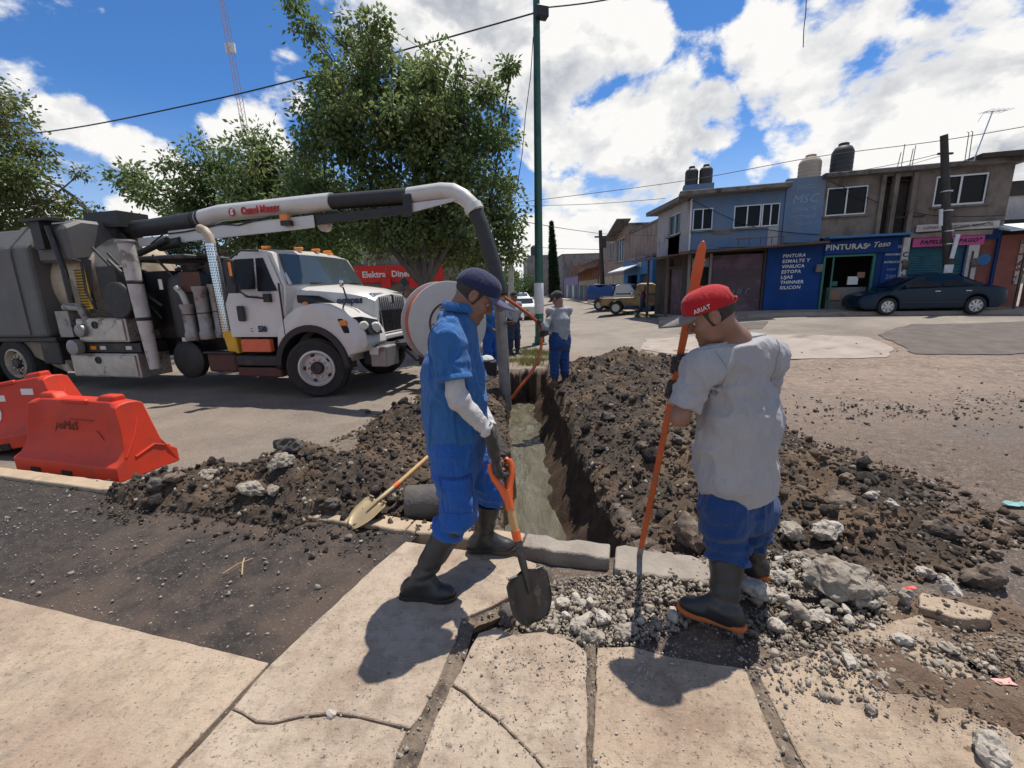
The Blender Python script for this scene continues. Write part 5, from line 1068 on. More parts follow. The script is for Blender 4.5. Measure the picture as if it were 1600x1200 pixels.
for x, y, mt, lab in ((1.4, 52, 'car_white', 'small far white car at the left kerb up the street'), (1.2, 66, 'car_teal', 'small far dark car behind the far white one')):
    t = thing('parked_car', lab, 'car', (x, y, ground_z(x, y)), R(92)); sedan(t, mt, 'mid_glass')
# ------------------------------------------------------------------ trees and plants
def leafmat(name, c1, c2, c3):
    m = bpy.data.materials.new(name); m.use_nodes = True; nt = m.node_tree; N = nt.nodes.new; L = nt.links.new; b = nt.nodes['Principled BSDF']; q = NT(nt)
    g = N('ShaderNodeNewGeometry'); r = g.outputs['Random Per Island']
    c = q.mix(r, c1, c2); c = q.mix(q.rng(q.noise(.9, 3), .5, .68), c, c3); L(c, b.inputs['Base Color']); b.inputs['Roughness'].default_value = .45; b.inputs['Specular IOR Level'].default_value = .35
    tr = N('ShaderNodeBsdfTranslucent'); L(c, tr.inputs['Color']); mx = N('ShaderNodeMixShader'); mx.inputs[0].default_value = .52
    L(b.outputs[0], mx.inputs[1]); L(tr.outputs[0], mx.inputs[2]); L(mx.outputs[0], nt.nodes['Material Output'].inputs[0]); MATS[name] = m
leafmat('leaf_ash', (.095, .155, .048), (.20, .265, .105), (.235, .26, .09)); leafmat('leaf_olive', (.115, .160, .050), (.18, .215, .075), (.20, .20, .065)); leafmat('leaf_dark', (.020, .042, .020), (.035, .062, .026), (.03, .055, .02)); leafmat('leaf_far', (.050, .100, .025), (.08, .135, .035), (.10, .14, .04)); leafmat('grass', (.10, .14, .03), (.20, .20, .06), (.26, .22, .09))
pm('bark', (.10, .082, .066), (.17, .145, .12), 9, .9, bump=.9, bscale=25, bdist=.03, stretch=(1, 1, .25))
def leaves(name, C, mat, parent, Ls=.10, Ws=.034, seed=1, droop=.5, per=1):
    """one small folded blade per centre"""
    rg = np.random.default_rng(seed); n = len(C)
    d = rg.normal(size=(n, 3)); d[:, 2] -= droop; d /= np.linalg.norm(d, axis=1)[:, None]
    u = rg.normal(size=(n, 3)); u[:, 2] += .6; s = np.cross(d, u); s /= np.linalg.norm(s, axis=1)[:, None]; nn = np.cross(s, d)
    L_ = Ls * rg.uniform(.7, 1.3, n)[:, None]; W = Ws * rg.uniform(.7, 1.3, n)[:, None]
    a = C; m = C + d * L_ * .5 - nn * L_ * .04; t = C + d * L_ - nn * L_ * .12; l = C + d * L_ * .42 + s * W + nn * W * .35; r = C + d * L_ * .42 - s * W + nn * W * .35
    V = np.stack([a, l, t, r], 1).reshape(-1, 3); I = np.arange(n)[:, None] * 4
    F = np.concatenate([I + np.array([[0, 2, 1]]), I + np.array([[0, 3, 2]])], 0)
    return npmesh(name, V, F, MATS[mat], parent, smooth=False)
def tree(name, label, base, blobs, Y, mat, dens=1.0, Ls=.10, trunk_r=.16, seed=1, yspread=1.0, clump=.30, per=70, fork=1.6, group=None, skirt=True):
    """crown blobs given by where they stand (px, py, radius px) at about depth Y"""
    rs = random.Random(seed); rg = np.random.default_rng(seed); t = thing(name, label, 'tree', base, 0, group); B = Vector(base)
    tips = []
    for px, py, r in blobs:
        rad = r / CAM_F * Y; dy = rs.uniform(-1, 1) * yspread * 1.2
        c = at(px, py, Y) ; k = max(2, int(dens * 11 * rad ** 1.6 + 1))
        for _ in range(k):
            v = Vector((rs.gauss(0, 1), rs.gauss(0, 1), rs.gauss(0, 1))).normalized() * rad * rs.uniform(.25, 1.0); v.y *= 1.2
            p = c + v + Vector((0, dy, 0)); tips.append((p - B, rad))
    # limbs: trunk to a fork, forks to clumps
    m = MB(); top = Vector((rs.uniform(-.2, .2), rs.uniform(-.2, .2), fork)); m.tube([(0, 0, -.2), Vector((.05, 0, fork * .5)), top], [trunk_r * 1.25, trunk_r, trunk_r * .85], 12); m.build('trunk', MATS['bark'], t, smooth=True)
    nl = 7; tips.sort(key=lambda a: math.atan2(a[0].x, a[0].z)); lm = MB()
    for i in range(nl):
        seg = tips[i * len(tips) // nl:(i + 1) * len(tips) // nl]
        if not seg: continue
        c = sum((s[0] for s in seg), Vector()) / len(seg); far = max(seg, key=lambda s: (s[0] - top).length)[0]
        mid = top.lerp(c, .55) + Vector((rs.uniform(-.2, .2), rs.uniform(-.2, .2), .15)); r0 = trunk_r * .55
        lb = MB(); lb.tube([top * .95, mid, c, c.lerp(far, .9)], [r0, r0 * .65, r0 * .35, .012], 8); lb.build('limb', MATS['bark'], t, smooth=True)
        for p, rad in seg:
            j = min((c, mid, c.lerp(far, .5), c.lerp(far, .85)), key=lambda v: (v - p).length); q = j.lerp(p, .5) + Vector((rs.uniform(-.1, .1), rs.uniform(-.1, .1), rs.uniform(-.05, .12))); lm.tube([j, q, p], [.022, .014, .005], 4, cap=False)
    lm.build('twigs', MATS['bark'], t)['kind'] = 'stuff'
    C = []
    for p, rad in tips:
        k = int(per * rs.uniform(.6, 1.4)); cl = clump * rs.uniform(.6, 1.25) * min(1, .55 + rad)
        o = rg.normal(size=(k, 3)) * np.array([cl, cl, cl * .75]) * .6; C.append(o + np.array(p))
    leaves('crown', np.concatenate(C), mat, t, Ls, Ls * .30, seed)
    return t
def gp(px, Y): p = at(px, 600, Y); return (p.x, Y, ground_z(p.x, Y))
main = [(640, 350, 55), (560, 330, 65), (700, 330, 85), (755, 310, 55), (640, 260, 90), (560, 230, 70), (715, 235, 70), (520, 150, 40), (600, 140, 60), (650, 165, 60), (505, 75, 22), (490, 40, 12), (545, 50, 26), (585, 75, 34), (628, 105, 30), (645, 85, 18), (790, 125, 14), (797, 108, 8), (783, 190, 22), (785, 290, 30), (780, 360, 38), (590, 375, 26), (712, 380, 42), (500, 330, 55), (520, 385, 35), (803, 345, 20), (798, 400, 22), (745, 400, 42), (665, 378, 30), (625, 385, 16), (765, 165, 16), (480, 110, 10), (520, 20, 10), (750, 240, 45), (610, 320, 60), (690, 150, 42), (680, 200, 60), (735, 185, 42), (640, 205, 65), (560, 175, 50), (520, 205, 42), (700, 270, 60), (480, 300, 35), (480, 240, 30)]
tree('ash_tree', 'big leafy tree behind the truck cab with shoots reaching to the top of the picture', gp(668, 13.6), main, 13.6, 'leaf_ash', 2.0, .135, .20, 3, .9, .29, 60, 1.9)
left = [(330, 275, 50), (285, 305, 38), (395, 265, 50), (440, 310, 60), (380, 320, 55), (470, 255, 40), (300, 265, 30), (430, 235, 26), (252, 300, 18), (430, 370, 50), (500, 310, 50), (345, 340, 50), (400, 390, 40), (480, 370, 45), (520, 380, 45), (310, 330, 40), (265, 325, 20)]
tree('ash_tree', 'lower spreading tree left of the big one, behind the boom of the truck', gp(420, 15.5), left, 15.5, 'leaf_ash', 2.0, .14, .17, 5, .9, .32, 60, 1.8)
lt = [(15, 205, 45), (50, 255, 45), (15, 290, 60), (-10, 150, 30), (95, 285, 22), (105, 330, 26), (70, 320, 40), (30, 350, 50), (110, 262, 8), (30, 160, 22), (-60, 240, 70), (-120, 280, 80), (140, 345, 20), (-60, 330, 70)]
tree('willow_tree', 'sparse olive-green tree at the left edge behind the truck tank', gp(-30, 13.5), lt, 13.5, 'leaf_olive', 2.0, .115, .18, 8, .8, .32, 75, 2.2)
for px, Y, lab, bl in ((825, 75, 'round bright green tree on the far left kerb behind the lamp post', [(826, 445, 17), (815, 450, 14), (840, 450, 13), (828, 458, 14)]),
                       (800, 48, 'small tree beside the pale pole at the mouth of the far street', [(802, 432, 13), (796, 445, 14), (806, 450, 11), (797, 420, 9)]),
                       (790, 30, 'dark leafy tree low behind the cap of the blue-shirted worker', [(782, 430, 22), (770, 445, 22), (790, 448, 14)])):
    tree('street_tree', lab, gp(px, Y), bl, Y, 'leaf_far', .8, .22 if Y > 40 else .16, .14, int(px), .5, .5, 60, 1.6, 'trees up the far street', skirt=False)
# distant trees behind the store and to the left, seen only through gaps
for i, (px, Y) in enumerate(((180, 38), (60, 42), (-120, 40), (300, 44))):
    bl = [(px + dx, 400 + dy, 24) for dx, dy in ((-30, 0), (0, -25), (28, -5), (0, 12), (-14, -14), (15, 20))]
    tree('street_tree', ['rounded dark tree far behind the cab roof gap', 'rounded dark tree far behind the truck tank', 'rounded dark tree beyond the left edge', 'rounded dark tree far behind the low spreading tree'][i], gp(px, Y), bl, Y, 'leaf_dark', .9, .22, .16, 60 + i, .5, .5, 60, 2, 'trees up the far street')
# cypress
cy = at(867, 470, 47); t = thing('cypress_tree', 'slim dark cypress spire right of the green lamp post', 'tree', (cy.x, 47, ground_z(cy.x, 47))); hz = at(863, 348, 47).z - t.location.z
MB().tube([(0, 0, 0), (0, 0, hz * .5)], [.16, .06], 8).build('trunk', MATS['bark'], t)
rg = np.random.default_rng(3); k = rg.uniform(0, 1, 9000) ** 1.0; w = .64 * np.clip(1 - k, 0, 1) ** .62 * (.55 + .45 * sstep(0, .12, k)); a = rg.uniform(0, 6.28, 9000); rr = rg.uniform(.5, 1, 9000) ** .5 * w
leaves('crown', np.stack([rr * np.cos(a) - .30 * k, rr * np.sin(a), .25 + k * (hz - .25)], -1), 'leaf_dark', t, .26, .05, 4, -1.6)
# the grassy spot by the foot of the lamp post
rg = np.random.default_rng(9); n = 5200; X = rg.uniform(-.6, 1.35, n); Yy = rg.uniform(9.7, 12.2, n); w = vnoise(np.stack([X * 2.2, Yy * 2.2, X * 0], -1), 4); ok = w > -.25; X, Yy = X[ok], Yy[ok]; n = len(X); h = rg.uniform(.04, .17, n); b0 = np.stack([X, Yy, ground_np(X, Yy)], -1); dr = rg.normal(size=(n, 3)) * .35; dr[:, 2] = 1
sd_ = np.stack([rg.uniform(-1, 1, n), rg.uniform(-1, 1, n), 0 * X], -1) * .010; V = np.stack([b0 - sd_, b0 + sd_, b0 + dr * h[:, None]], 1).reshape(-1, 3)
tag(npmesh('grass', V, np.arange(3 * n).reshape(-1, 3), MATS['grass'], smooth=False), 'ragged yellow-green grass round the foot of the lamp post', 'grass', kind='stuff')
rg = np.random.default_rng(10); n = 900; X = rg.uniform(7.0, 7.3, n); Yy = rg.uniform(20, 30, n); h = rg.uniform(.04, .18, n); b0 = np.stack([X, Yy, ground_np(X, Yy)], -1); dr = rg.normal(size=(n, 3)) * .35; dr[:, 2] = 1; sd_ = np.stack([rg.uniform(-1, 1, n), rg.uniform(-1, 1, n), 0 * X], -1) * .02
tag(npmesh('grass', np.stack([b0 - sd_, b0 + sd_, b0 + dr * h[:, None]], 1).reshape(-1, 3), np.arange(3 * n).reshape(-1, 3), MATS['grass'], smooth=False), 'weeds along the kerb of the side street by the pickups', 'grass', kind='stuff')
# ------------------------------------------------------------------ the vacuum truck; x forward, y away from the near side, z up
TH = R(-14); TO = Vector((-3.33, 7.23, -.10)); TMi = (Matrix.Translation(TO) @ Matrix.Rotation(TH, 4, 'Z')).inverted()
pm('truck_white', (.58, .56, .525), (.53, .505, .465), 1.4, .32, coat=.25, c3=(.47, .42, .36), scale3=1.6, lo3=.56, hi3=.75); pm('truck_cream', (.47, .39, .29), (.41, .34, .25), 2, .6, c3=(.24, .19, .14), scale3=1.3); pm('tank_grey', (.085, .084, .084), (.115, .112, .108), 2, .6, bump=.2, bscale=8, c3=(.11, .10, .095), scale3=1.1); pm('truck_black', (.014, .014, .015), (.026, .025, .024), 6, .6, c3=(.05, .042, .036), scale3=2, lo3=.56); pm('hose_black', (.018, .018, .019), (.03, .029, .028), 8, .55); pm('zinc', (.30, .29, .28), (.22, .21, .205), 6, .5, metal=.5, c3=(.15, .12, .10), scale3=3, lo3=.56); pm('pipe_white', (.50, .47, .43), (.40, .37, .34), 4, .6, c3=(.2, .165, .14), scale3=3, lo3=.56); pm('tread_plate', (.52, .49, .44), (.40, .37, .33), 4, .45, metal=.55, c3=(.22, .18, .14), scale3=2.5, lo3=.56); pm('rust_red', (.10, .038, .028), (.075, .032, .026), 5, .8); pm('yellow_cone', (.62, .36, .015), (.52, .30, .02), 5, .6); pm('orange_reflect', (.65, .13, .05), (.55, .10, .04), 6, .35); pm('letter_red', (.42, .02, .02), rough=.6); pm('letter_navy', (.015, .02, .06), rough=.6); pm('orange_hose', (.52, .115, .035), (.42, .09, .03), 9, .5); pm('reel_white', (.50, .47, .44), (.42, .39, .37), 2.5, .55, c3=(.30, .24, .20), scale3=2.2, lo3=.56); pm('screen_glass', (.05, .065, .07), rough=.06, spec=.8); pm('sticker', (.6, .55, .5), rough=.6)
tk = thing('vacuum_truck', 'white vacuum truck with long suction boom parked along the dig', 'truck', TO, TH)
def W2L(p): return TMi @ p
def tp(px, py, y): # point seen at a pixel, on the plane y of the truck
    o = W2L(Vector((0, 0, CAM_H))); d = TMi.to_3x3() @ ray(px, py); return o + d * ((y - o.y) / d.y)
T = lambda m, n, mat, par=tk, **k: m.build(n, MATS[mat], par, **k)
T(MB().box((-4.4, .80, .88), (10.6, .10, .26)).box((-4.4, 1.60, .88), (10.6, .10, .26)).box((.5, 1.2, .88), (.2, .9, .2)).box((-3, 1.2, .88), (.2, .9, .2)).box((-6, 1.2, .88), (.2, .9, .2)), 'chassis', 'truck_black')
T(MB().box((-2.6, 1.2, .78), (1.9, 1.0, .5)).box((-5.2, 1.2, .78), (1.6, 1.1, .5)).box((0, 1.2, .62), (.3, 1.8, .18)).box((-1.0, 1.2, .9), (1.6, .9, .6)), 'drivetrain', 'truck_black', bevel=.04)
def big_wheel(c, steer=0.0, dual=False, rim='truck_white'):
    h = bpy.data.objects.new('wheel', None); col.objects.link(h); h.parent = tk; h.location = c; h.rotation_euler = (0, 0, steer); r, w = .505, .29
    m = MB(); prof = [(.30, -w / 2 + .02), (.46, -w / 2), (.492, -w / 2 + .03)]
    for k in range(5):
        y = -w / 2 + .045 + k * (w - .09) / 4; prof += [(r, y - .018), (r, y + .018), (r - .014, y + .02)] if k < 4 else [(r, y - .018), (r, y + .018)]
    prof += [(.492, w / 2 - .03), (.46, w / 2), (.30, w / 2 - .02)]; T(m.lathe(prof, (0, 0, 0), (0, 1, 0), 44, False), 'tyre', 'tyre', h, smooth=True, angle=30)
    m = MB(); m.lathe([(.30, .10), (.305, -w / 2 + .0), (.275, -w / 2 - .012), (.262, -w / 2 + .01), (.245, -.04), (.19, -.075), (.115, -.08), (.11, -.08), (.105, .1)], (0, 0, 0), (0, 1, 0), 36)
    T(m, 'rim', rim, h, smooth=True, angle=30)
    T(MB().lathe([(.108, 0), (.105, -.13), (.085, -.155), (.01, -.16)], (0, 0, 0), (0, 1, 0), 22), 'hub', 'truck_black', h, smooth=True, angle=40)
    m = MB()
    for i in range(10): a = 2 * PI * i / 10; m.lathe([(.02, -.07), (.02, -.115), (.012, -.12)], (.152 * math.cos(a), 0, .152 * math.sin(a)), (0, 1, 0), 6)
    T(m, 'wheel_nuts', 'chrome', h)
    for i in range(5): a = 2 * PI * (i + .5) / 5; T(MB().lathe([(.001, -.068), (.034, -.070), (.034, -.055)], (.215 * math.cos(a), 0, .215 * math.sin(a)), (0, 1, 0), 12), 'vent_hole', 'trim_black', h)
    if dual: T(MB().lathe([(.3, .2), (.47, .2), (.50, .23), (.50, .44), (.47, .47), (.3, .47)], (0, 0, 0), (0, 1, 0), 36), 'inner_tyre', 'tyre', h, smooth=True, angle=30)
big_wheel((0, .17, .505), R(17)); big_wheel((0, 2.23, .505), R(17))
for x in (-7.15, -8.5): big_wheel((x, .17, .505), dual=True, rim='truck_cream')
# cab
def cab_sec(y, shrink): 
    s = shrink
    return [(-1.60, y, 1.04), (-1.62, y, 1.6), (-1.60 + s * .3, y, 2.40), (-1.50 + s * .2, y, 2.50 - s * .02), (-1.1, y, 2.55 - s * .05), (-.72, y, 2.50 - s * .05), (-.62, y, 2.44 - s * .03), (-.36, y, 1.86), (-.42, y, 1.5), (-.47, y, 1.04)]
def yo(z): return .05 + .10 * max(0, (z - 1.85)) / .6
ys = [0, .12, .4, 1.2, 2.0, 2.28, 2.4]; rings = []
for y in ys:
    e = abs(y - 1.2) / 1.2; ring = []
    for (x, yy, z) in cab_sec(y, 1 if e > .85 else (0 if e < .4 else .5)):
        off = yo(z); yv = off + (2.4 - 2 * off) * y / 2.4; bow = .14 * (1 - e * e) if x > -.8 else 0; ring.append((x + bow, yv, z))
    rings.append(ring)
cab = T(MB().loft(rings), 'cab', 'truck_white', smooth=True, angle=35)
def on_cab(x, z, d=.0): return (x, yo(z) - d, z)
def side_panel(pts, mat, name, par, d=.006):
    return T(MB().add([on_cab(x, z, d) for x, z in pts], [tuple(range(len(pts)))]), name, mat, par, solid=.004)
# door outline seam, window, vent pane, handle
dr = T(MB().add([on_cab(x, z, .012) for x, z in ((-1.42, 1.08), (-.50, 1.08), (-.46, 1.5), (-.43, 1.86), (-.70, 2.40), (-1.42, 2.40))], [(0, 1, 2, 3, 4, 5)]), 'door', 'truck_white', cab, solid=.012)
side_panel([(-1.36, 1.84), (-.94, 1.84), (-.97, 2.34), (-1.36, 2.34)], 'dark_glass', 'side_window', dr, .024); side_panel([(-.90, 1.80), (-.52, 1.80), (-.78, 2.34), (-.93, 2.34)], 'dark_glass', 'side_window', dr, .024)
T(MB().box((-1.30, .02, 1.44), (.15, .05, .26)), 'door_handle', 'trim_black', dr, bevel=.02)
T(MB().box((-.475, .03, 1.5), (.02, .02, .85)), 'door_seam', 'trim_black', cab)
text('530', .135, MATS['letter_navy'], cab, (-.92, .025, 1.17), UP, weight=.006, width=.85); text('::', .12, MATS['letter_navy'], cab, (-1.14, .025, 1.17), UP)
text('WorkStar', .07, MATS['zinc'], cab, (-1.05, .025, 1.72), UP, shear=.2)
P = [[(-.605 + .14 * (1 - e * e) + .028, .15 + .1 * .95 + (2.4 - .5) * t_, 2.41) for t_ in (0, .25, .5, .75, 1) for e in [abs(t_ * 2 - 1)]], [(-.37 + .14 * (1 - e * e) + .028, .08 + (2.4 - .16) * t_, 1.90) for t_ in (0, .25, .5, .75, 1) for e in [abs(t_ * 2 - 1)]]]
T(MB().grid(P), 'windscreen', 'screen_glass', cab, smooth=True)
m = MB(); m.tube([(-.32, .12, 1.90), (-.70, .27, 2.43)], .03, 6); T(m, 'pillar', 'truck_white', cab, smooth=True)
for x, y in ((-.9, .35), (-.62, .8), (-.57, 1.2), (-.62, 1.6), (-.9, 2.05)): T(MB().box((x, y, 2.53), (.15, .09, .05)), 'marker_lamp', 'lamp_amber', cab, bevel=.015)
T(MB().box((-.25, .9, 1.92), (.03, .7, .02)).box((-.25, 1.7, 1.92), (.03, .6, .02)), 'wipers', 'trim_black', cab)
# hood and fenders
hs = []
for x, z, w, zs in ((-.40, 1.87, 1.02, 1.25), (.0, 1.86, .92, 1.25), (.45, 1.81, .80, 1.2), (.80, 1.73, .66, 1.1), (.90, 1.66, .60, 1.1)):
    hs.append([(x, 1.2 - w, zs), (x, 1.2 - w, z - .30), (x, 1.2 - w * .94, z - .08), (x, 1.2 - w * .75, z - .01), (x, 1.2, z + .03), (x, 1.2 + w * .75, z - .01), (x, 1.2 + w * .94, z - .08), (x, 1.2 + w, z - .30), (x, 1.2 + w, zs)])
hood = T(MB().loft(hs), 'hood', 'truck_white', smooth=True, angle=35)
v = T(MB().add([(-.30, .205, 1.72), (.10, .245, 1.70), (.42, .36, 1.54), (.36, .355, 1.50), (-.02, .245, 1.52), (-.30, .205, 1.60)], [(5, 4, 3, 2, 1, 0)]), 'hood_vent', 'trim_black', hood, solid=.02)
text('ooapas', .155, MATS['letter_navy'], hood, (.56, .40, 1.61), (PI / 2, 0, R(11)), weight=.008, shear=.1)
def fender(y0, y1):
    arc = [(.64 * math.cos(R(a)), .52 + .64 * math.sin(R(a))) for a in range(8, 176, 12)]
    out = [(-.70, .80), (-.66, 1.08), (-.50, 1.36), (-.22, 1.53), (.08, 1.585), (.36, 1.57), (.66, 1.47), (.90, 1.30), (1.03, 1.10), (1.06, .92), (.98, .80), (.76, .74)]
    n = 12; m = MB()
    prof = out + arc
    def sec(y, s): return [((x - .1) * s + .1, y, (z - .9) * s + .9) if i < len(out) else (x, y, z) for i, (x, z) in enumerate(prof)]
    m.loft([sec(y0, .93), sec(y0 + (.03 if y1 > y0 else -.03), .985), sec(y0 + (y1 - y0) * .3, 1), sec(y1, 1)])
    f = T(m, 'fender', 'truck_white', smooth=True, angle=38); s = 1 if y1 > y0 else -1
    m = MB(); rr = [[(rad * math.cos(R(a)), y, .52 + rad * math.sin(R(a))) for a in range(-2, 186, 8)] for rad, y in ((.635, y0 + .3 * s), (.62, y0 - .02 * s), (.70, y0 - .03 * s), (.715, y0 + .04 * s))]
    T(m.grid(rr), 'arch_trim', 'trim_black', f, smooth=True, solid=.012)
    m = MB(); m.hexa([(.66, y0 - .022 * s, 1.10), (1.085, y0 + .07 * s, 1.06), (1.10, y0 + .44 * s, 1.05), (.8, y0 + .44 * s, 1.1), (.56, y0 - .014 * s, 1.33), (.965, y0 + .05 * s, 1.36), (1.01, y0 + .46 * s, 1.28), (.8, y0 + .44 * s, 1.3)]); hl = T(m, 'headlight', 'dark_glass', f, bevel=.012, segs=2)
    for x, y, z, r in ((.99, .055, 1.21, .078), (1.075, .27, 1.17, .088)): T(MB().lathe([(.01, .03), (r * .7, .03), (r, 0), (r, -.05)], (x, y0 + y * s, z), (.6, -.75 * s, .1), 18), 'lamp', 'lamp_clear', hl, smooth=True)
    T(MB().box((.67, y0 - .015 * s, 1.26), (.13, .05, .09)), 'turn_signal', 'lamp_amber', hl, bevel=.015); T(MB().lathe([(.05, 0), (.05, .03), (.02, .05)], (-.1, y0 + .12 * s, 1.56), n=12), 'marker_lamp', 'lamp_amber', f)
fender(.02, .62); fender(2.38, 1.78)
# grille: chrome frame and upright bars
g0 = .90
gr = T(MB().hexa([(g0 - .12, .64, 1.0), (g0 + .02, .66, 1.0), (g0 + .02, 1.74, 1.0), (g0 - .12, 1.76, 1.0), (g0 - .14, .64, 1.72), (g0 - .04, .66, 1.72), (g0 - .04, 1.74, 1.72), (g0 - .14, 1.76, 1.72)]), 'grille', 'chrome', bevel=.03, segs=2)
T(MB().hexa([(g0, .74, 1.07), (g0 + .025, .74, 1.07), (g0 + .025, 1.66, 1.07), (g0, 1.66, 1.07), (g0 - .05, .74, 1.66), (g0 - .018, .74, 1.66), (g0 - .018, 1.66, 1.66), (g0 - .05, 1.66, 1.66)]), 'grille_back', 'trim_black', gr)
for i in range(13):
    y = .77 + i * .86 / 12; zt = 1.64 - .10 * max(0, 1 - abs(i - 6) / 2.0); T(MB().hexa([(g0 + .02, y - .014, 1.09), (g0 + .05, y - .014, 1.09), (g0 + .05, y + .014, 1.09), (g0 + .02, y + .014, 1.09), (g0 - .03, y - .014, zt), (g0 + .005, y - .014, zt), (g0 + .005, y + .014, zt), (g0 - .03, y + .014, zt)]), 'bar', 'chrome', gr)
T(MB().box((g0 - .0, 1.2, 1.60), (.05, .14, .16)), 'emblem', 'chrome', gr, bevel=.03); T(MB().box((g0 + .0, 1.2, .95), (.16, 1.2, .09)), 'lower_bar', 'truck_white', gr, bevel=.02)
T(MB().box((.95, .55, .70), (.34, .5, .34)).box((1.0, 1.2, .78), (.26, 1.9, .14)), 'bumper', 'truck_black', bevel=.02); T(MB().box((1.10, .45, .68), (.30, .42, .34)), 'bumper_plate', 'zinc', bevel=.015); T(MB().box((1.04, .225, .78), (.16, .02, .12)), 'sticker', 'sticker'); T(MB().box((1.45, 1.0, .74), (.9, .10, .12)).box((1.45, 1.5, .74), (.9, .10, .12)).box((1.3, 1.2, .84), (.16, 1.2, .06)).box((1.75, .95, .62), (.3, .5, .3)).tube([(1.2, .7, .9), (1.5, .8, .55), (1.8, 1.1, .5)], .03, 6), 'reel_mount', 'truck_black')
# mirrors
mr = T(MB().box((-1.16, -.20, 2.08), (.15, .10, .48)), 'mirror', 'trim_black', bevel=.035, segs=2); T(MB().box((-1.10, -.255, 2.16), (.045, .012, .22)), 'turn_signal', 'lamp_amber', mr); T(MB().tube([(-1.14, -.18, 2.33), (-1.05, -.05, 2.46), (-.85, .12, 2.46)], .02, 6), 'mirror_arm', 'trim_black', mr); T(MB().tube([(-1.12, -.18, 1.86), (-1.0, -.10, 1.72), (-.75, .04, 1.68)], .02, 6).box((-.72, .02, 1.69), (.12, .06, .14)).box((-1.15, -.2, 1.85), (.18, .11, .14)), 'mirror_arm', 'trim_black', mr)
hm = T(MB().lathe([(.01, .05), (.07, .04), (.095, 0), (.09, -.02)], (.62, .16, 1.90), (-.75, -.5, 0), 18), 'hood_mirror', 'chrome', smooth=True); T(MB().tube([(.62, .17, 1.84), (.66, .18, 1.65), (.55, .15, 1.42)], .013, 6), 'mirror_arm', 'trim_black', hm); T(MB().box((.55, .14, 1.42), (.16, .08, .06)), 'mirror_foot', 'trim_black', hm)
hm = T(MB().lathe([(.01, .05), (.07, .04), (.095, 0), (.09, -.02)], (.66, 2.20, 1.92), (-.75, .3, 0), 18), 'hood_mirror', 'trim_black', smooth=True); T(MB().tube([(.66, 2.2, 1.86), (.6, 2.2, 1.5)], .013, 6), 'mirror_arm', 'trim_black', hm)
# steps, battery box, reflector
st = T(MB().box((-1.12, .26, .62), (.92, .46, .18)), 'step', 'truck_black', bevel=.02); T(MB().box((-1.12, .24, .42), (.92, .42, .16)), 'step', 'rust_red', bevel=.02); T(MB().box((-1.92, .30, .58), (.62, .5, .34)), 'battery_box', 'rust_red', bevel=.03); T(MB().box((-1.92, .28, .765), (.66, .54, .03)), 'battery_lid', 'truck_black'); rf = T(MB().box((-1.10, .06, .89), (.60, .10, .22)), 'reflector_board', 'orange_reflect', bevel=.01)
T(MB().hexa([(-1.75, .06, .78), (-1.52, .06, .74), (-1.52, .2, .74), (-1.75, .2, .78), (-1.82, .06, 1.14), (-1.56, .06, 1.14), (-1.56, .2, 1.14), (-1.82, .2, 1.14)]), 'yellow_wedge', 'yellow_cone', bevel=.015)
# exhaust stack with perforated guard
ex = T(MB().tube([(-1.78, .16, 1.02), (-1.83, .16, 2.62)], .095, 24), 'exhaust_stack', 'chrome', smooth=True, angle=50)
m = MB()
for k in range(34):
    for j in range(7): a = PI + .35 + j * .40; zc = 1.12 + k * .044; m.box((-1.78 - .05 * (zc - 1.02) / 1.6 + .0955 * math.cos(a + (k % 2) * .2), .16 + .0955 * math.sin(a + (k % 2) * .2), zc), (.012, .012, .016))
o = T(m, 'guard_holes', 'trim_black', ex); o['kind'] = 'stuff'; T(MB().tube([(-1.83, .16, 2.60), (-1.85, .16, 2.74), (-1.92, .16, 2.84), (-2.02, .16, 2.88)], .075, 16), 'exhaust_tip', 'truck_cream', ex, smooth=True)
# the black tank and its hanging tubes
bt = T(MB().lathe([(.44, 0), (.46, .03), (.46, .92), (.42, 1.06), (.30, 1.15), (.12, 1.2), (.12, 1.28), (.14, 1.28), (.14, 1.33), (.02, 1.34)], (-2.75, .58, 1.02), n=30), 'filter_tank', 'plastic_black', smooth=True, angle=40); T(MB().box((-2.42, .16, 2.0), (.34, .10, .34)), 'bracket', 'rust_red', bt); T(MB().box((-3.02, .10, 1.98), (.08, .01, .18)), 'sticker', 'sticker', bt); T(MB().box((-2.72, .11, .99), (.12, .01, .07)), 'sticker', 'sticker', bt)
for x, y, z0, z1, r in ((-2.46, .06, .98, 1.62, .115), (-2.17, .10, 1.0, 1.92, .12), (-1.97, .2, 1.02, 1.95, .10)):
    c = T(MB().lathe([(r * .96, 0), (r * 1.05, .02), (r * 1.05, .12), (r * .9, .16), (r * .9, z1 - z0 - .1), (r * 1.05, z1 - z0 - .06), (r * 1.05, z1 - z0), (r * .8, z1 - z0), (r * .78, z1 - z0 - .1), (.01, z1 - z0 - .1)], (x, y, z0), n=20), 'suction_tube', 'zinc', smooth=True, angle=35); T(MB().lathe([(r * .93, 0), (r * .93, .02)], (x, y, z0 + .45), n=20), 'strap', 'trim_black', c)
T(MB().tube([(-2.46, .06, 1.60), (-2.50, .04, 1.80), (-2.60, .03, 1.92)], .05, 10), 'hook_nozzle', 'pipe_white', smooth=True)
vp = T(MB().tube([(-3.52, .02, 2.72), (-3.44, .0, 1.4), (-3.38, -.02, .46)], [.125, .115, .085], 20), 'suction_pipe', 'pipe_white', smooth=True, angle=50)
for z, r in ((2.70, .14), (1.35, .125), (2.0, .122)): T(MB().lathe([(r, 0), (r + .01, .03), (r, .06)], (-3.52 + (2.72 - z) * .063, .01, z), n=20), 'clamp', 'trim_black' if z < 2.6 else 'zinc', vp)
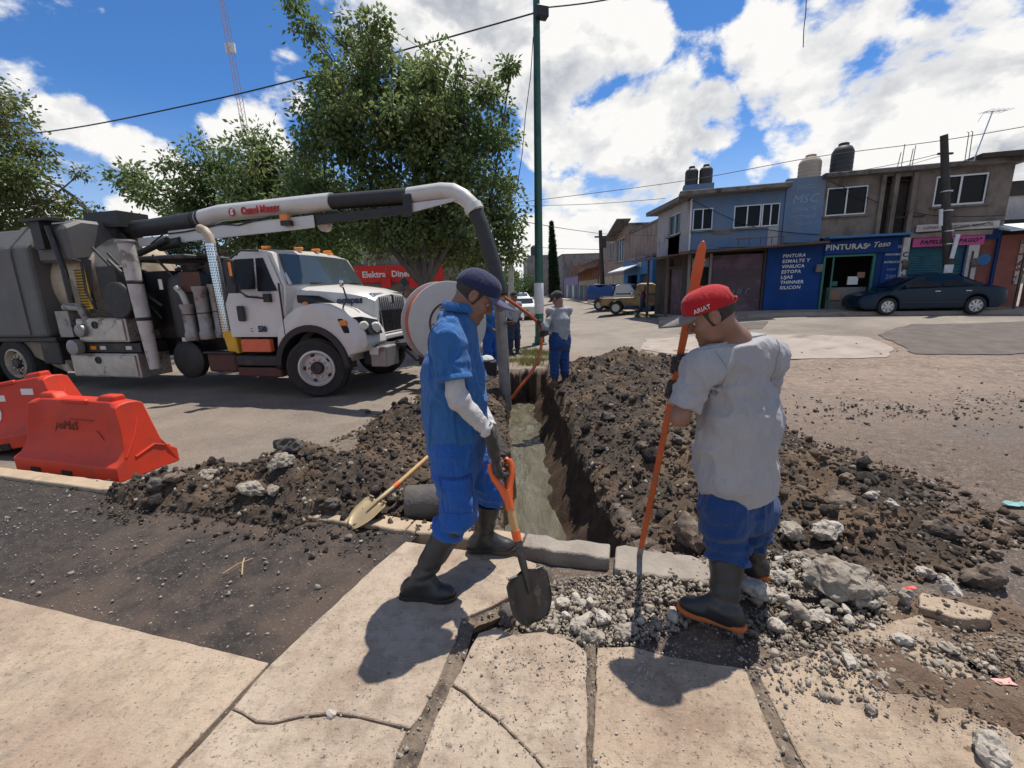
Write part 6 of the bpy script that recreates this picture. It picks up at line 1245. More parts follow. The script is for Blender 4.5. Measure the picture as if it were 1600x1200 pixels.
# tool boxes with tread-plate sides
for x0, x1, z0, z1 in ((-5.15, -3.92, .95, 1.40), (-5.50, -3.80, .27, .73)):
    b = T(MB().box(((x0 + x1) / 2, .32, (z0 + z1) / 2), (x1 - x0, .62, z1 - z0)), 'tool_box', 'tread_plate', bevel=.015); T(MB().box(((x0 + x1) / 2, -.005, (z0 + z1) / 2), (x1 - x0 - .08, .03, z1 - z0 - .06)), 'box_door', 'tread_plate', b, bevel=.008)
    T(MB().lathe([(.07, 0), (.07, .018), (.05, .02), (.045, .008), (.01, .008)], ((x0 + x1) / 2 - .1, -.02, z1 - .12), (0, -1, 0), 20), 'latch', 'trim_black', b, smooth=True, angle=30)
    m = MB()
    for i in range(4):
        for j in range(int((z1 - z0 - .06) / .05)): m.box((x1 + .003, .08 + i * .13 + (j % 2) * .06, z0 + .05 + j * .05), (.008, .05, .014), Matrix.Rotation(.6 if j % 2 else -.6, 3, 'X'))
    T(m, 'tread_studs', 'zinc', b)['kind'] = 'stuff'
T(MB().box((-4.6, .30, .84), (1.75, .5, .17)), 'side_rail', 'truck_black'); 
for x, c in ((-5.35, 'sticker'), (-4.9, 'lamp_amber'), (-4.65, 'sticker'), (-4.0, 'sticker')): T(MB().box((x, .04, .84), (.14, .015, .07)), 'side_marker', c)
# debris tank with dished end, dark water tank, fittings
prof = [(.01, .62)] + [(1.0 * math.sin(a), .0 + .62 * math.cos(a)) for a in (.25, .5, .75, 1.0, 1.25, 1.45)] + [(1.0, 0), (1.03, -.02), (1.03, -.12), (1.0, -.14), (1.0, -4.6), (.9, -4.7)]
dt = T(MB().lathe(prof, (-5.2, 1.25, 2.05), (1, 0, 0), 40), 'debris_tank', 'truck_cream', smooth=True, angle=35); T(MB().lathe([(1.035, 0), (1.035, .05)], (-6.4, 1.25, 2.05), (1, 0, 0), 40), 'tank_band', 'zinc', dt)
wt = T(MB().prism([(-.02, 1.05), (.0, 2.75), (.35, 3.15), (.95, 3.15), (.95, 2.6), (.55, 1.9), (.5, 1.05)], -9.6, -5.95, 'yz'), 'water_tank', 'tank_grey', bevel=.06, segs=2)
for x in (-6.45, -7.6, -8.8): T(MB().prism([(-.045, 1.1), (-.03, 2.74), (.34, 3.185), (.36, 3.15), (.0, 2.72), (-.02, 1.1)], x - .08, x + .08, 'yz'), 'tank_rib', 'tank_grey', wt)
T(MB().prism([(.1, 2.45), (.1, 3.1), (.4, 3.25), (1.0, 3.25), (1.0, 2.6)], -5.9, -5.05, 'yz'), 'expansion_tank', 'tank_grey', bevel=.06); T(MB().box((-5.55, .1, 3.22), (.7, .3, .05)).box((-5.6, .1, 2.95), (.25, .2, .5)), 'bracket', 'truck_black')
T(MB().tube([(-5.35, .05, 3.1), (-5.15, .02, 2.3), (-5.15, .02, 1.7)], .05, 10).tube([(-4.95, .3, 2.5), (-4.95, .2, 1.9), (-4.9, .2, 1.5)], .06, 10), 'drain_hose', 'hose_black', smooth=True); T(MB().box((-4.92, .12, 1.95), (.18, .05, .75)), 'ladder_plate', 'yellow_cone'); m = MB()
for k in range(14): m.box((-4.92, .09, 1.62 + .052 * k), (.18, .03, .02))
T(m, 'rungs', 'truck_black')['kind'] = 'stuff'
T(MB().tube([(-5.4, .05, 1.62), (-5.0, .05, 1.60), (-4.95, .1, 1.3)], .07, 10).lathe([(.12, 0), (.12, .1), (.08, .12)], (-4.95, .0, 1.18), (0, -1, 0), 18).lathe([(.15, 0), (.15, .12), (.1, .14)], (-5.2, .0, .86), (0, -1, 0), 18).box((-5.5, .1, 1.3), (.35, .15, .5)), 'valve', 'zinc', smooth=True, angle=40)
T(MB().box((-7.6, .3, 1.0), (3.6, .6, .10)).box((-6.1, .3, .75), (.5, .5, .5)), 'fender_rail', 'truck_black', bevel=.02); m = MB(); m.prism([(-8.4, 1.0), (-7.9, 1.12), (-6.4, 1.12), (-5.9, .35), (-5.7, .35), (-6.1, .95)], .1, .62, 'xz'); T(m, 'mud_guard', 'truck_cream')
# black machinery between tank and cab
mm = MB().box((-4.0, 1.3, 1.6), (1.2, 1.4, 1.3)).box((-3.2, 1.5, 1.5), (1.3, 1.2, 1.1)).lathe([(.34, 0), (.36, .05), (.36, .7), (.3, .75)], (-4.35, .5, 1.55), n=24).box((-4.3, .25, 2.05), (.5, .25, .6)).box((-3.9, .35, 1.5), (.5, .3, .7)).lathe([(.33, 0), (.33, .25)], (-3.95, .22, 1.72), (0, -1, 0), 24).box((-2.2, 1.3, 1.7), (.5, 1.6, 1.3)).box((-3.2, .8, 2.45), (1.4, 1.2, .08))
T(mm, 'pump_unit', 'truck_black', bevel=.02)
m = MB()
for a in ((-4.6, .2, 2.6), (-4.4, .3, 2.5), (-3.2, .2, 2.4)):
    pts = [Vector(a) + Vector((.25 * k + .1 * math.sin(k * 1.7), .05 * math.sin(k), -.28 * k + .1 * math.cos(2 * k))) for k in range(5)]; m.tube(pts, .022, 6)
m.tube([(-5.0, .1, 2.5), (-4.72, .05, 2.45), (-4.75, .04, 1.9), (-4.6, .04, 1.55), (-4.1, .05, 1.48)], .025, 6).tube([(-4.2, .15, 2.45), (-3.6, .15, 1.9), (-3.2, .2, 1.6)], .03, 6); T(m, 'hydraulic_hoses', 'hose_black', smooth=True)['kind'] = 'stuff'
T(MB().tube([(-3.1, .5, 2.45), (-2.0, .6, 2.5)], .03, 6).tube([(-3.1, .5, 2.25), (-2.0, .6, 2.3)], .03, 6).box((-2.6, .7, 2.35), (.9, .06, .06)), 'hand_rail', 'rust_red')
# spare wheel-like hose coil under the body
T(MB().lathe([(.30, 0), (.36, .04), (.36, .16), (.30, .2)], (-3.0, .3, .58), (0, 1, 0), 30), 'hose_coil', 'hose_black', smooth=True, angle=40)

# ---- boom: turret, telescoping tube over a box beam, elbow, hanging hose
BA = TO + Matrix.Rotation(TH, 3, 'Z') @ Vector((-5.4, 1.2, 0)); BB = Vector((-.42, 6.85, 0)); bn_ = Vector((-(BB - BA).y, (BB - BA).x, 0)).normalized()
def bp(px, py, off=0.0):
    o = Vector((0, 0, CAM_H)); d = ray(px, py); P0 = BA + bn_ * off; return W2L(o + d * ((P0 - o).dot(bn_) / d.dot(bn_)))
T(MB().lathe([(.36, 0), (.40, .05), (.40, .32), (.30, .4)], (-5.3, 1.2, 2.95), n=28).box((-5.1, 1.1, 3.3), (.9, .6, .3)), 'turret', 'truck_black', smooth=True, angle=40)
T(MB().add([bp(125, 360, -.2), bp(142, 340, -.2), bp(172, 344, -.2), bp(200, 372, -.2), bp(150, 372, -.2), bp(125, 360, .2), bp(142, 340, .2), bp(172, 344, .2), bp(200, 372, .2), bp(150, 372, .2)], [(0, 1, 2, 3, 4), (9, 8, 7, 6, 5)] + [(i, i + 5, (i + 1) % 5 + 5, (i + 1) % 5) for i in range(5)]), 'boom_bracket', 'truck_black')
bm_ = T(MB().tube([bp(311, 343), bp(345, 333), bp(520, 315)], [.155, .145, .142], 24), 'boom_tube', 'truck_white', smooth=True, angle=50)
T(MB().tube([bp(150, 352), bp(190, 360), bp(240, 355), bp(311, 344)], [.15, .165, .16, .16], 20), 'boom_hose', 'hose_black', smooth=True); 
for px, py in ((306, 345), (311, 343.5), (316, 342)): a, b = bp(px, py), bp(px + 2.5, py - .5); T(MB().tube([a, b], .17, 20), 'hose_clamp', 'trim_black')
T(MB().tube([bp(519, 315.5), bp(641, 306)], .122, 22), 'boom_slide', 'trim_black', bm_, smooth=True, angle=50)
e = [bp(640, 306), bp(690, 299), bp(708, 300), bp(724, 308), bp(737, 320), bp(744, 332)]; T(MB().tube(e, [.125, .125, .125, .12, .115, .11], 22), 'boom_elbow', 'truck_white', bm_, smooth=True, angle=60); a = bp(738, 322); b = bp(743, 331); T(MB().tube([a, b], .14, 20), 'elbow_flange', 'truck_white', bm_, smooth=True, angle=40)
def beam(p0, p1, h0, h1, w, mat, name, par):
    a0, a1 = bp(*p0, -w), bp(*p1, -w); b0, b1 = bp(*p0, w), bp(*p1, w); z = Vector((0, 0, 1))
    return T(MB().hexa([a0 - z * h0, a1 - z * h1, b1 - z * h1, b0 - z * h0, a0, a1, b1, b0]), name, mat, par, bevel=.012)
beam((215, 372), (292, 366), .17, .16, .10, 'truck_white', 'boom_beam', bm_); beam((262, 361), (490, 336), .24, .20, .12, 'truck_white', 'boom_beam', bm_); beam((489, 337), (641, 319), .15, .14, .09, 'trim_black', 'beam_slide', bm_); beam((636, 318), (730, 306), .15, .03, .10, 'truck_white', 'boom_beam', bm_); beam((628, 303), (642, 302), .34, .33, .14, 'trim_black', 'end_collar', bm_)
T(MB().tube([bp(262, 375, -.2), bp(210, 400, -.2), bp(190, 430, -.2)], .06, 10).tube([bp(285, 378, -.1), bp(250, 385, -.1)], .1, 10), 'lift_cylinder', 'truck_black', smooth=True); T(MB().tube([bp(155, 370, -.3), bp(190, 420, -.3)], .07, 8).tube([bp(160, 375, .1), bp(205, 440, .1)], .06, 8), 'support_strut', 'truck_black')
pts = [bp(*p, -.135) for p in ((236, 381), (255, 366), (290, 362), (320, 356), (345, 350), (372, 352), (400, 344), (424, 338), (440, 337))]; T(MB().tube(pts, .014, 6), 'boom_cable', 'hose_black', bm_, smooth=True)
T(MB().box(bp(445, 341, -.17), (.16, .10, .13)), 'beacon', 'lamp_amber', bm_, bevel=.02); T(MB().box(bp(449, 349, -.17), (.18, .12, .08)), 'beacon_base', 'trim_black', bm_); T(MB().lathe([(.1, 0), (.1, .12)], bp(504, 352, -.05), (0, 1, 0), 16), 'pulley', 'truck_cream', bm_)
c = bp(398, 329, -.150); d = (bp(438, 325, -.15) - bp(358, 333, -.15)); yaw = math.atan2(d.y, d.x); pitch = math.atan2(d.z, d.xy.length); mrot = (Matrix.Rotation(yaw, 4, 'Z') @ Matrix.Rotation(-pitch, 4, 'Y') @ Matrix.Rotation(PI / 2, 4, 'X')).to_euler()
text('Camel Maxxx', .17, MATS['letter_red'], bm_, bp(405, 327.5, -.152), mrot, weight=.009, shear=.05, width=.92)
lg = T(MB().lathe([(.001, 0), (.075, 0), (.075, .004)], bp(362, 331.5, -.15), tuple(Matrix.Rotation(yaw, 3, 'Z') @ Vector((0, -1, 0))), 24), 'logo_ring', 'letter_red', bm_); text('S', .13, MATS['letter_white'], bm_, bp(362, 331.6, -.160), mrot, 'logo', weight=.008)
# hanging hose and steel pipe down into the trench
hp = [bp(743, 330), bp(752, 352), bp(761, 380), bp(770, 410), bp(778, 440), bp(783, 462)]; m = MB(); dense = []
for i in range(len(hp) - 1):
    for k in range(8): dense.append(hp[i].lerp(hp[i + 1], k / 8))
dense.append(hp[-1]); T(m.tube(dense, [.118 if i % 2 else .108 for i in range(len(dense))], 18), 'drop_hose', 'hose_black', smooth=True, angle=80)
a, b = W2L(at(779, 445, 6.85)), W2L(at(791, 640, 6.95)); sp = T(MB().tube([a, b], .092, 20), 'steel_pipe', 'zinc', smooth=True, angle=50); T(MB().tube([a.lerp(b, .0), a.lerp(b, .05)], .112, 20), 'pipe_collar', 'truck_black', sp); c = W2L(at(797, 505, 6.78)); T(MB().box(c, (.10, .06, .05)), 'pipe_latch', 'rust_red', sp)

# ---- hose reel swung out at the front of the truck
rn = Vector((.50, -.866, 0)); rc = at(701, 505, 6.15); rl = thing('hose_reel', 'big white-flanged reel of orange jetting hose hung in front of the truck', 'hose reel', rc)
def disc_prof(r): return [(.30, 0), (r, 0), (r + .012, .006), (r + .012, .026), (r, .032), (.30, .032)]
for off in (.0, -.34): 
    f = T(MB().lathe(disc_prof(.565), rn * off, rn, 56), 'flange', 'reel_white', rl, smooth=True, angle=30)
m = MB()
for k in range(11):
    y = -.30 + k * .028
    m.lathe([(.515, -.014), (.524, -.006), (.524, .006), (.515, .014)], rn * y, rn, 48)
T(m.lathe([(.51, -.33), (.51, 0)], (0, 0, 0), rn, 40), 'hose_layers', 'orange_hose', rl, smooth=True, angle=60)
T(MB().lathe([(.29, -.02), (.30, .036), (.27, .036), (.25, -.02), (.10, -.02), (.10, .06), (.02, .06)], (0, 0, 0), rn, 36), 'hub', 'rust_red', rl, smooth=True, angle=35); m = MB(); rx = Vector((rn.y, -rn.x, 0))
for i in range(6): a = i * PI / 3; d = rx * math.cos(a) + Vector((0, 0, math.sin(a))); m.tube([d * .09 + rn * .03, d * .28 + rn * .03], .016, 6)
T(m, 'spokes', 'zinc', rl); T(MB().tube([rn * .03, rn * .1, rn * .1 + Vector((0, 0, -.9)), Vector((-.2, .2, -.92))], .035, 8).tube([rn * -.36, rn * -.40 + Vector((0, 0, -.85)), Vector((-.3, .4, -.9))], .04, 8), 'stand', 'truck_black', rl)
hz_ = [rc + Vector((.12, .15, .52)), at(752, 446, 6.5), at(784, 462, 6.8), at(812, 481, 7.05), at(838, 502, 7.28), at(846, 520, 7.3), at(845, 545, 7.22), at(838, 567, 7.15), at(828, 585, 7.05), at(812, 606, 7.0), at(800, 622, 7.05)]
out = []
for i in range(len(hz_) - 1):
    p0, p1, p2, p3 = hz_[max(i - 1, 0)], hz_[i], hz_[i + 1], hz_[min(i + 2, len(hz_) - 1)]
    for k in range(6): s = k / 6; out.append(.5 * ((2 * p1) + (p2 - p0) * s + (2 * p0 - 5 * p1 + 4 * p2 - p3) * s * s + (3 * p1 - p0 - 3 * p2 + p3) * s ** 3))
out.append(hz_[-1]); o = MB().tube(out, .026, 10).build('jetting_hose', MATS['orange_hose'], smooth=True); tag(o, 'orange hose running from the reel through the far worker\'s hands into the trench', 'hose')

# ------------------------------------------------------------------ red plastic barriers
pm('barrier_red', (.60, .046, .018), (.52, .040, .017), 3.5, .55, bump=.25, bscale=7, c3=(.38, .055, .032), scale3=3.4, lo3=.52, hi3=.72, spec=.25); pm('barrier_dirt', (.16, .05, .03), (.25, .06, .035), 8, .9)
def barrier(t, marks=True):
    # cross-section stations along the length: wide foot, waisted side, narrow top with two lugs
    L_, n = 1.50, 30; m = MB(); rings = []
    for i in range(n + 1):
        x = -L_ / 2 + L_ * i / n; e = (abs(x) - (L_ / 2 - .17)) / .17; e = min(max(e, 0), 1); topx = 1 - .0 * e
        d = .30; s = [(-d, 0), (-d, .15), (-d + .07, .20), (-.155 - .02 * e, .30), (-.115 - .035 * e, .50), (-.095 - .035 * e, .70), (-.08, .745 - .02 * e), (0, .75 - .015 * e)]
        x2 = x * (1 - 0.0); ring = []
        for y, z in s + [(-y, z) for y, z in reversed(s[:-1])]:
            k = z / .75; xx = x * (1 - .20 * max(0, k - .2) ** 1.1) if z > .15 else x
            ring.append((xx, y, z))
        rings.append(ring)
    b = m.loft(rings).build('shell', MATS['barrier_red'], t, smooth=True, angle=40)
    md = b.modifiers.new('bevel', 'BEVEL'); md.width = .012; md.segments = 2; md.limit_method = 'ANGLE'; md.angle_limit = R(40)
    for x in (-.42, .40): MB().hexa([(x - .16, -.07, .72), (x + .13, -.07, .72), (x + .13, .07, .72), (x - .16, .07, .72), (x - .06 if x > 0 else x - .13, -.055, .80), (x + .13 if x > 0 else x + .05, -.055, .80), (x + .13 if x > 0 else x + .05, .055, .80), (x - .06 if x > 0 else x - .13, .055, .80)]).build('lug', MATS['barrier_red'], t, bevel=.02, segs=2)
    MB().box((0.02, -.085, .735), (.36, .05, .05)).build('grip', MATS['barrier_red'], t, bevel=.012)
    for x in (-.42, .05): MB().box((x, -.29, .035), (.14, .04, .075)).build('fork_slot', MATS['black_void'], t)
    # sunken side panel edge and the end ribs
    for s_ in (-1, 1): 
        m = MB(); m.tube([(s_ * .735, -.18, .22), (s_ * .70, -.05, .40), (s_ * .665, .03, .56)], .012, 6); m.tube([(s_ * .738, -.1, .20), (s_ * .72, .1, .26), (s_ * .73, .24, .20)], .012, 6); m.build('end_rib', MATS['barrier_red'], t, smooth=True)
    if marks:
        for x, z, w, r_ in ((.42, .36, .12, .9), (.36, .42, .10, .7), (-.28, .45, .15, -1.0), (.1, .55, .35, 0)): MB().box((x, -.125 - (.5 - z) * .12, z), (w, .006, .008), Matrix.Rotation(r_, 3, 'Y')).build('scuff', MATS['barrier_dirt'], t)
        text('oMaS', .13, MATS['barrier_dirt'], t, (-.1, -.124, .48), (PI / 2 - .17, 0, 0), 'scrawl', extrude=.004)
    return t
a0, a1 = G(22, 735, -.10), G(190, 757, -.10); yaw = math.atan2(a1.y - a0.y, a1.x - a0.x); c = (a0 + a1) / 2; nb = Vector((-math.sin(yaw), math.cos(yaw), 0)); c = c + nb * .30
t = thing('barrier', 'nearer red plastic road barrier standing along the kerb', 'barrier', (c.x, c.y, -.10), yaw, 'red road barriers'); barrier(t)
t = thing('barrier', 'farther red barrier with white lettering, cut by the left edge of the picture', 'barrier', (-5.80, 5.05, -.02), yaw + .16, 'red road barriers'); barrier(t, False); t.rotation_euler = (0, R(-9), yaw + .16)
MB().box((.35, -.108, .60), (.16, .012, .07), Matrix.Rotation(.15, 3, 'Y')).build('white_mark', MATS['letter_white'], t); MB().box((-.05, -.108, .58), (.14, .012, .07), Matrix.Rotation(.1, 3, 'Y')).build('white_mark', MATS['letter_white'], t); text('80', .26, MATS['letter_white'], t, (-.2, -.14, .40), (PI / 2 - .17, 0, 0), weight=.006); 
# ------------------------------------------------------------------ people: bodies and clothes grown as smooth solids
def _n(v): v = np.asarray(v, float); return v / np.linalg.norm(v)
def A3(v): return np.array(v[:], float)
def cone(p, a, b, ra, rb):
    a, b = np.asarray(a), np.asarray(b); ba = b - a; t = np.clip(((p - a) @ ba) / (ba @ ba), 0, 1); return np.linalg.norm(p - a - t[:, None] * ba, axis=1) - (ra + (rb - ra) * t)
def chain(p, pts, rs, k=.0):
    d = cone(p, pts[0], pts[1], rs[0], rs[1])
    for i in range(1, len(pts) - 1): d = smin(d, cone(p, pts[i], pts[i + 1], rs[i], rs[i + 1]), k)
    return d
def ell(p, c, r, M=None):
    q = p - np.asarray(c)
    if M is not None: q = q @ M          # columns of M are the local axes
    r = np.asarray(r); k0 = np.linalg.norm(q / r, axis=1); k1 = np.linalg.norm(q / (r * r), axis=1); return k0 * (k0 - 1) / np.maximum(k1, 1e-9)
def smin(a, b, k):
    if k <= 0: return np.minimum(a, b)
    h = np.clip(.5 + .5 * (b - a) / k, 0, 1); return b + (a - b) * h - k * h * (1 - h)
def smax(a, b, k): return -smin(-a, -b, k)
def plane(p, c, n): return (p - np.asarray(c)) @ _n(n)      # positive on the side of n
def spine(p, pts, ws, ds, fwd):
    """tube of elliptical cross-section along a bent spine: half widths ws (sideways), ds (front to back)"""
    best = None
    for i in range(len(pts) - 1):
        a, b = np.asarray(pts[i]), np.asarray(pts[i + 1]); ba = b - a; t = np.clip(((p - a) @ ba) / (ba @ ba), 0, 1); up = _n(ba); f = fwd - up * (fwd @ up); f = _n(f); s = np.cross(f, up)
        q = p - a - t[:, None] * ba; w = ws[i] + (ws[i + 1] - ws[i]) * t; d = ds[i] + (ds[i + 1] - ds[i]) * t; m = np.minimum(w, d)
        x, y, z = q @ s, q @ f, q @ up; e = (np.sqrt((x / w) ** 2 + (y / d) ** 2 + (z / m) ** 2 + 1e-9) - 1) * m
        best = e if best is None else smin(best, e, .03)
    return best
def grow(name, f, lo, hi, h, mat, parent=None, origin=(0, 0, 0), smooth=True):
    """surface of f = 0 as a mesh of quads (only cells near the surface are sampled finely)"""
    lo, hi = np.asarray(lo, float), np.asarray(hi, float); C = 4; n = np.maximum(np.ceil((hi - lo) / (h * C)).astype(int), 2)
    def pts(ix, step): return lo + ix * step
    g = np.stack(np.meshgrid(*[np.arange(k) for k in n], indexing='ij'), -1).reshape(-1, 3); fc = f(pts(g + .5, h * C)); act = (np.abs(fc) < h * C * 1.9).reshape(n); big = np.where(fc.reshape(n) > 0, 1.0, -1.0)
    up = lambda a: a.repeat(C, 0).repeat(C, 1).repeat(C, 2)
    V = up(big); A = up(act); idx = np.argwhere(A); V[A] = f(pts(idx + .5, h))
    V = np.pad(V, 1, constant_values=1.0); ox = lo - h * .5; S = V < 0; nx, ny, nz = V.shape
    cnt = np.zeros((nx - 1, ny - 1, nz - 1), np.int8)
    for dx in (0, 1):
        for dy in (0, 1):
            for dz in (0, 1): cnt += S[dx:nx - 1 + dx, dy:ny - 1 + dy, dz:nz - 1 + dz]
    cell = np.argwhere((cnt > 0) & (cnt < 8)); vid = np.full(cnt.shape, -1, np.int64); vid[tuple(cell.T)] = np.arange(len(cell))
    acc = np.zeros((len(cell), 3)); num = np.zeros(len(cell)); cor = [(a, b, c) for a in (0, 1) for b in (0, 1) for c in (0, 1)]
    val = {c: V[cell[:, 0] + c[0], cell[:, 1] + c[1], cell[:, 2] + c[2]] for c in cor}
    for a in cor:
        for ax in range(3):
            if a[ax]: continue
            b = list(a); b[ax] = 1; b = tuple(b); va, vb = val[a], val[b]; cr = (va < 0) != (vb < 0); t = np.where(cr, va / np.where(cr, va - vb, 1), 0)
            q = np.array(a, float)[None] + np.zeros((len(cell), 3)); q[:, ax] = t; acc += q * cr[:, None]; num += cr
    P = ox + (cell + acc / num[:, None]) * h; quads = []
    for ax in range(3):
        u, v = (ax + 1) % 3, (ax + 2) % 3; s0 = [slice(None)] * 3; s1 = [slice(None)] * 3; s0[ax] = slice(0, -1); s1[ax] = slice(1, None)
        e = np.argwhere(S[tuple(s0)] != S[tuple(s1)]); e = e[(e[:, u] > 0) & (e[:, v] > 0) & (e[:, u] < V.shape[u] - 1) & (e[:, v] < V.shape[v] - 1)]
        if not len(e): continue
        flip = S[tuple(s0)][tuple(e.T)]; cs = []
        for du, dv in ((-1, -1), (0, -1), (0, 0), (-1, 0)): c = e.copy(); c[:, u] += du; c[:, v] += dv; cs.append(vid[tuple(c.T)])
        Q = np.stack(cs, 1); Q[~flip] = Q[~flip][:, ::-1]; quads.append(Q)
    F = np.concatenate(quads); F = F[(F >= 0).all(1)]
    o = npmesh(name, P - np.asarray(origin), F, MATS[mat] if isinstance(mat, str) else mat, parent, smooth=True)
    return o
def trace(f, P, d, it=14):
    P = P.copy(); d = _n(d)
    for _ in range(it): P = P + d * np.clip(f(P), -.03, .08)[:, None] * .9
    return P
def patch(name, f, c, n, u, su, sv, mat, parent, origin, th=.004, nu=10, nv=10, corner=.0, tilt=0.0):
    """a sewn-on piece of cloth: a small sheet laid on the surface f, edges turned down"""
    n = _n(n); u = np.asarray(u, float); u = _n(u - n * (u @ n)); v = np.cross(n, u)
    if tilt: u, v = u * math.cos(tilt) + v * math.sin(tilt), v * math.cos(tilt) - u * math.sin(tilt)
    a, b = np.meshgrid(np.linspace(-1, 1, nu), np.linspace(-1, 1, nv), indexing='ij'); edge = (np.abs(a) > .99) | (np.abs(b) > .99)
    P0 = np.asarray(c) + n * .10 + a.reshape(-1, 1) * u * su / 2 + b.reshape(-1, 1) * v * sv / 2
    P = trace(f, P0, -n); P = P + n * np.where(edge.reshape(-1), -.004, th)[:, None]
    I = np.arange(nu * nv).reshape(nu, nv); F = np.stack([I[:-1, :-1], I[1:, :-1], I[1:, 1:], I[:-1, 1:]], -1).reshape(-1, 4)
    return npmesh(name, P - np.asarray(origin), F, MATS[mat], parent, smooth=True, angle=50)

def cloth(name, c1, c2, wr=.25, rough=.85, scale=7, c3=None, wave=0, sheen=.15):
    m = bpy.data.materials.new(name); m.use_nodes = True; q = NT(m.node_tree); b = m.node_tree.nodes['Principled BSDF']
    tc = q.N('ShaderNodeTexCoord'); q.P = tc.outputs['Object']
    c = q.mix(q.rng(q.noise(scale, 5, .6), .35, .65), c1, c2)
    if c3: c = q.mix(q.math('MULTIPLY', q.rng(q.noise(3.2, 6, .7), .54, .68), .8), c, c3)
    c = q.mix(q.math('MULTIPLY', q.rng(q.noise(160, 2, .6), .4, .7), .12), c, tuple(min(1, x * 1.6 + .02) for x in c1))
    q.L(c, b.inputs['Base Color']); b.inputs['Roughness'].default_value = rough; b.inputs['Specular IOR Level'].default_value = .2; b.inputs['Sheen Weight'].default_value = sheen
    st = q.N('ShaderNodeMapping'); st.inputs['Scale'].default_value = (1, 1, .45); st.inputs['Rotation'].default_value = (.3, .4, 0); q.L(q.P, st.inputs['Vector'])
    h = q.math('ADD', q.noise(11, 4, .5, st.outputs[0], 1.6), q.math('MULTIPLY', q.noise(420, 2, .5), .08)); q.bump(b, h, min(1, wr * 2.2), .035); MATS[name] = m
cloth('shirt_blue', (.022, .108, .300), (.030, .128, .345), .35, c3=(.018, .08, .21)); cloth('trouser_blue', (.015, .088, .34), (.019, .105, .385), .35, c3=(.013, .07, .27)); cloth('trouser_navy', (.012, .045, .155), (.016, .055, .18), .35, c3=(.02, .04, .10)); cloth('tee_grey', (.325, .322, .332), (.37, .367, .372), .22, c3=(.285, .28, .28)); cloth('sleeve_white', (.52, .51, .50), (.46, .45, .445), .4, c3=(.38, .36, .34)); cloth('cap_navy', (.016, .019, .055), (.022, .026, .07), .15); cloth('cap_red', (.40, .012, .016), (.34, .010, .014), .15); cloth('visor_grey', (.15, .135, .115), (.19, .17, .15), .15); cloth('visor_blue', (.075, .075, .14), (.095, .095, .165), .1); cloth('glove_black', (.034, .030, .027), (.060, .052, .045), .5, c3=(.11, .094, .078)); cloth('tee_far', (.26, .27, .29), (.30, .31, .33), .3); cloth('jeans_dark', (.02, .03, .06), (.03, .04, .075), .3); cloth('cloth_wine', (.06, .02, .035), (.09, .03, .05), .3); cloth('cap_dark', (.025, .03, .03), (.05, .055, .05), .2)
pm('rubber_boot', (.020, .020, .020), (.034, .033, .032), 5, .42, bump=.15, bscale=14, c3=(.075, .064, .052), scale3=4, lo3=.54, hi3=.72, spec=.5); pm('boot_brown', (.12, .07, .04), (.16, .10, .06), 8, .8, bump=.3); pm('sole_orange', (.52, .14, .035), (.42, .11, .03), 9, .7, c3=(.2, .11, .06), scale3=5, lo3=.6); pm('eye_white', (.55, .52, .50), rough=.2); pm('eye_dark', (.015, .01, .008), rough=.1); pm('thread', (.55, .54, .53), rough=.8)
def skinmat(name, c1, c2):
    m = pm(name, c1, c2, 14, .52, bump=.25, bscale=120, bdist=.004, c3=tuple(x * .82 for x in c1), scale3=7, lo3=.5, hi3=.7); b = m.node_tree.nodes['Principled BSDF']; b.inputs['Subsurface Weight'].default_value = .12; b.inputs['Subsurface Radius'].default_value = (.012, .005, .003); b.inputs['Subsurface Scale'].default_value = 1.0
skinmat('skin_a', (.25, .125, .080), (.20, .100, .062)); skinmat('skin_b', (.27, .135, .088), (.22, .108, .068)); pm('hair_dark', (.018, .014, .012), (.035, .028, .024), 60, .7, bump=.5, bscale=200, bdist=.003); pm('stubble', (.13, .075, .052), (.20, .115, .078), 150, .7)

def head_frame(hf, up=(0, 0, 1)):
    x = _n(hf); y = _n(np.cross(np.asarray(up, float), x)); z = np.cross(x, y); return np.stack([x, y, z], 1)
def head_sdf(p, c, M, neck, nr=.057):
    q = (p - c) @ M; x, y, z = q.T; qs = np.stack([x, np.abs(y), z], 1)
    d = ell(q, (-.008, 0, .035), (.102, .079, .094)); d = smin(d, ell(q, (.030, 0, -.045), (.062, .058, .080)), .035); d = smin(d, ell(qs, (.02, .042, -.055), (.045, .022, .05)), .03)
    d = smin(d, ell(q, (.070, 0, -.107), (.026, .026, .020)), .030)                                   # chin
    d = smin(d, cone(qs, (.078, .0, .022), (.066, .046, .020), .016, .014), .018)                      # brow
    d = smin(d, ell(qs, (.058, .043, -.030), (.026, .022, .020)), .022)                                # cheekbone
    d = smax(d, -ell(qs, (.090, .031, .000), (.017, .019, .012)), .012)                                # eye socket
    d = smin(d, cone(q, (.086, 0, .012), (.112, 0, -.030), .0085, .0125), .010); d = smin(d, ell(qs, (.099, .011, -.036), (.012, .009, .0085)), .006)   # nose
    d = smin(d, ell(q, (.084, 0, -.066), (.014, .023, .0075)), .006); d = smin(d, ell(q, (.081, 0, -.081), (.014, .020, .0085)), .006)            # lips
    ear = smin(ell(qs, (-.012, .080, -.002), (.021, .010, .032)), ell(qs, (-.006, .080, -.024), (.013, .009, .014)), .008); ear = smax(ear, -ell(qs, (-.008, .090, .002), (.011, .008, .018)), .004); d = smin(d, ear, .005)
    nb = c + M @ np.array([-.030, 0, -.055]); d = smin(d, cone(p, nb, neck, nr * .96, nr * 1.08), .025); return d
def limb_pts(J, s): return [A3(J[s + k]) for k in ('sh', 'el', 'wr')]
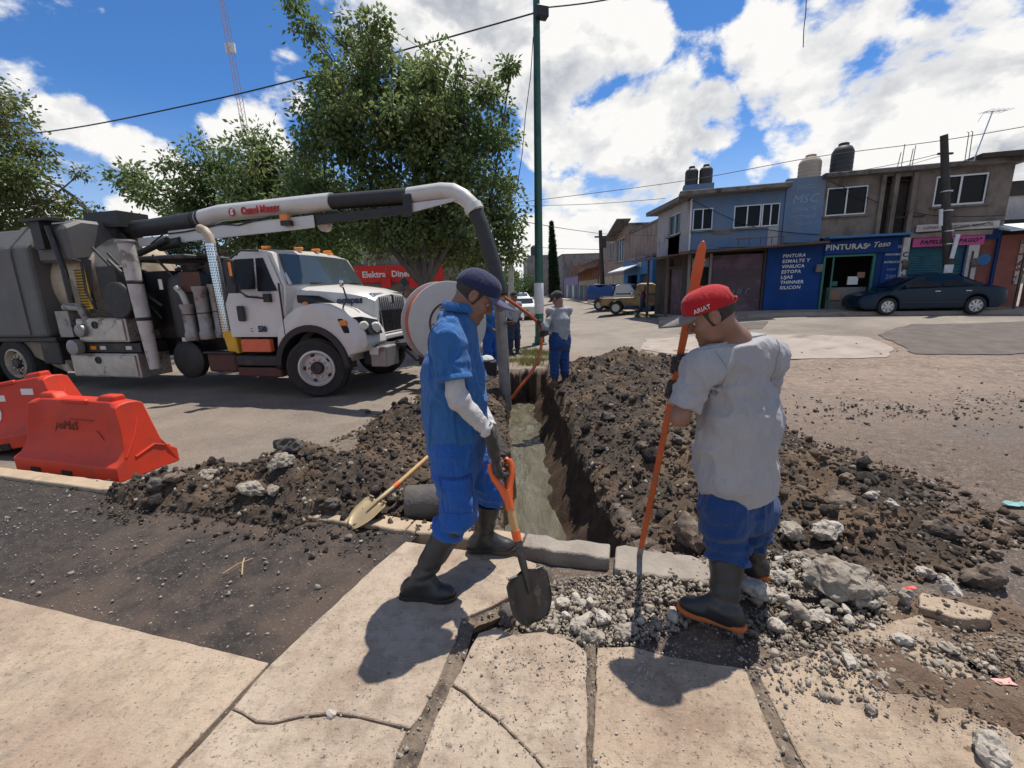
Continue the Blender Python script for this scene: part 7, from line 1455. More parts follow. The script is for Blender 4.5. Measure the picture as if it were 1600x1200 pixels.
def grip(p, c, axis, palm, wrist, Rr, k=1.0, up=1):
    """a gloved or bare hand closed round a bar: c on the bar, palm = direction from the bar to the palm"""
    ax = _n(axis); n = np.asarray(palm, float); n = _n(n - ax * (n @ ax)); t = np.cross(ax, n); d = None
    lens = (.95, 1.05, 1.0, .85)
    for i in range(4):
        o = c + ax * (.0335 - .0225 * i) * k; r = (.0118, .0122, .0116, .0104)[i] * k; rad = Rr + r * .85; pts = []
        for a, m in ((-10, 1.35), (40, 1.12), (95, 1.0), (160, .98), (215, 1.0)): a = R(a * (lens[i] if a > 0 else 1)); pts.append(o + (n * math.cos(a) + t * math.sin(a)) * rad * m)
        f = chain(p, pts, [r * 1.12, r * 1.1, r * 1.02, r * .95, r * .82], .004); d = f if d is None else smin(d, f, .003)
        d = smin(d, cone(p, pts[0], np.asarray(wrist) * .62 + pts[0] * .38, r * 1.2, r * 1.55), .014)
    w = np.asarray(wrist); base = c + n * (Rr + .022 * k) + ax * .030 * k - t * .012; tip = [base * .6 + w * .4, c + ax * .052 * k + n * (Rr + .004) - t * (Rr + .004), c + ax * .050 * k - t * (Rr + .012) * .75 - n * (Rr + .006) * .8, c + ax * .038 * k + t * .006 - n * (Rr + .012)]
    d = smin(d, chain(p, tip, [.017 * k, .015 * k, .013 * k, .011 * k], .006), .006); return smin(d, cone(p, base * .5 + w * .5, w, .026 * k, .030 * k), .02)
def boot_sdf(p, an, kn, toe_dir, sole_z, top, rs, k=1.0):
    """rubber boot: shaft along the shin, foot flat on its sole"""
    td = np.array([toe_dir[0], toe_dir[1], 0.0]); td = _n(td); sd_ = np.array([-td[1], td[0], 0]); M = np.stack([td, sd_, np.array([0, 0, 1.0])], 1); a = np.asarray(an); t = a + (np.asarray(kn) - a) * top
    base = np.array([a[0], a[1], sole_z]); q = (p - base) @ M
    d = cone(p, a + (t - a) * .12, t, rs[0], rs[1]); f = smin(ell(q, (-.035, 0, .045), (.062, .043, .062)), smin(ell(q, (.115, 0, .038), (.090, .052, .046)), ell(q, (.04, 0, .062), (.085, .044, .058)), .03), .03)
    d = smin(d, f, .045); d = d - .0035 * np.sin(q[:, 2] * 90 + 3 * vnoise(p * 9, 5)) * np.exp(-((q[:, 2] - .15) / .06) ** 2) - .003 * vnoise(p * 22, 8)
    d = smax(d, -(q[:, 2] - .012), .004); return smax(d, plane(p, t, t - a), .006)
def sole_mesh(name, an, toe_dir, z0, mat, parent, origin, th=.026):
    td = _n(np.array([toe_dir[0], toe_dir[1], 0.0])); sd_ = np.array([-td[1], td[0], 0]); out = []
    for x, w in ((-.100, .012), (-.092, .034), (-.06, .044), (-.01, .040), (.05, .041), (.11, .053), (.16, .050), (.195, .034), (.210, .012)): out.append((x, w))
    P = [(x, w) for x, w in out] + [(x, -w) for x, w in reversed(out)]; b = np.array([an[0], an[1], 0]); m = MB(); n = len(P)
    ring = lambda z, s: [tuple(b + td * (x - .05) * s + td * .05 + sd_ * y * s + np.array([0, 0, z]) - np.asarray(origin)) for x, y in P]
    m.loft([ring(z0, 1.0), ring(z0 + th * .5, 1.04), ring(z0 + th, 1.0)]); return m.build(name, MATS[mat], parent, smooth=True, angle=50)

def person(name, label, J, o):
    """J: joints in the world; o: build, clothes and colours"""
    J = {k: A3(v) for k, v in J.items()}; h = o.get('h', .007); O = np.array([J['pelvis'][0], J['pelvis'][1], o.get('z0', 0)]); fwd = _n(o['fwd']); up = _n(J['neck'] - J['pelvis']); fwd = _n(fwd - up * (fwd @ up)); side = np.cross(up, fwd)   # towards the left
    HM = head_frame(o['headf']); hc = J['head']; k = o.get('girth', 1.0); allp = np.array(list(J.values())); lo, hi = allp.min(0) - .2, allp.max(0) + .2; lo[2] = o.get('z0', 0) - .02; hi[2] = hc[2] + .2
    seed = o.get('seed', 1); gl = o.get('grips', {})
    def torso_skin(p): return spine(p, [J['pelvis'], J['chest'], J['neck'] - up * .05], [.145 * k, .155 * k, .10], [.105 * k, .11 * k, .07], fwd)
    def body(p):
        d = head_sdf(p, hc, HM, J['neck'] - up * .02, o.get('neckr', .057)); d = smin(d, torso_skin(p), .03)
        for s in 'lr':
            sh, el, wr = limb_pts(J, s); d = smin(d, chain(p, [sh, el, wr], [.048, .041, .029], .02), .03); d = smin(d, chain(p, [J[s + 'hip'], J[s + 'kn'], J[s + 'an']], [.075, .052, .036], .02), .03)
            if s in gl: c, ax, pl, Rr = gl[s]; d = smin(d, grip(p, np.asarray(c), ax, pl, wr, max(.004, Rr - .010), .62), .01)
            else: hd = wr + _n(wr - el) * .08; d = smin(d, cone(p, wr, hd, .027, .022), .01)
        return d
    b = grow('person', body, lo, hi, max(h * .72, .005) if h < .01 else h, o['skin'], None, O); b.location = O; tag(b, label, 'person'); out = b
    # shirt
    sl = o.get('sleeve', .62)
    def shirt_core(p):
        ch = J['chest'] + fwd * .01; d = spine(p, [J['pelvis'] - up * (o.get('hem', .10) + .14), J['pelvis'] + up * .10, ch, J['neck'] - up * .085], [a * k for a in o.get('sw', (.178, .172, .185, .120))], [a * k for a in o.get('sdp', (.128, .128, .132, .085))], fwd)
        d = smin(d, cone(p, J['lsh'], J['rsh'], .062 * k, .062 * k), .05); d = smin(d, cone(p, J['neck'] - up * .05, J['neck'] - up * .015, .075, .068), .03)
        if 'belly' in o: d = smin(d, ell(p, J['pelvis'] + up * .17 + fwd * .07, (.13, .13, .14)), .06)
        for sn in ('lsh', 'rsh'): d = smin(d, cone(p, J['neck'] - up * .045, J[sn] - up * .01, .060, .062 * k), .045)
        return d
    def sleeves(p):
        d = None
        for s in 'lr':
            sh, el, wr = limb_pts(J, s); pts = [sh, el, wr]
            if sl <= 1: e = sh + (el - sh) * sl; c = cone(p, sh, e, o.get('sleever', .068) * k, o.get('cuff', .062)); c = smax(c, plane(p, e, e - sh), .008)
            else: c = chain(p, [sh, el, wr], [.064 * k, .052, .038], .02); c = smax(c, plane(p, wr, wr - el), .006)
            d = c if d is None else np.minimum(d, c)
        return d
    def shirt(p):
        d = smin(shirt_core(p), sleeves(p), .035); q = p - J['pelvis']; x, y, z = q @ side, q @ fwd, q @ up
        drape = vnoise(np.stack([x * 9 + z * o.get('diag', 1.5), y * 9, z * 2.2], 1), seed); drape2 = vnoise(np.stack([x * 17 - z * 4, y * 17, z * 5], 1), seed + 3)
        bunch = vnoise(np.stack([x * 4, y * 4, z * 15 + 2 * x], 1), seed + 5) * np.exp(-((z - o.get('bunchz', .06)) / .12) ** 2)
        pits = 0
        for s in 'lr': a = J[s + 'sh'] - up * .09; r = p - a; dist = np.linalg.norm(r, axis=1); pits = pits + np.sin(np.arctan2(r @ up, r @ fwd) * 7 + dist * 14 + 2 * vnoise(p * 7, seed + 9)) * np.exp(-(dist / .17) ** 2)
        rg = lambda n, w: np.maximum(0, 1 - np.abs(n) / w) ** 1.4
        fk = sstep(-.04, .14, z + o.get('hem', .1))
        d = d - fk * o.get('fold', .010) * (.75 * rg(drape, .38) * sstep(.05, .3, np.abs(vnoise(p * 3.1, seed + 8)) + .15) + .30 * drape) - fk * o.get('fold', .01) * .35 * rg(drape2, .34) - .010 * fk * bunch - .0055 * pits
        hemz = o.get('hem', .10); d = smax(d, -(z + hemz + .004 * np.sin(x * 11)), .006)
        return smax(d, plane(p, J['neck'] + up * o.get('collar', -.012), up * .9 - fwd * .25), .006)
    sh_o = grow('shirt', shirt, lo, hi, h, o['shirt'], b, O)
    if 'armsleeve' in o:
        def asl(p):
            d = None
            for s in o['armsides']:
                sh, el, wr = limb_pts(J, s); c = chain(p, [sh + (el - sh) * .35, el, wr], [.050, .049, .036], .03); t = np.linalg.norm(p - wr, axis=1); ax = _n(wr - el); u = (p - wr) @ ax
                c = c - .0035 * np.sin(u * 150 + 3 * vnoise(p * 8, 3)) * np.exp(-(u / .11) ** 2) - .004 * vnoise(p * 16, 4) - .005 * np.sin((p - el) @ ax * 70 + 2 * vnoise(p * 6, 7)) * np.exp(-(np.linalg.norm(p - el, axis=1) / .09) ** 2); c = smax(c, plane(p, wr - ax * .005, ax), .006); d = c if d is None else np.minimum(d, c)
            return d
        grow('arm_sleeve', asl, lo, hi, h * .8, o['armsleeve'], b, O)
    # trousers
    tk_ = o.get('tuck', .50); tk_ = tk_ if isinstance(tk_, dict) else dict(l=tk_, r=tk_); wl = o.get('legw', (.098, .082, .074))
    def legs(p):
        d = spine(p, [J['pelvis'] - up * .10, J['pelvis'] + up * .08], [.170 * k, .165 * k], [.125 * k, .120 * k], fwd); d = smax(d, (p - J['pelvis']) @ up - .10, .01)
        for s in 'lr':
            hp, kn, an = J[s + 'hip'], J[s + 'kn'], J[s + 'an']; e = kn + (an - kn) * tk_[s]; c = chain(p, [hp, kn, e], [wl[0] * k, wl[1], wl[2]], .04); ax = _n(e - kn); u = (p - e) @ ax; uk = (p - kn) @ ax
            c = c - .008 * np.sin(u * 75 + 2.5 * vnoise(p * 7, seed + 11)) * np.exp(-((u + .05) / .09) ** 2) - .006 * np.sin(uk * 55 + 3 * vnoise(p * 5, seed + 12)) * np.exp(-(uk / .13) ** 2); c = smax(c, plane(p, e, ax), .02); d = smin(d, c, .035)
        q = p - J['pelvis']; x, y, z = q @ side, q @ fwd, q[:, 2]; n1 = vnoise(np.stack([x * 10 + z * 3, y * 10, z * 4], 1), seed + 13); n2 = vnoise(np.stack([x * 6, y * 6 + z * 5, z * 9], 1), seed + 14)
        return d - o.get('fold', .01) * (.5 * np.maximum(0, 1 - np.abs(n1) / .36) ** 1.4 + .25 * n1) - .009 * np.maximum(0, 1 - np.abs(n2) / .34) ** 1.4
    tr_o = grow('trousers', legs, lo, hi, h, o['trousers'], b, O)
    # boots and gloves
    for s in 'lr':
        an, kn, td = J[s + 'an'], J[s + 'kn'], o['toe'][s]; sz = o.get('sole', {}).get(s, o.get('z0', 0)); l2 = np.minimum(an, kn) - .26; h2 = np.maximum(an, kn) + .2; l2[2] = sz - .03; f = lambda p: boot_sdf(p, an, kn, td, sz, o.get('boot_top', .72), o.get('boot_r', (.052, .074)))
        bo = grow('boot', f, l2, h2, h * .85, o.get('bootmat', 'rubber_boot'), b, O); sole_mesh('sole', an, td, sz, o.get('solemat', 'rubber_boot'), bo, O)
        if s in gl and o.get('glove', True):
            c, ax, pl, Rr = gl[s]; c = np.asarray(c); wr = J[s + 'wr']; wx = wr + _n(J[s + 'el'] - wr) * .055
            def gf(p): d = grip(p, c, ax, pl, wr, Rr, 1.0 + o.get('gk', .12)); d = smin(d, cone(p, wr, wx, .034, .043), .015); return smax(d, plane(p, wx, wx - wr), .004) - .0022 * vnoise(p * 45, 6) - .003 * vnoise(p * 20, 7)
            grow('glove', gf, np.minimum(c, wx) - .14, np.maximum(c, wx) + .14, .0042 if h < .01 else h, o.get('glovemat', 'glove_black'), b, O)
    # hair round the cap line, stubble
    def hs(p): return head_sdf(p, hc, HM, J['neck'] - up * .02, o.get('neckr', .057))
    if h < .015:
        def hair(p): q = (p - hc) @ HM; d = hs(p) - .0035 * (1 + .3 * vnoise(p * 300, 2)); d = smax(d, q[:, 0] - .028 - .3 * q[:, 2], .01); d = smax(d, -(q[:, 2] + .038 + .25 * (q[:, 0] + .02)), .012); e = ell(np.stack([q[:, 0], np.abs(q[:, 1]), q[:, 2]], 1), (-.010, .082, -.004), (.026, .02, .037)); return smax(d, -e, .004)
        grow('hair', hair, hc - .16, hc + .16, .005 if h < .012 else .009, 'hair_dark', b, O)
        if o.get('stubble'):
            def stub(p): q = (p - hc) @ HM; d = hs(p) - .0016; return smax(d, ell(q, (.078, 0, -.088), (.040, .036, .036)), .004)
            grow('stubble', stub, hc - .18, hc + .16, .0045, 'stubble', b, O)
        for s in ((1, -1) if h < .012 else ()):
            c = hc + HM @ np.array([.0722, .031 * s, -.001]); e = MB().lathe([(.0125 * math.sin(a), -.0125 * math.cos(a)) for a in np.linspace(.01, 3.13, 9)], (0, 0, 0), tuple(HM[:, 0]), 14).build('eye', MATS['eye_white'], b, smooth=True); e.location = c - O
            ir = MB().lathe([(.006, .0105), (.004, .0128), (.001, .0132)], (0, 0, 0), tuple(_n(HM[:, 0] - HM[:, 2] * .35)), 12).build('iris', MATS['eye_dark'], e, smooth=True)
            br = [hc + HM @ np.array([.092 - .012 * t * t * 4, s * (.014 + .038 * t), .024 + .006 * math.sin(t * 3)]) for t in np.linspace(0, 1, 6)]; MB().tube([Vector(x - O) for x in br], [.003, .0048, .005, .0045, .0035, .002], 6).build('eyebrow', MATS['hair_dark'], b, smooth=True)
    # cap
    if 'cap' in o:
        tip = o.get('captilt', .10)
        def cap(p):
            q = (p - hc) @ HM; d = ell(q, (-.006, 0, .042), (.116, .092, .098)); d = smin(d, ell(q, (.046, 0, .074), (.060, .068, .060)), .025); seam = np.cos(np.arctan2(q[:, 1], q[:, 0] + .005) * 3) ; d = d - .0016 * (np.abs(seam) < .10) * (q[:, 2] > .05)
            d = smax(d, -(q[:, 2] - .028 - tip * q[:, 0]), .006); 
            if o.get('capgap'): d = smax(d, -ell(q, (-.118, 0, .062), (.06, .036, .026)), .004)
            return d
        cp = grow('cap', cap, hc - .18, hc + .2, .0048 if h < .012 else h, o['cap'], b, O)
        m = MB(); rows = []
        for i in range(9):
            t = i / 8; row = []
            for j in range(15):
                a = R(-66 + 132 * j / 14); r0 = np.array([.104 * math.cos(a) + .002, .088 * math.sin(a)]); ext = t * .112 * max(.0, math.cos(a * 1.15)) ** .55; x = r0[0] + ext; y = r0[1] * (1 - .10 * t); z = .037 + tip * x - .16 * ext - 5.2 * y * y * (.55 + .45 * t) + .004
                row.append(tuple(hc + HM @ np.array([x, y, z]) - O))
            rows.append(row)
        m.grid(rows); vz = m.build('visor', MATS[o.get('visor', o['cap'])], b, smooth=True, solid=.005); MB().lathe([(.009, 0), (.008, .004), (.002, .006)], tuple(hc + HM @ np.array([-.004, 0, .139]) - O), tuple(HM[:, 2]), 12).build('button', MATS[o['cap']], cp, smooth=True)
    return b, shirt, legs, O, dict(fwd=fwd, side=side, up=up, HM=HM, hc=hc, J=J)

# -- the worker in blue with the shovel
sg_ = at(781, 722, 2.06); stip = Vector((.085, 1.845, .0)); sax = (stip - sg_).normalized()
gl_ = at(786, 716, 2.05)
JA = dict(pelvis=at(713, 690, 2.27), chest=at(704, 588, 2.27), neck=at(713, 484, 2.27), head=at(741, 463, 2.27),
          rsh=at(699, 533, 2.10), rel=at(715, 622, 2.03), rwr=at(768, 680, 2.04), lsh=at(722, 531, 2.44), lel=at(742, 622, 2.42), lwr=at(772, 682, 2.20),
          rhip=at(704, 706, 2.20), rkn=at(718, 800, 2.13), ran=at(652, 913, 2.075), lhip=at(728, 700, 2.35), lkn=at(765, 770, 2.44), lan=at(754, 843, 2.47))
hx = A3(sax.cross(Vector((0, 0, 1))).normalized())     # across the D grip
A_, shA, lgA, OA, FA = person('worker', 'worker in blue shirt and trousers with navy cap, resting his gloved hands on a shovel', JA,
    dict(fwd=(.96, .28, 0), headf=(.80, .12, -.56), skin='skin_a', shirt='shirt_blue', trousers='trouser_blue', cap='cap_navy', visor='visor_blue', captilt=.12, sleeve=.66, cuff=.083, hem=.06, toe=dict(r=(.86, -.10), l=(1, -.06)), sole=dict(r=.0, l=.014), tuck=dict(r=.40, l=.16), boot_top=.80, boot_r=(.056, .080), armsleeve='sleeve_white', armsides='rl', stubble=True, h=.0066, seed=3, fold=.020, girth=1.0, sw=(.170, .168, .182, .115), sdp=(.160, .165, .158, .092), sleever=.074, legw=(.106, .086, .081), collar=.012,
         grips=dict(r=(A3(sg_ + Vector((.004, -.015, .0))), (hx * .35 + np.array([.25, .0, -.9])), (-.35, -.3, .9), .017), l=(A3(sg_ + Vector((.02, .035, -.01))), hx, (-.3, .5, .8), .017))))
f, s, u = FA['fwd'], FA['side'], FA['up']; J = FA['J']
patch('pocket', lgA, (J['rhip'] * .42 + J['rkn'] * .58) - s * .08, -s + f * .1, (0, 0, 1), .17, .15, 'trouser_blue', A_, OA, .008); patch('pocket_flap', lgA, (J['rhip'] * .60 + J['rkn'] * .40) - s * .08, -s + f * .1, (0, 0, 1), .05, .16, 'trouser_blue', A_, OA, .014)
patch('waistband_loop', lgA, J['rhip'] - s * .08 + u * .06 - f * .05, -s, (0, 0, 1), .08, .10, 'trouser_blue', A_, OA, .008); patch('side_pocket', lgA, J['rhip'] - s * .08 + f * .05, -s + f * .5, (.35, 0, 1), .12, .022, 'shirt_blue', A_, OA, .004)
patch('epaulette', shA, J['rsh'] * .72 + J['neck'] * .28 + u * .05, u - s * .25, -s, .13, .05, 'shirt_blue', A_, OA, .006); patch('yoke', shA, (J['rsh'] + J['lsh']) / 2 - f * .10 - u * .01, -f + u * .45, s, .30, .11, 'shirt_blue', A_, OA, .004, 20, 10); patch('chest_pocket', shA, J['chest'] + f * .12 - s * .09 + u * .03, f - s * .6, u, .13, .11, 'shirt_blue', A_, OA, .007)
e = J['rsh'] + (J['rel'] - J['rsh']) * .64; ax = _n(J['rel'] - J['rsh']); MB().lathe([(.082, -.012), (.088, -.008), (.089, .012), (.082, .016)], tuple(e - OA), tuple(ax), 28).build('cuff', MATS['shirt_blue'], A_, smooth=True, angle=60)
def neck_ring(shf, F, O_, drop, out=.15, a0=-PI, a1=PI, n=34, rise=0.0):
    u, f, s, J = F['up'], F['fwd'], F['side'], F['J']; pts = []
    for a in np.linspace(a0, a1, n):
        d = f * math.cos(a) + s * math.sin(a); P0 = (J['neck'] + u * (drop + rise * math.cos(a)) + d * out)[None]; pts.append(trace(shf, P0, -d)[0] - O_)
    return pts
# standing shirt collar, open in front
base = neck_ring(shA, FA, OA, -.012, .14, .35, 2 * PI - .35, 30, -.012); m = MB(); rows = []
for t, hh, inn in ((0, -.006, 0), (.4, .018, .004), (.8, .040, .006), (1, .046, -.002), (1.3, .030, -.012), (1.6, .006, -.016)):
    rows.append([tuple(p + u * hh + _n(np.append((FA['J']['neck'] - OA - p)[:2], 0)) * inn) for p in base])
m.grid(rows).build('collar', MATS['shirt_blue'], A_, smooth=True, solid=.003)
def seam(name, shf, F, O_, pts, n, mat, parent, r=.0022, out=.10):
    n = _n(n); P = []
    for a, b in zip(pts, pts[1:]):
        a, b = np.asarray(a), np.asarray(b); k = max(2, int(np.linalg.norm(b - a) / .02)); P += [a + (b - a) * i / k for i in range(k)]
    P.append(np.asarray(pts[-1])); Q = trace(shf, np.array(P) + n * out, -n) - O_ + n * .0005
    MB().tube([Vector(q) for q in Q], r, 5).build(name, MATS[mat], parent, smooth=True)
def quad(c, u, v, su, sv): return [c + u * a * su / 2 + v * b * sv / 2 for a, b in ((-1, 1), (-1, -1), (1, -1), (1, 1), (-1, 1))]
f, s, u, J = FA['fwd'], FA['side'], FA['up'], FA['J']; zz = np.array([0, 0, 1.0]); nA = -s + f * .1
pm('seam_blue', (.010, .055, .20)); pm('seam_light', (.04, .17, .50)); pm('seam_grey', (.25, .25, .26)); pm('seam_navy', (.006, .02, .08))
seam('side_seam', lgA, FA, OA, [J['rhip'] + u * .05 - f * .01, J['rhip'] * .5 + J['rkn'] * .5 - f * .02, J['rkn'] - f * .02], -s, 'seam_blue', A_)
c = J['rhip'] * .42 + J['rkn'] * .58 - s * .08; seam('pocket_stitch', lgA, FA, OA, quad(c, _n(np.cross(zz, nA)), zz, .155, .185), nA, 'seam_blue', A_, .0022, .12)
c = J['rhip'] * .60 + J['rkn'] * .40 - s * .08; seam('flap_stitch', lgA, FA, OA, quad(c, _n(np.cross(zz, nA)), zz, .165, .06), nA, 'seam_blue', A_, .0022, .12)
e1 = J['rsh'] + u * .085 - s * .0; seam('armhole_seam', shA, FA, OA, [J['rsh'] + u * .10 - f * .02, J['rsh'] - f * .085 + u * .03, J['rsh'] - f * .10 - u * .10], -s * .8 - f * .6, 'seam_blue', A_, .0022, .15)
seam('yoke_seam', shA, FA, OA, [J['lsh'] - f * .05 - u * .06, (J['rsh'] + J['lsh']) / 2 - f * .1 - u * .07, J['rsh'] - f * .08 - u * .06], -f, 'seam_blue', A_, .0022, .15)
seam('side_seam', shA, FA, OA, [J['rsh'] - u * .14 - f * .02, J['chest'] - s * .1 - u * .08 - f * .02, J['pelvis'] - s * .1 + u * .02 - f * .02], -s, 'seam_blue', A_, .0025, .14)
seam('hem_stitch', shA, FA, OA, [J['pelvis'] - u * .045 - s * .05 - f * .13, J['pelvis'] - u * .045 - s * .12, J['pelvis'] - u * .045 - s * .05 + f * .13], -s, 'seam_blue', A_, .0025, .14)
pm('ash_wood', (.50, .30, .12), (.42, .24, .09), 7, .55, stretch=(6, 6, .6)); pm('handle_orange', (.72, .12, .02), (.62, .10, .018), 6, .45); pm('blade_black', (.045, .043, .042), (.075, .070, .066), 6, .4, metal=.6, c3=(.16, .14, .12), scale3=5, lo3=.55); pm('blade_tan', (.38, .29, .16), (.30, .23, .13), 5, .45, metal=.2, c3=(.20, .17, .13), scale3=4, lo3=.55); pm('bar_orange', (.56, .11, .022), (.47, .09, .02), 6, .5, c3=(.32, .12, .05), scale3=9, lo3=.6)
def shovel(label, top, tip, facing, bladem, dgrip=True, wood='ash_wood', Lb=.27):
    top, tip = Vector(top), Vector(tip); d = (tip - top).normalized(); fc = Vector(facing); fc = (fc - d * fc.dot(d)).normalized(); sx = d.cross(fc); t = thing('shovel', label, 'shovel', top); Lt = (tip - top).length; P = lambda a, x=0.0, y=0.0: d * a + sx * x + fc * y
    a0 = .20 if dgrip else 0.0; MB().tube([P(a0 * .8), P(a0 + .03), P(Lt - Lb - .16)], [.017, .0185, .0185], 14).build('shaft', MATS[wood], t, smooth=True, angle=60)
    if dgrip:
        g = MB(); g.tube([P(.0, -.045), P(.0, .045)], .0165, 12)
        for sg in (-1, 1): g.tube([P(.0, .048 * sg), P(.025, .054 * sg), P(.07, .047 * sg), P(.13, .020 * sg), P(.185, .006 * sg)], [.0165, .018, .018, .019, .020], 12)
        g.tube([P(.14), P(.24)], [.024, .0215], 14).build('d_grip', MATS['handle_orange'], t, smooth=True, angle=60)
    MB().tube([P(Lt - Lb - .20), P(Lt - Lb - .15)], .0225, 14).build('collar', MATS['handle_orange'], t, smooth=True, angle=50)
    MB().tube([P(Lt - Lb - .155), P(Lt - Lb - .06, 0, .004), P(Lt - Lb + .03, 0, .012), P(Lt - Lb + .12, 0, .006)], [.0205, .020, .017, .006], 14).build('socket', MATS[bladem], t, smooth=True, angle=60)
    rows = []
    for i in range(15):
        v = i / 14; w = .112 * (min(1, v / .10) ** .45) * (1 if v < .45 else math.sqrt(max(0, 1 - ((v - .45) / .56) ** 2.1))); w = max(w, .012); rows.append([tuple(P(Lt - Lb + Lb * v, w * (j / 5 - 1), .030 * (j / 5 - 1) ** 2 * min(1, w / .08) - .010 + .018 * (1 - v) * math.exp(-((j / 5 - 1) * 4) ** 2) - .02 * v * v)) for j in range(11)])
    b = MB().grid(rows).build('blade', MATS[bladem], t, smooth=True, solid=.003)
    for sg in (-1, 1): MB().box(tuple(P(Lt - Lb + .006, .072 * sg, .022)), (.05, .012, .012), Matrix((sx, d, fc)).transposed()).build('foot_step', MATS[bladem], t, bevel=.003)
    return t
shovel('shovel with orange grip and black blade held upright by the blue-shirted worker', sg_, stip, (.35, -.85, .25), 'blade_black')
a, b = G(548, 822, .01), at(690, 728, 3.55); b.z = .32; shovel('shovel with tan worn blade lying across the kerb on the soil', b + (b - a) * .35, a, (-.2, -.35, .9), 'blade_tan', False)

# -- the worker in grey with the long bar
bb_ = Vector((.755, 2.40, -.01)); bt_ = at(1099, 376, 2.14); bx = (bt_ - bb_).normalized(); gz_ = lambda py: min(np.linspace(0, 1, 400), key=lambda t: abs((lambda q: 600 - CAM_F * ((q - Vector((0, 0, CAM_H))).dot(_u2)) / ((q - Vector((0, 0, CAM_H))).dot(_f)))(bb_.lerp(bt_, t)) - py))
h1, h2 = bb_.lerp(bt_, gz_(571)), bb_.lerp(bt_, gz_(607))
JB = dict(pelvis=at(1152, 770, 2.02), chest=at(1158, 655, 2.02), neck=at(1144, 520, 2.02), head=at(1112, 494, 2.00),
          lsh=at(1097, 572, 1.95), lel=at(1062, 652, 1.92), lwr=tuple(h2 + Vector((.030, -.085, -.065))), rsh=at(1200, 558, 2.08), rel=at(1180, 660, 2.33), rwr=tuple(h1 + Vector((.085, .05, .01))),
          lhip=at(1128, 790, 1.95), lkn=at(1136, 866, 1.93), lan=at(1130, 963, 1.83), rhip=at(1180, 790, 2.09), rkn=at(1174, 838, 2.15), ran=at(1172, 900, 2.20))
B_, shB, lgB, OB, FB = person('worker', 'worker in grey t-shirt and red cap seen from behind, holding an orange bar', JB,
    dict(fwd=(-.36, .93, 0), headf=(-.86, .34, -.40), skin='skin_b', shirt='tee_grey', trousers='trouser_navy', cap='cap_red', visor='visor_grey', captilt=.06, capgap=True, sleeve=.78, sleever=.062, cuff=.066, hem=.0, toe=dict(l=(-.80, .50), r=(-.7, .6)), sole=dict(l=-.0, r=.0), tuck=dict(l=.08, r=.08), boot_top=.92, boot_r=(.056, .082), solemat='sole_orange', stubble=False, h=.0068, seed=9, fold=.024, diag=3.4, girth=1.04, sw=(.192, .182, .184, .108), sdp=(.165, .150, .138, .078), legw=(.104, .086, .078), belly=1, collar=-.022, bunchz=.02, neckr=.057, gk=.10,
         grips=dict(l=(A3(h2), A3(-bx), (.75, -.6, .0), .017), r=(A3(h1), A3(bx), (.75, .25, 0), .017))))
t = thing('digging_bar', 'long flat orange digging bar held upright by the worker in grey', 'bar', bb_); w = bt_ - bb_; sx = w.cross(Vector((.3, 1, 0))).normalized(); fy = w.normalized().cross(sx); m = MB(); k = [(0, .016, .004), (.06, .016, .010), (.5, .016, .012), (.72, .017, .013), (.93, .024, .012), (.985, .018, .008), (1.0, .006, .004)]
m.loft([[tuple(w * a + sx * x * hw + fy * y * hd) for x, y in ((-1, -1), (1, -1), (1, 1), (-1, 1))] for a, hw, hd in k]); m.build('shaft', MATS['bar_orange'], t, bevel=.004); m = MB(); m.loft([[tuple(w * a + sx * x * hw + fy * y * hd) for x, y in ((-1, -1), (1, -1), (1, 1), (-1, 1))] for a, hw, hd in ((0.0, .0165, .0045), (.035, .0168, .0105))]); m.build('worn_tip', MATS['stone_grey'], t)
f, s, u, HM, hc = FB['fwd'], FB['side'], FB['up'], FB['HM'], FB['hc']
MB().tube([Vector(p) for p in neck_ring(shB, FB, OB, -.040, .15, rise=-.02)], .0065, 8).build('neckband', MATS['tee_grey'], B_, smooth=True)
f, s, u, J = FB['fwd'], FB['side'], FB['up'], FB['J']
seam('sleeve_seam', shB, FB, OB, [J['lsh'] + u * .09 - f * .02 - s * .02, J['lsh'] - f * .06 - s * .05 + u * .01, J['lsh'] - f * .06 - s * .06 - u * .12], -f + s * .3, 'seam_grey', B_, .0022, .15)
seam('sleeve_seam', shB, FB, OB, [J['rsh'] + u * .09 - f * .02 + s * .02, J['rsh'] - f * .06 + s * .05 + u * .01, J['rsh'] - f * .06 + s * .06 - u * .12], -f - s * .3, 'seam_grey', B_, .0022, .15)
HM, hc = FB['HM'], FB['hc']
pos = hc + HM @ np.array([.028, .094, .050]); mrot = Matrix([list(-HM[:, 0] * 1), list(HM[:, 2] * 1), list(HM[:, 1] * 1)]).transposed(); tx = text('ARIAT', .026, MATS['thread'], B_, pos - OB, mrot.to_euler(), 'cap_lettering', extrude=.003, weight=.0004)
MB().tube([Vector(hc + HM @ np.array([-.118 + .0 * abs(y) - 3.4 * -y * y, y, .040]) - OB) for y in np.linspace(-.045, .045, 9)], .007, 6).build('cap_strap', MATS['cap_red'], B_, smooth=True)

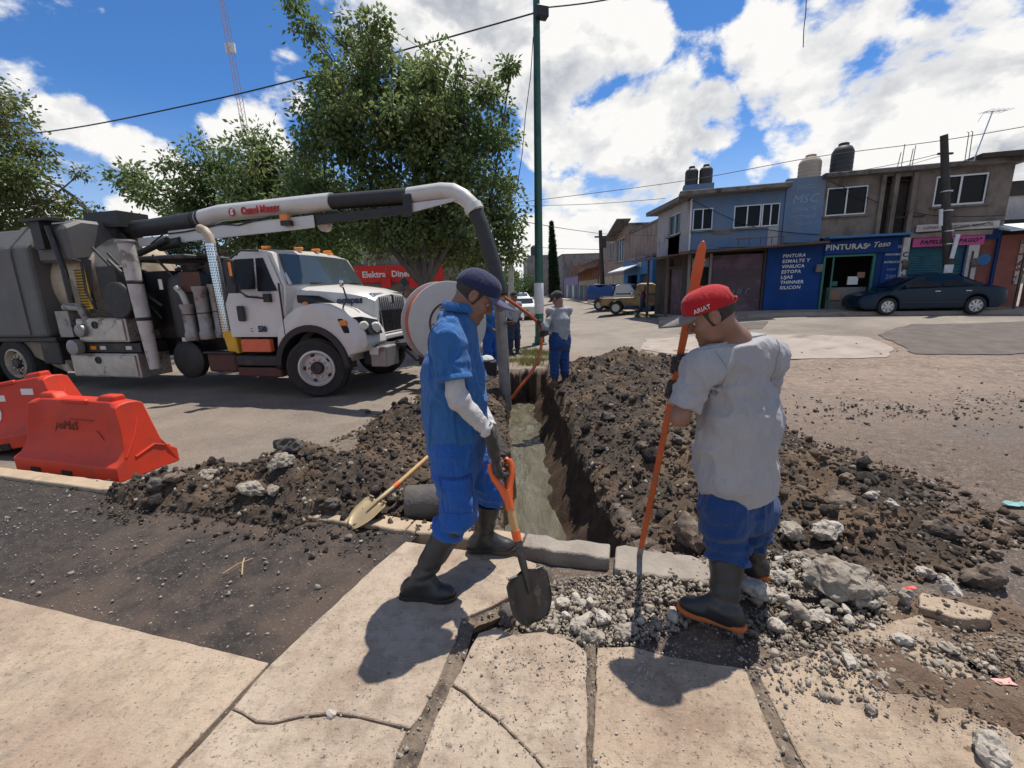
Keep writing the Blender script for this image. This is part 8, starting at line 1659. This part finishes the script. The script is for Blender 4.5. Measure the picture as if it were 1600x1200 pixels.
# -- farther people, coarser
def far_person(label, base, H_, fwd, headf, o, arms=None, legs=None):
    base = Vector(base); f = Vector(fwd).normalized(); l = Vector((-f.y, f.x, 0)); z = Vector((0, 0, 1)); P = lambda a, b, c: base + f * a + l * b + z * (c * H_)
    J = dict(pelvis=P(0, 0, .53), chest=P(.01, 0, .70), neck=P(.03, 0, .845), head=P(.07, 0, .915), lsh=P(.02, .175, .80), rsh=P(.02, -.175, .80), lel=P(.05, .23, .64), rel=P(.05, -.23, .64), lwr=P(.22, .16, .57), rwr=P(.22, -.16, .57), lhip=P(0, .09, .51), rhip=P(0, -.09, .51), lkn=P(.03, .10, .28), rkn=P(.03, -.10, .28), lan=P(0, .11, .055), ran=P(0, -.11, .055))
    for k, v in (arms or {}).items(): J[k] = v
    for k, v in (legs or {}).items(): J[k] = P(*v)
    d = dict(fwd=fwd, headf=headf, z0=base.z, toe=dict(l=fwd, r=fwd), h=.013, seed=21, sleeve=1.5, tuck=.78, boot_top=.34, boot_r=(.05, .062), glove=True, sw=(.16, .16, .17, .11), sdp=(.125, .125, .13, .085)); d.update(o); return person('worker', label, J, d)
zC = ground_z(.92, 7.25) + .03; ha, hb = at(843, 503, 7.28), at(847, 521, 7.26)
far_person('worker in grey long sleeves feeding the orange hose into the far end of the trench', (.84, 7.42, zC), 1.64, (-.45, .89, 0), (-.6, .7, -.45), dict(skin='skin_b', shirt='tee_far', trousers='trouser_navy', bootmat='boot_brown', solemat='boot_brown', cap='cap_dark', captilt=.1, fold=.004, bunchz=9, seed=31, girth=1.12, grips=dict(l=(A3(ha), (.2, .1, -1), (.3, -.9, .2), .026), r=(A3(hb), (.1, .1, -1), (.9, .2, .2), .026))),
           arms=dict(lwr=ha + Vector((.03, -.07, .0)), lel=Vector((.58, 7.20, zC + 1.05)), rwr=hb + Vector((.08, .03, 0)), rel=Vector((.90, 7.66, zC + 1.0))))
far_person('worker in blue overalls standing behind the steel pipe, mostly hidden by the navy cap', (-.42, 8.7, ground_z(-.4, 8.7) + .03), 1.68, (.75, -.65, 0), (.7, -.6, -.4), dict(skin='skin_a', shirt='shirt_blue', trousers='trouser_blue', cap='cap_navy', seed=41))
far_person('bystander in grey top and jeans half hidden by the steel pipe', (.08, 11.6, ground_z(.1, 11.6)), 1.66, (.5, -.85, 0), (.6, -.8, -.1), dict(skin='skin_b', shirt='tee_far', trousers='jeans_dark', cap='cap_dark', seed=51))
px_ = at(1003, 495, 23.0); far_person('passer-by in a wine-red top walking past the yellow pickup', (px_.x, 23.0, ground_z(px_.x, 23)), 1.60, (.95, -.3, 0), (.95, -.3, 0), dict(skin='skin_b', shirt='cloth_wine', trousers='jeans_dark', h=.016, seed=61, bootmat='boot_brown', solemat='boot_brown'), legs=dict(lan=(.28, .10, .055), lkn=(.18, .10, .28), ran=(-.28, -.10, .055), rkn=(-.05, -.10, .28)))
t = thing('tool_case', 'small black case with a pale rag on top beside the worker in blue overalls', 'case', at(760, 592, 8.1)); t.location.z = ground_z(t.location.x, 8.1) + .08; MB().box((0, 0, .17), (.40, .26, .34)).build('box', MATS['trim_black'], t, bevel=.02); MB().lathe([(.13, 0), (.14, .03), (.10, .08), (.03, .10)], (0.02, 0, .34), n=14).build('rag', MATS['sleeve_white'], t, smooth=True)
